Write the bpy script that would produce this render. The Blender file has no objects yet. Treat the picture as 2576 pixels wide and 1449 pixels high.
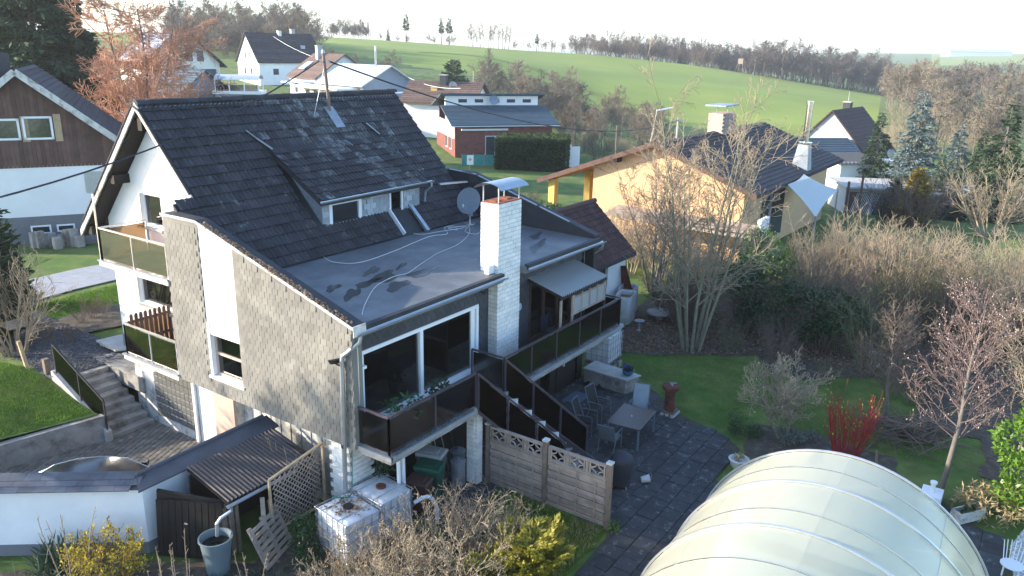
import bpy, math, random
import numpy as np
from mathutils import Vector, Matrix
random.seed(7); rng = np.random.default_rng(11)
scn = bpy.context.scene
R = math.radians
# ---------------------------------------------------------------- camera
HD = R(34.37); PITCH = R(16.88); ROLL = R(1.16); CAMZ = 11.3
hd = Vector((math.cos(HD), math.sin(HD), 0)); rt0 = Vector((math.sin(HD), -math.cos(HD), 0)); up = Vector((0, 0, 1))
fw = hd*math.cos(PITCH) - up*math.sin(PITCH); cu0 = hd*math.sin(PITCH) + up*math.cos(PITCH)
crt = rt0*math.cos(ROLL) + cu0*math.sin(ROLL); cup = cu0*math.cos(ROLL) - rt0*math.sin(ROLL)
cam = bpy.data.objects.new('camera', bpy.data.cameras.new('camera')); scn.collection.objects.link(cam)
cam.matrix_world = Matrix(((crt.x, cup.x, -fw.x, 0), (crt.y, cup.y, -fw.y, 0), (crt.z, cup.z, -fw.z, CAMZ), (0, 0, 0, 1)))
cam.data.sensor_width = 36; cam.data.lens = 36*1979/2576; cam.data.clip_end = 9000; cam.data.clip_start = .1
scn.camera = cam
# ---------------------------------------------------------------- sky and sun
SUN_EL = R(18); SUN_AZ = R(126)            # azimuth from +X, counter-clockwise
sdir = Vector((math.cos(SUN_AZ)*math.cos(SUN_EL), math.sin(SUN_AZ)*math.cos(SUN_EL), math.sin(SUN_EL)))
world = bpy.data.worlds.new('World'); scn.world = world; world.use_nodes = True
wn = world.node_tree; bg = wn.nodes['Background']
sky = wn.nodes.new('ShaderNodeTexSky'); sky.sky_type = 'NISHITA'; sky.sun_disc = False
sky.sun_elevation = SUN_EL; sky.sun_rotation = R(90) - SUN_AZ
sky.altitude = 200; sky.air_density = 1.0; sky.dust_density = 1.0; sky.ozone_density = 3.0
wn.links.new(sky.outputs[0], bg.inputs[0]); bg.inputs[1].default_value = 0.15
sl = bpy.data.lights.new('sun', 'SUN'); sl.energy = 3.1; sl.angle = R(.6); sl.color = (1, .88, .71)
so = bpy.data.objects.new('sun', sl); scn.collection.objects.link(so)
so.rotation_euler = sdir.to_track_quat('Z', 'Y').to_euler()
scn.view_settings.view_transform = 'Standard'; scn.view_settings.look = 'None'
scn.view_settings.gamma = 1; scn.view_settings.exposure = 1.95; scn.view_settings.use_curve_mapping = False
# ---------------------------------------------------------------- helpers
COL = scn.collection
W = {}
def P(x, y, d):
    """the place seen at photograph position (x, y) of 2576 x 1449 and d metres ahead"""
    r = fw*1979 + crt*(x-1288) - cup*(y-724.5)
    return Vector((0, 0, CAMZ)) + r*(d/r.dot(hd))
def PZ(x, y, z):
    r = fw*1979 + crt*(x-1288) - cup*(y-724.5)
    return Vector((0, 0, CAMZ)) + r*((z-CAMZ)/r.z)
def tag(o, label=None, cat=None, group=None, kind=None):
    if label: o['label'] = label
    if cat: o['category'] = cat
    if group: o['group'] = group
    if kind: o['kind'] = kind
    return o
def thing(name, label, cat, loc=(0, 0, 0), group=None, rot=0):
    o = bpy.data.objects.new(name, None); COL.objects.link(o); o.empty_display_size = .2
    o.location = loc; o.rotation_euler.z = rot; W[o] = Vector(loc) if not rot else Vector((0, 0, 0))
    return tag(o, label, cat, group)
def place(o, loc, rot=0, s=1):
    o.location = loc; o.rotation_euler = (0, 0, rot); o.scale = (s, s, s); return o
def link(name, me, parent=None, loc=(0, 0, 0), rot=(0, 0, 0), scale=(1, 1, 1)):
    o = bpy.data.objects.new(name, me); COL.objects.link(o)
    o.location = loc; o.rotation_euler = rot; o.scale = scale
    if parent: o.parent = parent; W[o] = W.get(parent, Vector((0, 0, 0)))
    return o
def copy_tree(o, parent=None):
    c = o.copy(); COL.objects.link(c)
    if parent: c.parent = parent
    for ch in list(o.children): copy_tree(ch, c)
    return c
def mesh(name, v, f, mat, smooth=False):
    me = bpy.data.meshes.new(name)
    v = np.asarray(v, dtype=np.float32)
    if isinstance(f, np.ndarray):
        n, k = f.shape
        me.vertices.add(len(v)); me.vertices.foreach_set('co', v.ravel())
        me.loops.add(n*k); me.loops.foreach_set('vertex_index', f.ravel().astype(np.int32))
        me.polygons.add(n); me.polygons.foreach_set('loop_start', (np.arange(n)*k).astype(np.int32))
        me.update(calc_edges=True)
    else:
        me.from_pydata([tuple(map(float, q)) for q in v], [], f)
    if mat: me.materials.append(mat)
    if smooth: me.polygons.foreach_set('use_smooth', [True]*len(me.polygons))
    return me
class MB:
    def __init__(s): s.v = []; s.f = []
    def quad(s, *p):
        n = len(s.v); s.v += [tuple(q) for q in p]; s.f.append(tuple(range(n, n+len(p)))); return s
    def hexa(s, p):
        n = len(s.v); s.v += [tuple(q) for q in p]
        for a in ((0, 3, 2, 1), (4, 5, 6, 7), (0, 1, 5, 4), (1, 2, 6, 5), (2, 3, 7, 6), (3, 0, 4, 7)): s.f.append(tuple(n+i for i in a))
        return s
    def box(s, x0, y0, z0, x1, y1, z1):
        return s.hexa([(x0, y0, z0), (x1, y0, z0), (x1, y1, z0), (x0, y1, z0), (x0, y0, z1), (x1, y0, z1), (x1, y1, z1), (x0, y1, z1)])
    def bar(s, a, b, w, h, upv=(0, 0, 1)):
        a, b = Vector(a), Vector(b); d = (b-a).normalized(); u = Vector(upv)
        if abs(d.dot(u)) > .98: u = Vector((1, 0, 0))
        x = d.cross(u).normalized(); y = x.cross(d).normalized(); x *= w/2; y *= h/2
        return s.hexa([a-x-y, a+x-y, b+x-y, b-x-y, a-x+y, a+x+y, b+x+y, b-x+y])
    def tube(s, pts, r, n=6, caps=True):
        pts = [Vector(p) for p in pts]; m = len(pts)
        rr = r if isinstance(r, (list, tuple)) else [r]*m
        base = len(s.v); u = None
        for i, p in enumerate(pts):
            t = (pts[min(i+1, m-1)]-pts[max(i-1, 0)]).normalized()
            if u is None: u = t.orthogonal().normalized()
            else: u = (u-t*u.dot(t)).normalized()
            w = t.cross(u)
            for k in range(n):
                a = 2*math.pi*k/n; s.v.append(tuple(p+(u*math.cos(a)+w*math.sin(a))*rr[i]))
        for i in range(m-1):
            for k in range(n):
                a = base+i*n+k; b = base+i*n+(k+1) % n; s.f.append((a, b, b+n, a+n))
        if caps: s.f.append(tuple(base+k for k in range(n))[::-1]); s.f.append(tuple(base+(m-1)*n+k for k in range(n)))
        return s
    def lathe(s, prof, c=(0, 0, 0), n=16, cap=True):
        base = len(s.v); c = Vector(c)
        for r, z in prof:
            for k in range(n):
                a = 2*math.pi*k/n; s.v.append((c.x+r*math.cos(a), c.y+r*math.sin(a), c.z+z))
        m = len(prof)
        for i in range(m-1):
            for k in range(n):
                a = base+i*n+k; b = base+i*n+(k+1) % n; s.f.append((a, b, b+n, a+n))
        if cap: s.f.append(tuple(base+k for k in range(n))[::-1]); s.f.append(tuple(base+(m-1)*n+k for k in range(n)))
        return s
    def prism(s, poly, off):
        """closed polygon of 3D points pushed along off"""
        n = len(s.v); k = len(poly); off = Vector(off)
        s.v += [tuple(p) for p in poly] + [tuple(Vector(p)+off) for p in poly]
        s.f.append(tuple(range(n, n+k))[::-1]); s.f.append(tuple(range(n+k, n+2*k)))
        for i in range(k): s.f.append((n+i, n+(i+1) % k, n+k+(i+1) % k, n+k+i))
        return s
    def wall(s, o, ud, w, h, t, holes=(), top=None):
        """wall slab from o along ud (unit xy), thickness t to the left of ud; holes (u0,z0,u1,z1)"""
        us = sorted({0, w, *[a for q in holes for a in (q[0], q[2]) if 0 < a < w]})
        o = Vector(o); ud = Vector((ud[0], ud[1], 0)); nd = Vector((-ud.y, ud.x, 0))*t
        for a, b in zip(us[:-1], us[1:]):
            zs = [(0, h)]
            for q in holes:
                if q[0] < (a+b)/2 < q[2]:
                    new = []
                    for z0, z1 in zs:
                        if q[3] <= z0 or q[1] >= z1: new.append((z0, z1)); continue
                        if q[1] > z0: new.append((z0, q[1]))
                        if q[3] < z1: new.append((q[3], z1))
                    zs = new
            for z0, z1 in zs:
                pa, pb = o+ud*a, o+ud*b
                lo, hi = Vector((0, 0, z0)), Vector((0, 0, z1))
                s.hexa([pa+lo, pb+lo, pb+nd+lo, pa+nd+lo, pa+hi, pb+hi, pb+nd+hi, pa+nd+hi])
        return s
    def build(s, name, mat, parent=None, smooth=False, **kw):
        v = np.array(s.v, dtype=float)
        if parent is not None: v = v-np.array(W.get(parent, Vector((0, 0, 0))))
        o = link(name, mesh(name, v, s.f, mat, smooth), parent)
        if parent is None and kw.get('base', True) and kw.get('label'):
            c = Vector((v[:, 0].mean(), v[:, 1].mean(), v[:, 2].min()))
            o.data.transform(Matrix.Translation(-c)); o.location = c
        kw.pop('base', None)
        if smooth and hasattr(o.data, 'set_sharp_from_angle'): o.data.set_sharp_from_angle(angle=R(40))
        return tag(o, **kw)
def bevel(o, w=.01, seg=1):
    m = o.modifiers.new('bevel', 'BEVEL'); m.width = w; m.segments = seg; m.limit_method = 'ANGLE'; m.angle_limit = R(50); return o
# ---------------------------------------------------------------- materials
def M(name, col, rough=.8, var=.2, scale=2.0, bump=0, bscale=30, metallic=0, rnd=0, island=0, col2=None, c2scale=1.2, c2lo=.5, c2hi=.62, spec=.4, trans=0, detail=5):
    m = bpy.data.materials.new(name); m.use_nodes = True; nt = m.node_tree; N = nt.nodes; L = nt.links
    b = N['Principled BSDF']; b.inputs['Roughness'].default_value = rough; b.inputs['Metallic'].default_value = metallic
    b.inputs['Specular IOR Level'].default_value = spec
    g = N.new('ShaderNodeNewGeometry')
    n1 = N.new('ShaderNodeTexNoise'); n1.inputs['Scale'].default_value = scale; n1.inputs['Detail'].default_value = detail; n1.inputs['Roughness'].default_value = .62
    L.new(g.outputs['Position'], n1.inputs['Vector'])
    rp = N.new('ShaderNodeMapRange'); rp.inputs[1].default_value = .28; rp.inputs[2].default_value = .72
    rp.inputs[3].default_value = 1-var; rp.inputs[4].default_value = 1+var
    L.new(n1.outputs['Fac'], rp.inputs[0]); val = rp.outputs[0]
    def mul(a, src, amt):
        mr = N.new('ShaderNodeMapRange'); mr.inputs[3].default_value = 1-amt; mr.inputs[4].default_value = 1+amt; L.new(src, mr.inputs[0])
        mm = N.new('ShaderNodeMath'); mm.operation = 'MULTIPLY'; L.new(a, mm.inputs[0]); L.new(mr.outputs[0], mm.inputs[1]); return mm.outputs[0]
    if rnd: oi = N.new('ShaderNodeObjectInfo'); val = mul(val, oi.outputs['Random'], rnd)
    if island: val = mul(val, g.outputs['Random Per Island'], island)
    src = None
    if col2:
        n2 = N.new('ShaderNodeTexNoise'); n2.inputs['Scale'].default_value = c2scale; n2.inputs['Detail'].default_value = 6; n2.inputs['Roughness'].default_value = .7
        L.new(g.outputs['Position'], n2.inputs['Vector'])
        r2 = N.new('ShaderNodeMapRange'); r2.inputs[1].default_value = c2lo; r2.inputs[2].default_value = c2hi; L.new(n2.outputs['Fac'], r2.inputs[0])
        mx = N.new('ShaderNodeMix'); mx.data_type = 'RGBA'; mx.inputs[6].default_value = (*col, 1); mx.inputs[7].default_value = (*col2, 1)
        L.new(r2.outputs[0], mx.inputs[0]); src = mx.outputs[2]
    vm = N.new('ShaderNodeMix'); vm.data_type = 'RGBA'; vm.blend_type = 'MULTIPLY'; vm.inputs[0].default_value = 1
    if src: L.new(src, vm.inputs[6])
    else: vm.inputs[6].default_value = (*col, 1)
    cc = N.new('ShaderNodeCombineColor')
    for i in range(3): L.new(val, cc.inputs[i])
    L.new(cc.outputs[0], vm.inputs[7]); L.new(vm.outputs[2], b.inputs['Base Color'])
    if bump:
        n3 = N.new('ShaderNodeTexNoise'); n3.inputs['Scale'].default_value = bscale; n3.inputs['Detail'].default_value = 4; L.new(g.outputs['Position'], n3.inputs['Vector'])
        bp = N.new('ShaderNodeBump'); bp.inputs['Strength'].default_value = bump; bp.inputs['Distance'].default_value = .02
        L.new(n3.outputs['Fac'], bp.inputs['Height']); L.new(bp.outputs[0], b.inputs['Normal'])
    if trans:
        t = N.new('ShaderNodeBsdfTranslucent'); L.new(vm.outputs[2], t.inputs[0]); mxs = N.new('ShaderNodeMixShader'); mxs.inputs[0].default_value = trans
        L.new(b.outputs[0], mxs.inputs[1]); L.new(t.outputs[0], mxs.inputs[2]); L.new(mxs.outputs[0], N['Material Output'].inputs[0])
    return m
def glass(name, tint=(.9, .93, .95), refl=1.0, rough=.02, milk=0, milkcol=(.8, .8, .75)):
    m = bpy.data.materials.new(name); m.use_nodes = True; nt = m.node_tree; N = nt.nodes; L = nt.links
    N.remove(N['Principled BSDF'])
    t = N.new('ShaderNodeBsdfTransparent'); t.inputs[0].default_value = (*tint, 1)
    g = N.new('ShaderNodeBsdfGlossy'); g.inputs['Roughness'].default_value = rough
    f = N.new('ShaderNodeFresnel'); f.inputs[0].default_value = 1.5
    k = N.new('ShaderNodeMath'); k.operation = 'MULTIPLY'; k.inputs[1].default_value = refl*1.6; k.use_clamp = True; L.new(f.outputs[0], k.inputs[0])
    base = t.outputs[0]
    if milk:
        d = N.new('ShaderNodeBsdfDiffuse'); d.inputs[0].default_value = (*milkcol, 1); tl = N.new('ShaderNodeBsdfTranslucent'); tl.inputs[0].default_value = (*milkcol, 1)
        a = N.new('ShaderNodeMixShader'); a.inputs[0].default_value = .5; L.new(d.outputs[0], a.inputs[1]); L.new(tl.outputs[0], a.inputs[2])
        c = N.new('ShaderNodeMixShader'); c.inputs[0].default_value = milk; L.new(t.outputs[0], c.inputs[1]); L.new(a.outputs[0], c.inputs[2]); base = c.outputs[0]
    x = N.new('ShaderNodeMixShader'); L.new(k.outputs[0], x.inputs[0]); L.new(base, x.inputs[1]); L.new(g.outputs[0], x.inputs[2])
    L.new(x.outputs[0], N['Material Output'].inputs[0]); return m
m_tile = M('roof_tile_brown_black', (.033, .030, .034), .8, .3, 1.2, .4, 60, rnd=.3, island=.3, col2=(.15, .155, .14), c2scale=3.2, c2lo=.60, c2hi=.72)
m_tile_lichen = M('roof_tile_lichen', (.06, .058, .06), .85, .3, 2, .4, 60, rnd=.3, island=.3, col2=(.19, .20, .19), c2scale=6, c2lo=.50, c2hi=.66)
m_tile_red = M('roof_tile_dark_red', (.075, .038, .034), .85, .3, 2, .3, 40, rnd=.25, island=.25)
m_tile_far = M('roof_tile_far', (.045, .038, .042), .85, .25, 1.5, .3, 20, island=.25)
m_tile_brown = M('roof_tile_faded_brown', (.115, .075, .06), .85, .25, 1.5, .3, 20, island=.2)
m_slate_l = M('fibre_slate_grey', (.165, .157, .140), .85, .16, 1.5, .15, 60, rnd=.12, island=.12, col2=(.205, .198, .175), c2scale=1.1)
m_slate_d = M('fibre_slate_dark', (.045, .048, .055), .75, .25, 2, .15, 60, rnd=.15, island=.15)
m_cope = M('coping_slate', (.065, .075, .095), .7, .25, 2, .2, 40, rnd=.2, island=.2)
m_white = M('white_render', (.80, .80, .79), .9, .05, .8, .12, 80)
m_whitedirty = M('dirty_white_concrete', (.55, .54, .50), .9, .2, 2, .3, 30, col2=(.20, .19, .17), c2scale=2.2, c2lo=.5, c2hi=.66)
m_brickw = M('white_sand_lime_brick', (.74, .73, .69), .85, .10, 5, .25, 60, rnd=.08, island=.08, col2=(.60, .59, .55), c2scale=2.5)
m_mortar = M('mortar_grey', (.26, .25, .24), .95, .15, 8, .3, 60)
m_redbrick = M('red_brick', (.20, .075, .06), .9, .3, 3, .3, 30, island=.2)
m_felt = M('roofing_felt', (.105, .112, .12), .55, .22, 1.3, .15, 25, col2=(.155, .16, .165), c2scale=.5, c2lo=.42, c2hi=.6)
m_feltwet = M('wet_felt', (.05, .053, .058), .16, .2, 2)
m_feltb = M('black_felt', (.024, .025, .028), .6, .3, 3, .2, 40)
m_zinc = M('zinc', (.42, .45, .48), .4, .12, 4, metallic=.7)
m_zincd = M('weathered_zinc', (.30, .33, .36), .5, .2, 4, metallic=.5)
m_alu = M('aluminium', (.6, .6, .6), .35, .1, 4, metallic=.8)
m_chrome = M('stainless_flue', (.6, .6, .6), .18, .1, 4, metallic=1)
m_wframe = M('white_plastic', (.78, .79, .80), .35, .03, 3)
m_bframe = M('brown_plastic', (.07, .04, .03), .4, .1, 3)
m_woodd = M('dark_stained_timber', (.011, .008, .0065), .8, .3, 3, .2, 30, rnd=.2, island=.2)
m_woodb = M('brown_timber_cladding', (.105, .058, .045), .75, .3, 2, .2, 20, rnd=.22, island=.22)
m_woodg = M('weathered_fence_wood', (.30, .24, .195), .85, .25, 4, .3, 30, rnd=.15, island=.15)
m_woodpost = M('old_grey_post', (.17, .13, .10), .9, .3, 5, .4, 30)
m_woodlight = M('bare_pine', (.42, .31, .19), .8, .2, 4)
m_conc = M('concrete', (.30, .28, .255), .9, .25, 2, .4, 25, col2=(.14, .13, .115), c2scale=1.6, c2lo=.48, c2hi=.65)
m_concl = M('light_concrete', (.42, .40, .37), .9, .2, 2, .3, 25)
m_paver = M('patio_slab', (.042, .043, .046), .85, .3, 2.2, .4, 20, rnd=.2, island=.2, col2=(.15, .155, .145), c2scale=4.5, c2lo=.56, c2hi=.68)
m_cobble = M('yard_cobble', (.15, .135, .115), .9, .25, 3, .4, 30, rnd=.25, island=.25)
m_joint = M('joint_sand', (.06, .055, .04), .95, .3, 5, .3, 20)
m_asph = M('asphalt', (.30, .31, .33), .9, .15, 4, .2, 60)
m_soil = M('bare_soil', (.07, .055, .04), .95, .35, 3, .5, 15, col2=(.12, .10, .07), c2scale=4)
m_grass = M('lawn', (.066, .125, .018), .95, .38, .9, .8, 45, col2=(.15, .165, .04), c2scale=.55, c2lo=.42, c2hi=.66)
m_field = M('field_green', (.165, .225, .022), .95, .12, .03, .3, 2, col2=(.225, .26, .038), c2scale=.02, c2lo=.4, c2hi=.7)
m_pebble = M('white_pebbles', (.66, .66, .64), .8, .15, 20, rnd=.1, island=.2)
m_chips = M('slate_chips', (.05, .052, .06), .8, .3, 8, .5, 30, island=.4, col2=(.12, .12, .13), c2scale=12)
m_glass = glass('window_glass', (.80, .86, .86), 1.0)
m_glassr = glass('large_window_glass', (.86, .93, .92), 1.6)
m_glassd = glass('dark_window_glass', (.35, .38, .40), 1.2)
m_smoke = glass('smoked_acrylic', (.15, .10, .08), .12, .12)
m_smokel = glass('brown_acrylic', (.46, .36, .27), .3, .08)
m_poly = glass('polycarbonate_clear', (.8, .84, .85), .8, .2, .62, (.82, .86, .88))
m_dome = glass('polycarbonate_opal', (.92, .91, .80), .5, .14, .66, (.93, .91, .74))
m_gblock = glass('glass_block', (.5, .5, .45), 1.0, .12, .6, (.45, .44, .40))
m_hdpe = M('white_tank_plastic', (.62, .64, .66), .45, .12, 3, trans=.15, col2=(.5, .49, .45), c2scale=2, c2lo=.5, c2hi=.7)
m_galv = M('galvanised_cage', (.36, .37, .38), .45, .15, 5, metallic=.6)
m_railp = M('brown_purple_rail_paint', (.060, .045, .058), .45, .15, 4)
m_green = M('green_bin_plastic', (.012, .085, .05), .5, .1, 3)
m_greyp = M('grey_bin_plastic', (.14, .145, .15), .5, .1, 3)
m_greyl = M('light_grey_lid', (.36, .35, .33), .5, .1, 3)
m_brownp = M('brown_bin_plastic', (.085, .04, .03), .5, .1, 3)
m_black = M('black_plastic', (.012, .012, .013), .5, .1, 3)
m_greyfab = M('grey_mesh_fabric', (.16, .175, .185), .7, .1, 8)
m_terra = M('terracotta', (.26, .085, .05), .8, .15, 5)
m_rust = M('rusty_iron', (.13, .042, .025), .8, .3, 6, .3, 30, col2=(.05, .02, .015), c2scale=5)
m_blueglaze = M('blue_glaze', (.03, .14, .25), .2, .2, 8)
m_bark = M('grey_bark', (.15, .13, .11), .95, .25, 4, .3, 30)
m_barkg = M('mossy_bark', (.20, .19, .13), .95, .25, 4, .3, 30)
m_twig = M('twig_brown', (.155, .115, .09), .9, .2, 1, rnd=.12)
m_twigl = M('twig_tan', (.30, .24, .165), .9, .2, 1, rnd=.12)
m_twigp = M('twig_purplish', (.15, .105, .095), .9, .2, 1, rnd=.15)
m_twigo = M('twig_copper', (.46, .25, .16), .9, .2, 1)
m_twigr = M('twig_red', (.30, .018, .020), .6, .2, 2)
m_twigg = M('twig_olive', (.13, .125, .065), .9, .2, 1)
m_fardark = M('far_twig', (.13, .105, .09), .95, .2, .2, rnd=.2)
m_farlight = M('far_twig_pale', (.20, .165, .12), .95, .2, .2, rnd=.2)
m_needle = M('conifer_green', (.028, .058, .022), .8, .3, .8, island=.35, trans=.1)
m_needleb = M('blue_spruce', (.115, .16, .155), .8, .25, .8, island=.3, trans=.1)
m_needley = M('golden_conifer', (.22, .17, .025), .8, .25, 1.2, island=.3, trans=.15)
m_hedge = M('clipped_hedge', (.035, .062, .016), .85, .3, 1, island=.4, trans=.15)
m_laurel = M('laurel_leaf', (.13, .24, .028), .35, .2, 2, island=.3, trans=.35)
m_rhodo = M('rhododendron_leaf', (.055, .095, .03), .45, .2, 2, island=.3, trans=.2)
m_leafy = M('yellow_green_leaf', (.33, .30, .04), .6, .2, 2, island=.3, trans=.3)
m_forsy = M('yellow_blossom', (.42, .33, .03), .7, .2, 2, island=.35, trans=.3)
m_bud = M('pale_bud', (.30, .26, .17), .8, .2, 4, island=.3)
m_ivy = M('ivy_leaf', (.020, .055, .015), .45, .3, 2, island=.4, trans=.15)
m_blade = M('grass_blade', (.11, .21, .018), .8, .25, 1.2, island=.4, trans=.3)
m_straw = M('dry_grass', (.34, .27, .14), .9, .2, 2, island=.3, trans=.2)
m_iris = M('iris_leaf', (.045, .085, .05), .6, .2, 2, island=.3, trans=.2)
m_litter = M('dead_leaf', (.20, .125, .075), .9, .3, 3, island=.5)
m_orange = M('orange_render', (.62, .40, .22), .9, .06, .8, .1, 60)
m_orangesoff = M('orange_timber', (.45, .20, .07), .8, .15, 2)
m_cream = M('cream_render', (.72, .69, .60), .9, .05, .8)
m_greyr = M('grey_render', (.40, .42, .43), .9, .06, .8)
m_bluer = M('blue_grey_render', (.19, .24, .30), .9, .06, .8)
m_metalroof = M('pale_metal_roof', (.42, .46, .50), .35, .06, 1)
m_blueroof = M('blue_grey_roof', (.045, .075, .10), .6, .15, 1, island=.1)
m_yellow = M('yellow_render', (.62, .42, .12), .9, .06, 1)
m_solar = M('solar_glass', (.35, .37, .42), .15, .1, 1)
m_sail = M('sail_cloth', (.62, .66, .68), .8, .03, 2, trans=.3)
m_teal = M('teal_sheet', (.06, .32, .30), .6, .2, 3, trans=.2)
m_floor = M('oak_floor', (.42, .33, .22), .28, .25, 3, island=.2)
m_room = M('room_wall', (.8, .78, .74), .9, .05, 1)
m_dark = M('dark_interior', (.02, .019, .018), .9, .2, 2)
m_curtain = M('net_curtain', (.62, .62, .58), .9, .1, 12, trans=.4)
m_plinth = M('grey_plinth', (.16, .165, .18), .9, .1, 2)
m_carpaint = M('dark_car_paint', (.02, .022, .026), .2, .05, 2, spec=.6)
m_pinkr = M('pink_beige_render', (.48, .36, .29), .9, .1, 2)
m_cable = M('white_cable', (.6, .6, .6), .6, .02)
m_cabled = M('black_cable', (.02, .02, .025), .6, .02)
m_satgrey = M('grey_dish', (.12, .15, .18), .5, .1, 3)
m_brownpatch = M('faded_mast', (.20, .14, .11), .7, .3, 5)
# ---------------------------------------------------------------- terrain
US = [-1.6, -.8, -.45, -.25, -.05, .1, .22, .45, .8, 1.6]
TAB = {70: [2, 2, 1.5, 1.2, .6, .2, 0, -1, -1, -1], 100: [4, 3.5, 3, 2.2, 1.2, -.5, -1.5, -2.5, -2, -2], 140: [6, 6, 5, 4.2, 2.5, -1, -2.5, -3.5, -3, -3],
       180: [9, 9, 8.5, 8, 5.4, -1, -2.4, -2, -2, -2], 250: [13, 12.5, 12.2, 12.2, 9.6, 5, 2.4, -2.2, -1, 0], 320: [15, 14.5, 14.5, 14.6, 12, 10, 6.4, -2.9, 0, 2],
       360: [14, 13, 13, 13.2, 10.5, 8.5, 5, -3.2, 0, 2], 500: [9, 8, 8, 8, 6, 4, 2, -5, 0, 2], 900: [2, 0, 0, 0, 0, 0, 0, 4, 13, 18], 1400: [5, 0, 0, 0, 0, 0, 4, 16, 27, 30], 4000: [10, 0, 0, 0, 0, 10, 20, 30, 40, 40]}
TD = sorted(TAB)
def sm(t): t = max(0, min(1, t)); return t*t*(3-2*t)
def hgt(x, y):
    d = x*hd.x+y*hd.y; l = x*rt0.x+y*rt0.y
    near = 1.3*sm((y-22.8)/3.5)*(1-sm((x-23)/10))
    if d < 45: return near
    u = max(-1.6, min(1.6, l/d))
    dd = max(TD[0], min(TD[-1], d))
    for i in range(len(TD)-1):
        if TD[i] <= dd <= TD[i+1]: break
    t = (dd-TD[i])/(TD[i+1]-TD[i]); t = sm(t)*.5+t*.5
    far = (1-t)*np.interp(u, US, TAB[TD[i]])+t*np.interp(u, US, TAB[TD[i+1]])
    k = sm((d-45)/25)
    return near*(1-k)+far*k
def gp(l, d):
    """ground point l metres right and d metres ahead of the camera"""
    v = hd*d+rt0*l; return Vector((v.x, v.y, hgt(v.x, v.y)))
def gx(x, d):
    """ground point under photograph column x, d metres ahead"""
    return gp((x-1288)/2068*d, d)
rows = [-30, -15, 0, 6, 10, 14, 18, 22, 26] + [28+2*i for i in range(22)] + [74+5*i for i in range(60)] + [380, 400, 430, 470, 520, 600, 700, 820, 900, 1000, 1150, 1300, 1400, 1700, 2200, 3000, 4500, 8000]
cols = np.concatenate([np.linspace(-1.6, -.8, 18)[:-1], np.linspace(-.8, .8, 120), np.linspace(.8, 1.6, 18)[1:]])
gv = []; nc = len(cols)
for d in rows:
    for u in cols:
        l = u*max(abs(d), 34); q = gp(l, d)
        gv.append((q.x, q.y, q.z-.02+(.25*math.sin(l*.05+d*.013)*sm((d-80)/100) if d < 400 else 0)))
ff, gf = [], []
for i in range(len(rows)-1):
    for j in range(nc-1):
        d = (rows[i]+rows[i+1])/2; u = (cols[j]+cols[j+1])/2
        lo = np.interp(u, [-.4, -.25, -.12, 0, .12, .2, .3, .5], [235, 225, 190, 172, 166, 158, 150, 150])
        hi = np.interp(u, [-.4, -.2, .1, .3, .45, .5], [330, 345, 345, 338, 330, 325])
        fld = (lo < d < hi and u < .455) or (u > .5 and d > 850)
        (ff if fld else gf).append((i*nc+j, i*nc+j+1, (i+1)*nc+j+1, (i+1)*nc+j))
def sub(name, faces, mat):
    idx = sorted({i for f in faces for i in f}); mp = {a: k for k, a in enumerate(idx)}
    o = link(name, mesh(name, [gv[i] for i in idx], [tuple(mp[i] for i in f) for f in faces], mat, True)); o['kind'] = 'structure'; return o
ground = sub('ground', gf, m_grass); field = sub('field', ff, m_field)
tr = MB()
for off in (0, 2.2):
    for a, b in zip(range(0, 40), range(1, 41)):
        def tp(k):
            t = k/40; x = 1040+t*640; d = 232+14*math.sin(t*5)-34*t+off; q = gx(x, d); return q+Vector((0, 0, .3)), q+hd*1.1+Vector((0, 0, .3))
        p, q = tp(a), tp(b); tr.quad(p[0], q[0], q[1], p[1])
tr.build('wheel_track', M('wheel_track_soil', (.06, .085, .03), .95, .2, .2), field)
def sheet(name, pts, mat, z=None, kind='structure', th=0, parent=None):
    if name in ('garden_bed', 'grass_patch'):
        o_ = []
        for i in range(len(pts)):
            a, b = Vector(pts[i][:2]), Vector(pts[(i+1) % len(pts)][:2]); n = max(1, int((b-a).length/.35)); w = Vector((b.y-a.y, a.x-b.x)).normalized(); ph = random.uniform(0, 6)
            for k in range(n): o_.append(a.lerp(b, k/n)+w*(.10*math.sin(k*.9+ph)+random.uniform(-.06, .06)))
        pts = [(q.x, q.y) for q in o_]
    m = MB(); p = [Vector((q[0], q[1], (q[2] if len(q) > 2 else 0) if z is None else z)) for q in pts]
    if th: m.prism([q-Vector((0, 0, th)) for q in p], (0, 0, th))
    else: m.quad(*p)
    o = m.build(name, mat, parent)
    if kind and not parent: o['kind'] = kind
    return o
ZT = 1.36
# upper terrace with lawn, slate chip yard, verge and street on the left
lv_, lf_ = [], []
LX = np.linspace(2.5, 10.46, 24)
for i, x in enumerate(LX):
    yf = np.interp(x, [2.5, 7.83, 10.46], [23.75, 22.4, 21.75])
    for j in range(15):
        t = j/14; y = yf+t*(29-yf); z = .78+.05*(x > 7.9)+(ZT-.78)*sm((y-yf)/4.2)**.9+.03*math.sin(x*2.1+y*1.7)*min(1, j/2); lv_.append((x, y, z if j < 14 else ZT-.1))
for i in range(23):
    for j in range(14): a = i*15+j; lf_.append((a, a+15, a+16, a+1))
ter = link('lawn', mesh('lawn', lv_, lf_, m_grass, True)); ter['kind'] = 'structure'
def lawnz(x, y):
    yf = np.interp(x, [2.5, 7.83, 10.46], [23.75, 22.4, 21.75]); return .78+.05*(x > 7.9)+(ZT-.78)*sm((y-yf)/4.2)**.9+.03*math.sin(x*2.1+y*1.7)*min(1, max(0, (y-yf)/1.0))
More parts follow.
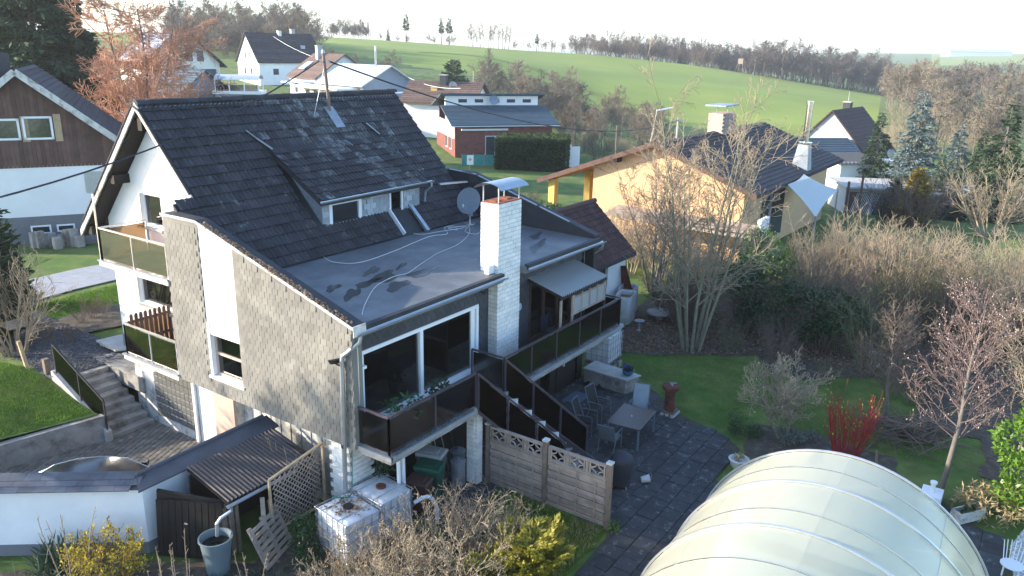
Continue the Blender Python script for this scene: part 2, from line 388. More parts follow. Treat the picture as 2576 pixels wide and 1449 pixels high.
chips = sheet('gravel_yard', [(10.5, 24.0), (12.0, 24.0), (13.1, 24.6), (13.2, 32.4), (9.3, 31.8), (9.2, 27.6), (10.2, 26.2)], m_chips, ZT+.012, th=1.0)
road = sheet('road', [PZ(*q, ZT) for q in [(60, 762), (180, 728), (300, 700), (520, 640), (520, 590), (300, 655), (190, 676), (60, 705)]], m_asph, 1.345, th=.03)
sheet('garden_bed', [tuple(PZ(*q, ZT))[:2] for q in [(60, 850), (120, 815), (200, 788), (330, 762), (335, 815), (250, 828), (130, 862)]], m_soil, ZT+.016)
# right garden
sheet('garden_bed', [(26.0, 12.9), (27.6, 10.4), (29.2, 8.4), (27.5, 6.8), (30.5, 3), (26, 2), (26.5, .3), (24, .2), (23.6, -2), (44, -3), (44, 13.5), (33, 14.8), (26.2, 15.2)], m_soil, .012)
sheet('garden_bed', [(18.4, 5.0), (20.6, 5.6), (21.9, 6.4), (23.4, 6.4), (23.7, 4.4), (23.6, 2.4), (21.6, 1.5), (20.2, 3.4)], m_soil, .009)
sheet('garden_bed', [(-2, 5.5), (12.2, 5.6), (12.4, 7.3), (15.4, 7.4), (15.4, 10.6), (12.6, 10.6), (12.6, 13.2), (9.4, 13.4), (8.2, 15), (5.0, 18.5), (-2, 20)], m_soil, .006)
sheet('grass_patch', [(12.4, 7.3), (15.3, 7.45), (15.3, 10.4), (14.2, 10.2), (13.4, 8.4)], m_grass, .014)
pebb = sheet('pebble_bed', [(18.2, -1.0), (20.5, -.75), (22.5, -1.2), (22.5, -4.5), (17, -4.5)], M('pebble_ground', (.40, .40, .38), .9, .3, 20, .6, 30), .012)
# patio: slabs one by one on a dark joint bed
patio = sheet('patio', [(12.3, 5.7), (12.3, 7.2), (15.45, 7.35), (15.45, 10.7), (12.9, 10.7), (12.9, 12.75), (24.35, 12.75), (24.6, 11.9), (23.6, 10.0), (22.45, 8.7), (21.9, 6.9), (21.3, 6.2), (19.2, 6.2), (19.0, 5.7)], m_joint, .016)
def inside(x, y, poly):
    c = False; n = len(poly)
    for i in range(n):
        a, b = poly[i], poly[(i+1) % n]
        if (a[1] > y) != (b[1] > y) and x < (b[0]-a[0])*(y-a[1])/(b[1]-a[1])+a[0]: c = not c
    return c
def pieces(parent, name, me, spots, limit, key):
    """copies of one shared mesh: the nearest as parts, the rest joined into one part"""
    spots = sorted(spots, key=key); 
    w = W.get(parent, Vector((0, 0, 0)))
    for loc, rot in spots[:limit]:
        o = link(name, me, parent, Vector(loc)-w, rot)
    rest = spots[limit:]
    if rest:
        v0 = np.array([v.co for v in me.vertices]); f0 = [tuple(p.vertices) for p in me.polygons]; V = []; Fa = []
        from mathutils import Euler
        for k, (loc, rot) in enumerate(rest):
            Rm = np.array(Euler(rot).to_matrix()); V.append(v0@Rm.T+np.array(Vector(loc)-w)); Fa += [tuple(i+k*len(v0) for i in f) for f in f0]
        o = link('far_'+name+'s' if not name.endswith('s') else 'far_'+name, mesh(name, np.concatenate(V), Fa, me.materials[0]), parent); o['kind'] = 'stuff'
def boxmesh(name, sx, sy, sz, mat, bv=0):
    m = MB()
    if bv:
        a, b = sx/2, sy/2; c = bv
        lo = [(-a, -b, 0), (a, -b, 0), (a, b, 0), (-a, b, 0)]; hi = [(-a+c, -b+c, sz), (a-c, -b+c, sz), (a-c, b-c, sz), (-a+c, b-c, sz)]
        mid = [(x, y, sz-c) for x, y, _ in lo]; n = 0
        m.v = lo+mid+hi; m.f = [(3, 2, 1, 0), (8, 9, 10, 11)]
        for i in range(4): j = (i+1) % 4; m.f += [(i, j, 4+j, 4+i), (4+i, 4+j, 8+j, 8+i)]
    else: m.box(-sx/2, -sy/2, 0, sx/2, sy/2, sz)
    return mesh(name, m.v, m.f, mat)
camkey = lambda s: (Vector(s[0])-Vector((0, 0, CAMZ))).length
pp = [tuple(v.co)[:2] for v in patio.data.vertices]
slab = boxmesh('slab', .485, .485, .03, m_paver, .008); sp = []
i = 0
for ix in range(26):
    for iy in range(16):
        x = 12.55+ix*.5+(.25 if iy % 2 else 0); y = 5.95+iy*.5
        if all(inside(x+a, y+b, pp) for a in (-.2, .2) for b in (-.2, .2)): sp.append(((x, y, .012+random.uniform(0, .012)), (random.uniform(-.008, .008), random.uniform(-.008, .008), random.uniform(-.008, .008))))
pieces(patio, 'slab', slab, sp, 300, camkey)
sp = []
path = sheet('garden_path', [(18.6, -.9), (20.4, -.7), (21.8, .9), (21.7, 1.6), (20.6, 1.6), (18.9, .3)], m_joint, .012)
qq = [tuple(v.co)[:2] for v in path.data.vertices]
for ix in range(8):
    for iy in range(7):
        x = 18.6+ix*.5; y = -.9+iy*.5
        if inside(x, y, qq): sp.append(((x, y, .008), (0, 0, random.uniform(-.01, .01))))
pieces(path, 'slab', slab, sp, 300, camkey)
# cobbled courtyard on the left
yard = sheet('courtyard', [(4, 23.1), (7.83, 22.3), (10.58, 21.6), (12.08, 21.6), (12.08, 15.6), (9.0, 15.6), (8.6, 16.4), (4.5, 20.6)], m_joint, .014)
yy = [tuple(v.co)[:2] for v in yard.data.vertices]
cob = boxmesh('cobble', .152, .152, .028, m_cobble, .014); sp = []
a = R(25)
for ix in range(-40, 60):
    for iy in range(-50, 50):
        u, w = ix*.165+(.08 if iy % 2 else 0), iy*.165; x = 9.5+u*math.cos(a)-w*math.sin(a); y = 19+u*math.sin(a)+w*math.cos(a)
        if inside(x, y, yy) and x > 5: sp.append(((x, y, .008+random.uniform(0, .008)), (random.uniform(-.02, .02), random.uniform(-.02, .02), a+random.uniform(-.03, .03))))
def yardkey(s): return (Vector(s[0])-Vector((10.6, 19.6, 0))).length
pieces(yard, 'cobble', cob, sp, 300, yardkey)
# rounded pebbles on the white bed and slate flakes on the chip yard
def scatter(name, poly, n, size, mat, parent, z, flat=.5):
    xs = [q[0] for q in poly]; ys = [q[1] for q in poly]; V = []; Fc = []
    while len(V) < n:
        x, y = random.uniform(min(xs), max(xs)), random.uniform(min(ys), max(ys))
        if not inside(x, y, poly): continue
        s = size*random.uniform(.6, 1.4); a = random.uniform(0, 6.28); c, sn = math.cos(a)*s, math.sin(a)*s; t = random.uniform(-.3, .3)*s
        k = len(V)*5
        V.append([(x+c, y+sn, z+t), (x-sn*.7, y+c*.7, z), (x-c, y-sn, z-t), (x+sn*.7, y-c*.7, z), (x, y, z+s*flat)])
        Fc += [(k, k+1, k+4), (k+1, k+2, k+4), (k+2, k+3, k+4), (k+3, k, k+4)]
    o = link(name, mesh(name, np.array(V).reshape(-1, 3), Fc, mat), parent); o['kind'] = 'stuff'; return o
scatter('pebbles', [tuple(v.co)[:2] for v in pebb.data.vertices], 5000, .03, m_pebble, pebb, .02)
scatter('slate_flakes', [(10.5, 24.0), (12.0, 24.0), (13.1, 24.6), (13.2, 32.4), (9.3, 31.8), (9.2, 27.6), (10.2, 26.2)], 5000, .05, m_chips, chips, ZT+.02, .35)
# ================================================================ main house
house = thing('house', 'large detached house with black tiled gable roof, slate clad side wall and flat roof terrace', 'house', (17, 18, 0))
SX = 11.55; FY = 12.75; RY = 21.4; RZ = 9.65; SL = 1.06; AL = math.atan(SL); GX = 13.05
def rz(y): return RZ-SL*abs(y-RY)
def window(parent, axis, pl, a0, a1, z0, z1, fm=m_wframe, gm=m_glassd, mull=(), trans=(), fw_=.06, dep=.07, name='window', sgn=-1):
    """axis 'x': plane x = pl, a along y; axis 'y': plane y = pl, a along x"""
    m = MB()
    def bx(m, p, q, r, s, d0, d1):
        d0, d1 = sorted((d0, d1))
        if axis == 'x': m.box(pl+d0, p, r, pl+d1, q, s)
        else: m.box(p, pl+d0, r, q, pl+d1, s)
    d = dep*-sgn
    bx(m, a0, a1, z0, z0+fw_, 0, d); bx(m, a0, a1, z1-fw_, z1, 0, d); bx(m, a0, a0+fw_, z0+fw_, z1-fw_, 0, d); bx(m, a1-fw_, a1, z0+fw_, z1-fw_, 0, d)
    for k in mull: bx(m, k-fw_*.6, k+fw_*.6, z0+fw_, z1-fw_, .003, d)
    for k in trans: bx(m, a0+fw_, a1-fw_, k-fw_*.5, k+fw_*.5, .005, d-.002)
    w = m.build(name, fm, parent)
    us = [a0+fw_, *[x for k in sorted(mull) for x in (k-fw_*.6, k+fw_*.6)], a1-fw_]
    for p, q in zip(us[::2], us[1::2]):
        g = MB(); bx(g, p, q, z0+fw_, z1-fw_, d*.5, d*.5+.01*(1 if d > 0 else -1)); g.build('pane', gm, w)
    return w
# ---- walls
m = MB()
m.wall((GX, 24.65, 1.3), (0, -1), 6.6, rz(24.65)-.35-1.3, .28, [(1.25, 2.0, 3.25, 3.0), (1.95, 4.63, 3.05, 5.62)])
k = rz(24.65)-.35
for pg in ([(24.65, k), (22.7, k), (22.7, rz(22.7)-.3), (24.65, k+.05)], [(22.7, 6.92), (21.6, 6.92), (21.6, rz(21.6)-.3), (22.7, rz(22.7)-.3)], [(21.6, k), (18.05, k), (18.05, rz(18.05)-.3), (RY, RZ-.3), (21.6, rz(21.6)-.3)], [(22.7, k), (21.6, k), (21.6, 5.93), (22.7, 5.93)]): m.prism([(GX, y, z) for y, z in pg], (.28, 0, 0))
m.build('gable_wall', m_white, house)
m = MB(); m.box(GX-.015, 21.5, .9, GX+.26, 24.68, 1.95); m.box(GX-.012, 24.655, .9, 23, 24.67, 1.95); m.build('plinth', m_plinth, house)
m = MB(); m.box(GX+.28, 24.35, 1.2, 23, 24.65, rz(24.65)-.3); m.box(22.75, 12.75, 0, 23.02, 24.35, 5.15); m.prism([(22.75, 17.2, 5.15), (22.75, 24.6, 5.15), (22.75, 24.6, rz(24.6)-.3), (22.75, RY, RZ-.3), (22.75, 17.3, rz(17.3)-.3)], (.26, 0, 0)); m.build('rear_wall', m_white, house)
window(house, 'x', GX+.12, 21.6, 22.7, 5.93, 6.92); window(house, 'x', GX+.12, 21.4, 23.4, 3.3, 4.3)
m = MB(); m.box(GX+.25, 21.45, 3.35, GX+.27, 23.35, 3.85)
for i in range(24): m.box(GX+.20, 21.47+i*.078, 3.37, GX+.25, 21.51+i*.078, 3.84)
m.build('curtain', m_curtain, house)
m = MB(); m.box(GX-.12, 21.5, 5.86, GX+.12, 22.8, 5.92); m.build('window_sill', m_concl, house); m = MB(); m.box(GX-.12, 21.3, 3.23, GX+.12, 23.5, 3.29); m.build('window_sill', m_concl, house)
# ---- pitched roof: deck, soffit, verge boards
m = MB()
dn = Vector((0, -math.sin(AL), math.cos(AL)))
def slope(m, x0, x1, y0, y1, z0, th, off=0):
    a = Vector((x0, y0, z0(y0)+off)); b = Vector((x1, y0, z0(y0)+off)); c = Vector((x1, y1, z0(y1)+off)); d = Vector((x0, y1, z0(y1)+off)); t = Vector((0, 0, -th))
    m.hexa([a+t, b+t, c+t, d+t, a, b, c, d])
slope(m, 12.52, 22.98, 17.25, RY, rz, .2); slope(m, 11.87, 12.52, 17.25, 19.08, rz, .2)
slope(m, 12.52, 22.98, RY, 25.3, rz, .2, -.001)
roof = m.build('roof', m_feltb, house)
m = MB()
slope(m, 12.54, GX-.01, 19.2, RY-.2, rz, .06, -.205); slope(m, 12.54, GX-.01, RY+.2, 25.25, rz, .06, -.205)
for y in (24.9, 23.2): m.box(12.56, y-.1, rz(y)-.55, GX+.05, y+.1, rz(y)-.28)
m.box(12.56, RY-.1, RZ-.75, GX+.05, RY+.1, RZ-.4)
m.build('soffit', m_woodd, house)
m = MB(); slope(m, 12.47, 12.515, 18.95, RY, rz, .22, .04); slope(m, 12.47, 12.515, RY, 25.35, rz, .22, .04); m.build('verge_board', m_whitedirty, house)
m = MB()
for i in range(16):
    a = RY+.1+i*.33
    if a+.3 > 25.35: break
    slope(m, 12.44, 12.6, a, a+.31, rz, .05, .10)
for i in range(7): a = 19.2+i*.33; slope(m, 12.44, 12.52, a, a+.31, rz, .06, .075)
m.build('verge_tiles', m_tile, roof)['kind'] = 'stuff'
def tile_mesh(mat):
    prof = [(0, .0), (.03, .022), (.075, .03), (.115, .014), (.15, 0), (.18, .018), (.225, .026), (.265, .012), (.296, 0)]; m = MB(); n = len(prof)
    for y, z in ((-.01, .034), (.355, -.012)): m.v += [(x-.148, y, q+z) for x, q in prof]
    m.v += [(x-.148, -.01, q+.034-.042) for x, q in prof]
    for i in range(n-1): m.f += [(i, i+1, n+i+1, n+i), (2*n+i, 2*n+i+1, i+1, i)]
    return mesh('tile', m.v, m.f, mat)
t_n, t_l, t_r = tile_mesh(m_tile), tile_mesh(m_tile_lichen), tile_mesh(m_tile_red)
nrm, lic = [], []
for r in range(18):
    s = .03+r*.331; y = 17.28+s*math.cos(AL); z = rz(17.28)+s*math.sin(AL)+.03
    for c in range(38):
        x = 11.95+.148+c*.2985
        if x > 22.95 or (x < 12.55 and y > 18.9): continue
        if 15.85 < x < 20.7 and 17.85 < y < 20.0: continue
        if 18.95 < x < 19.95 and y < 18: continue
        q = ((x, y, z+random.uniform(-.004, .004)), (AL+random.uniform(-.012, .012), random.uniform(-.008, .008), random.uniform(-.01, .01)))
        g = math.exp(-((x-18.8-(20.9-y)*.5)/1.9)**2)*sm((y-18.6)/1.2)
        (lic if random.random() < g*.95 else nrm).append(q)
pieces(roof, 'tile', t_n, nrm, 250, camkey); pieces(roof, 'lichen_tile', t_l, lic, 50, camkey)
rm = MB()
rm.v = []; 
for y in (0, .40):
    for k in range(7): a = math.pi*k/6; rm.v.append((y, math.cos(a)*.13*(1 if y else 1.08), math.sin(a)*.12*(1 if y else 1.1)))
rm.f = [(k, k+1, 8+k, 7+k) for k in range(6)]+[tuple(range(7))]
rme = mesh('ridge_tile', rm.v, rm.f, m_tile)
for i in range(27): link('ridge_tile', rme, roof, Vector((12.5+i*.39, RY, RZ-.02+random.uniform(-.008, .012)))-W[house], (0, random.uniform(-.02, .02), random.uniform(-.02, .02)))
m = MB()
for i in range(70): m.box(12.55+i*.149, RY-.17, RZ-.16, 12.55+i*.149+.07, RY-.12, RZ-.09)
m.build('ridge_mortar', m_mortar, roof)
# ---- dormer
DS = .605; DA = math.atan(DS)
def dz(y): return 6.86+DS*(y-17.75)
dorm = MB(); slope(dorm, 15.78, 20.72, 17.72, 20.14, dz, .12)
dormer = dorm.build('dormer_roof', m_feltb, house)
nrm, lic = [], []
for r in range(8):
    s = .0+r*.331; y = 17.73+s*math.cos(DA); z = dz(17.73)+s*math.sin(DA)+.025
    for c in range(16):
        x = 15.95+c*.3; q = ((x, y, z+random.uniform(-.004, .004)), (DA+random.uniform(-.015, .015), random.uniform(-.008, .008), random.uniform(-.012, .012)))
        (lic if random.random() < .12+.75*math.exp(-((x-19.6+(y-18)*.55)/.8)**2) else nrm).append(q)
pieces(dormer, 'tile', t_n, nrm, 128, camkey); pieces(dormer, 'lichen_tile', t_l, lic, 128, camkey)
m = MB(); m.wall((16.05, 18.0, 5.9), (1, 0), 4.45, .86, .15, [(.3, .05, 1.62, .82), (2.93, -1, 3.63, .85)])
m.prism([(16.05, 18.15, 6.1), (16.05, 18.15, 6.8), (16.05, 20.0, 8.0)], (.15, 0, 0)); m.prism([(20.35, 18.15, 6.1), (20.35, 18.15, 6.8), (20.35, 20.0, 8.0)], (.15, 0, 0))
dw = m.build('dormer_wall', m_zincd, house)
sl_s = MB(); sl_s.hexa([(-.02, -.14, 0), (0, -.14, 0), (0, .14, 0), (-.02, .14, 0), (-.005, -.14, .17), (0, -.14, .17), (0, .14, .17), (-.005, .14, .17)])
sl_d = mesh('slate', sl_s.v, sl_s.f, M('pale_slate', (.30, .33, .36), .6, .2, 3, .1, 40, rnd=.25, island=.25))
sp = []
for r in range(5):
    for c in range(16):
        x = 16.2+c*.29+(.14 if r % 2 else 0); z = 5.95+r*.165
        if 16.22 < x < 17.82 and z < 6.75 or 18.8 < x < 19.8 or x > 20.35: continue
        sp.append(((x, 17.99, z), (0, 0, R(90))))
pieces(dw, 'slate', sl_d, sp, 100, camkey)
window(house, 'y', 17.97, 16.33, 17.69, 5.93, 6.74, dep=.12, fw_=.12)
window(house, 'y', 17.97, 18.98, 19.63, 5.22, 6.75, dep=.1, fw_=.07, name='roof_door')
m = MB(); m.bar((18.93, 18.0, 6.12), (18.93, 17.3, 5.38), .05, .16, (0, -1, 1)); m.build('flashing', m_wframe, house)
m = MB(); m.prism([(19.95, 18.05, 5.3), (19.95, 18.05, 6.12), (19.95, 17.2, 5.3)], (.04, 0, 0)); m.bar((19.97, 18.02, 6.2), (19.97, 17.15, 5.35), .16, .05, (0, -1, 1)); m.build('flashing', m_zinc, house)
m = MB(); m.box(18.95, 18.02, 5.28, 19.95, 18.05, 6.1); m.box(19.66, 17.99, 5.3, 19.94, 18.02, 6.75); m.build('door_reveal', m_zincd, house)
m = MB(); m.bar((16.1, 17.98, 6.05), (16.1, 20.05, 8.15), .1, .06); m.build('flashing', m_feltb, house)
def gutter(m, a, b, r=.065):
    a, b = Vector(a), Vector(b); d = (b-a).normalized(); s = Vector((-d.y, d.x, 0)); n = len(m.v)
    for p in (a, b):
        for rr in (r, r*.82):
            for k in range(7): t = math.pi*k/6; m.v.append(tuple(p+s*math.cos(t)*rr-Vector((0, 0, 1))*math.sin(t)*rr))
    for k in range(6):
        m.f += [(n+k, n+k+1, n+15+k, n+14+k), (n+8+k, n+7+k, n+21+k, n+22+k)]
    for o in (0, 6): m.f.append((n+o, n+7+o, n+21+o, n+14+o))
    return m
m = gutter(MB(), (15.75, 17.66, 6.86), (20.85, 17.66, 6.90)); m.tube([(20.75, 17.66, 6.84), (20.75, 17.66, 6.7), (20.72, 17.9, 6.5), (20.72, 17.95, 6.15)], .04, 8); m.build('gutter', m_zinc, house)
m = MB(); m.bar((15.9, 19.9, 8.22), (15.6, 20.25, 8.55), .16, .02); m.bar((15.6, 20.25, 8.55), (15.4, 20.45, 8.78), .1, .02); m.build('flashing', m_zincd, house)
m = MB(); m.bar((20.7, 20.0, 8.32), (20.45, 20.4, 8.7), .12, .02); m.build('flashing', m_zincd, house)
# ---- slate clad side wall
def ptop(y): return 6.95-.3*max(0, 17.68-y)
m = MB()
ZB = 2.3
def strip(m, y0, y1, zb, zt0, zt1, x0=SX, x1=SX+.3):
    m.hexa([(x0, y0, zb), (x1, y0, zb), (x1, y1, zb), (x0, y1, zb), (x0, y0, zt0), (x1, y0, zt0), (x1, y1, zt1), (x0, y1, zt1)])
strip(m, 12.2, 16.27, ZB, ptop(12.2), ptop(16.27)); strip(m, 17.6, 17.68, ZB, ptop(17.6), 6.95); strip(m, 17.68, 19.1, ZB, 6.95, 6.95)
strip(m, 16.27, 17.6, ZB, 2.78, 2.78); strip(m, 16.27, 17.6, 3.97, ptop(16.27), ptop(17.6), SX+.04)
m.box(SX+.3, 18.82, ZB, GX+.05, 19.1, 6.95)
sw = m.build('side_wall', m_slate_l, house)
sl = MB(); sl.hexa([(-.022, -.094, 0), (0, -.094, 0), (0, .094, 0), (-.022, .094, 0), (-.006, -.094, .165), (0, -.094, .165), (0, .094, .165), (-.006, .094, .165)])
sl_l = mesh('slate', sl.v, sl.f, m_slate_l); sp = []
for r in range(32):
    for c in range(36):
        y = 12.31+c*.2+(.1 if r % 2 else 0); z = 2.30+r*.15
        if y > 19.05 or z+.17 > ptop(y-.09): continue
        if 16.19 < y < 17.68: 
            if z+.165 > 2.76: continue
        sp.append(((SX-.002, y, z), (random.uniform(-.01, .01), random.uniform(-.01, .01), 0)))
pieces(sw, 'slate', sl_l, sp, 300, lambda s: camkey(s)*0+abs(s[0][1]-14.6)+abs(s[0][2]-4.2)*.8)
m = MB(); strip(m, 16.275, 17.595, 3.97, ptop(16.27)-.02, ptop(17.6)-.02, SX+.012, SX+.038); m.box(SX+.006, 16.275, 3.97, SX+.3, 16.30, 4.3); m.build('white_panel', m_white, house)
m = MB(); m.box(SX+.02, 16.28, 3.97, SX+.15, 17.6, 4.28); m.build('shutter_box', m_wframe, house)
m = MB(); m.box(SX-.01, 17.5, 2.8, SX+.14, 17.6, 4.28); m.box(SX-.04, 16.2, 2.72, SX+.2, 17.66, 2.79); m.build('window_trim', m_wframe, house)
window(house, 'x', SX+.12, 16.27, 17.5, 2.8, 3.97, fm=m_pinkr, gm=m_glass, trans=(3.42,), fw_=.07)
m = MB(); m.box(SX+.24, 16.32, 2.85, SX+.26, 17.46, 3.92); m.build('blind', M('teal_blind', (.16, .36, .35), .8, .15, 3, trans=.7), house)
# coping of the parapet
m = MB()
def cope(m, y0, y1, z0, z1, x0, x1, th=.05):
    m.hexa([(x0, y0, z0), (x1, y0, z0), (x1, y1, z1), (x0, y1, z1), (x0, y0, z0+th), (x1, y0, z0+th), (x1, y1, z1+th), (x0, y1, z1+th)])
cope(m, 12.12, 17.68, ptop(12.12)+.002, 6.952, SX-.02, SX+.36); cope(m, 17.68, 19.14, 6.952, 6.952, SX-.02, SX+.36); cope(m, 18.78, 19.14, 6.952, 6.952, SX+.36, GX+.02)
m.box(SX+.302, 12.3, 4.9, SX+.32, 18.8, 5.35)
m.build('coping', m_feltb, house)
m = MB(); cope(m, 12.10, 17.66, ptop(12.1)-.012, 6.942, SX-.035, SX-.021, .07); cope(m, 17.66, 19.16, 6.94, 6.94, SX-.035, SX-.021, .07); m.box(SX-.03, 12.10, 5.1, SX+.36, 12.118, 5.36); m.build('drip_trim', m_whitedirty, house)
lv = MB(); 
for i in range(500):
    y = 12.3+random.random()**.8*5.2; x = SX+random.uniform(-.02, .16); z = ptop(y)+.056; s = random.uniform(.012, .035)
    lv.hexa([(x-s, y-s, z-.01), (x+s, y-s, z-.01), (x+s, y+s, z-.01), (x-s, y+s, z-.01), (x-s*.5, y-s*.5, z+s*.7), (x+s*.5, y-s*.5, z+s*.7), (x+s*.5, y+s*.5, z+s*.7), (x-s*.5, y+s*.5, z+s*.7)])
lv.build('moss_crumbs', m_litter, house)['kind'] = 'stuff'
# right hand parapet
m = MB()
def rstrip(m, y0, y1): m.hexa([(23.02, y0, 2.2), (23.26, y0, 2.2), (23.26, y1, 2.2), (23.02, y1, 2.2), (23.02, y0, ptop(y0)-.05), (23.26, y0, ptop(y0)-.05), (23.26, y1, ptop(y1)-.05), (23.02, y1, ptop(y1)-.05)])
rstrip(m, 12.4, 17.68); rstrip(m, 17.68, 19.3); m.build('right_parapet', m_feltb, house)
m = MB(); cope(m, 12.35, 17.68, ptop(12.35)-.048, 6.9, 22.98, 23.3, .04); cope(m, 17.68, 19.35, 6.9, 6.9, 22.98, 23.3, .04); m.build('coping', m_slate_d, house)
m = MB()
for i in range(4): y = 13.4+i*1.35; cope(m, y, y+1.2, ptop(y)-.006, ptop(y+1.2)-.006, 22.96, 23.02, .03)
m.build('flashing', m_zinc, house)
# ---- flat roof
fr = MB(); z0, z1 = 5.2, 5.3
for xa, xb, ya, yb in ((SX+.3, 23.02, 13.07, 17.5), (SX+.3, 17.44, 12.22, 13.07), (18.59, 23.02, 12.22, 13.07)): fr.hexa([(xa, ya, 5.0), (xb, ya, 5.0), (xb, yb, 5.0), (xa, yb, 5.0), (xa, ya, z0+(ya-12.22)*.019), (xb, ya, z0+(ya-12.22)*.019), (xb, yb, z0+(yb-12.22)*.019), (xa, yb, z0+(yb-12.22)*.019)])
flat = fr.build('flat_roof', m_felt, house)
m = MB()
for i in range(11):
    x = SX+.5+i*1.02
    if 16.3 < x < 18.7: continue
    m.hexa([(x, 12.3, 5.195), (x+1.0, 12.3, 5.195), (x+1.0, 17.3, 5.29), (x, 17.3, 5.29), (x, 12.3, 5.2035), (x+1.0, 12.3, 5.2035), (x+1.0, 17.3, 5.2985), (x, 17.3, 5.2985)])
m.build('felt_strips', m_felt, flat)
m = MB(); m.box(SX+.3, 12.16, 5.14, 17.4, 12.30, 5.27); m.box(18.62, 12.16, 5.14, 23.02, 12.30, 5.27); m.build('roof_edge', m_feltb, house)
def blob(m, cx, cy, rx, ry, z, n=22, jag=.16, rot=0):
    p = []; ph = random.uniform(0, 6)
    for k in range(n):
        a = 2*math.pi*k/n; r = 1+jag*math.sin(3*a+ph)+jag*.6*math.sin(5*a+2*ph); x, y = rx*r*math.cos(a), ry*r*math.sin(a)
        x, y = x*math.cos(rot)-y*math.sin(rot), x*math.sin(rot)+y*math.cos(rot); p.append((cx+x, cy+y, z+(cy+y-12.22)*.0189))
    m.quad(*p)
m = MB()
for x, y, rx, ry, ro in [(PZ(885, 742, 5.22).x, PZ(885, 742, 5.22).y, .5, .17, .5), (*PZ(965, 700, 5.22)[:2], .62, .3, .4), (*PZ(1060, 688, 5.22)[:2], .55, .22, .1), (*PZ(1000, 720, 5.22)[:2], .55, .2, .3), (*PZ(925, 715, 5.22)[:2], .55, .16, .2), (*PZ(838, 728, 5.22)[:2], .35, .14, .4), (*PZ(935, 685, 5.22)[:2], .5, .15, .4), (*PZ(1010, 672, 5.22)[:2], .4, .08, .4)]:
    blob(m, x, y, rx, ry, 5.211, jag=.22, rot=ro)
m.build('puddles', m_feltwet, flat)
m = MB()
for k in range(5): blob(m, 19.2+k*.7, 13.6+.5*math.sin(k*2), .5, .13, 5.2108, jag=.3, rot=.35)
m.build('damp_stains', M('damp_felt', (.05, .053, .056), .35, .2, 2), flat)
m = gutter(MB(), (SX+.1, 12.1, 5.16), (17.42, 12.1, 5.19), .075); gutter(m, (18.62, 12.1, 5.17), (23.2, 12.1, 5.15), .075); m.build('gutter', m_zinc, house)
dp = MB(); dp.tube([(SX+.18, 12.1, 5.1), (SX+.16, 12.12, 4.95), (SX-.02, 12.3, 4.72), (SX-.09, 12.42, 4.62), (SX-.1, 12.44, 4.45), (SX-.1, 12.5, 2.2), (SX-.09, 12.55, .1)], .055, 10); dp.build('downpipe', m_zinc, house, True)
m = MB(); m.lathe([(.062, 0), (.062, .09)], (SX-.1, 12.51, 2.3), 10); m.build('pipe_collar', m_rust, house)
m = MB(); m.tube([(23.1, 12.1, 5.1), (23.12, 12.15, 4.9), (23.1, 12.5, 4.65), (23.1, 12.55, 2.2)], .05, 8); m.build('downpipe', m_zinc, house, True)
# ---- front facade
hs = [(.45, .0, 5.1, 1.98), (7.75, .03, 10.3, 1.95)]
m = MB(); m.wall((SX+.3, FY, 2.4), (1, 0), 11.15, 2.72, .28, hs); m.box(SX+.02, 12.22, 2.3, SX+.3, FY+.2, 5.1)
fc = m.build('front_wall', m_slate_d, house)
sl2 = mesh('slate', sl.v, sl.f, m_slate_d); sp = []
for r in range(18):
    for c in range(56):
        x = 12.0+c*.2+(.1 if r % 2 else 0); z = 2.38+r*.15; u = x-SX-.3
        if z > 4.98 or x > 22.9 or any(a-.1 < u < b+.1 and z < 2.4+d for a, _, b, d in hs) or 17.35 < x < 18.7: continue
        sp.append(((x, FY-.002, z), (0, 0, R(90))))
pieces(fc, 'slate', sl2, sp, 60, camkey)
W0, W1 = SX+.75, SX+5.4
window(house, 'y', FY-.03, W0, W1, 2.41, 4.38, gm=m_glassr, mull=(14.5,), fw_=.1, dep=.16, name='sliding_window')
m = MB(); m.box(W0, FY-.12, 2.402, W1, FY-.035, 2.5); m.box(W1-.28, FY+.02, 2.5, W1-.12, FY+.1, 4.3); m.build('door_sill', m_wframe, house)
# living room
m = MB()
for i in range(34): m.box(SX+.35, FY+.3+i*.135, 2.30, 17.3, FY+.3+i*.135+.13, 2.41)
m.build('room_floor', m_floor, house)
m = MB(); m.box(SX+.32, 17.2, 2.3, 17.4, 17.24, 5); m.box(17.3, FY+.3, 2.3, 17.34, 17.2, 5); m.box(SX+.3, FY+.28, 4.95, 17.4, 17.2, 4.98); m.build('room_wall', m_room, house)
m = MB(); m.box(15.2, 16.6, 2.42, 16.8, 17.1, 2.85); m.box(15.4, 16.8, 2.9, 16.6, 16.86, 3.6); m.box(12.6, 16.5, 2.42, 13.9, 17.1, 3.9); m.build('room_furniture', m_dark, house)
m = MB()
for i in range(6): m.box(W0+.12+i*.035, FY+.2+.02*(i % 2), 2.45, W0+.15+i*.035, FY+.24+.02*(i % 2), 4.35)
m.build('curtain', m_curtain, house)
m = MB()
for i in range(5): m.box(W1-.7+i*.04, FY+.2+.02*(i % 2), 2.45, W1-.665+i*.04, FY+.24+.02*(i % 2), 4.35)
m.build('curtain', M('green_curtain', (.12, .13, .09), .9, .2, 6), house)
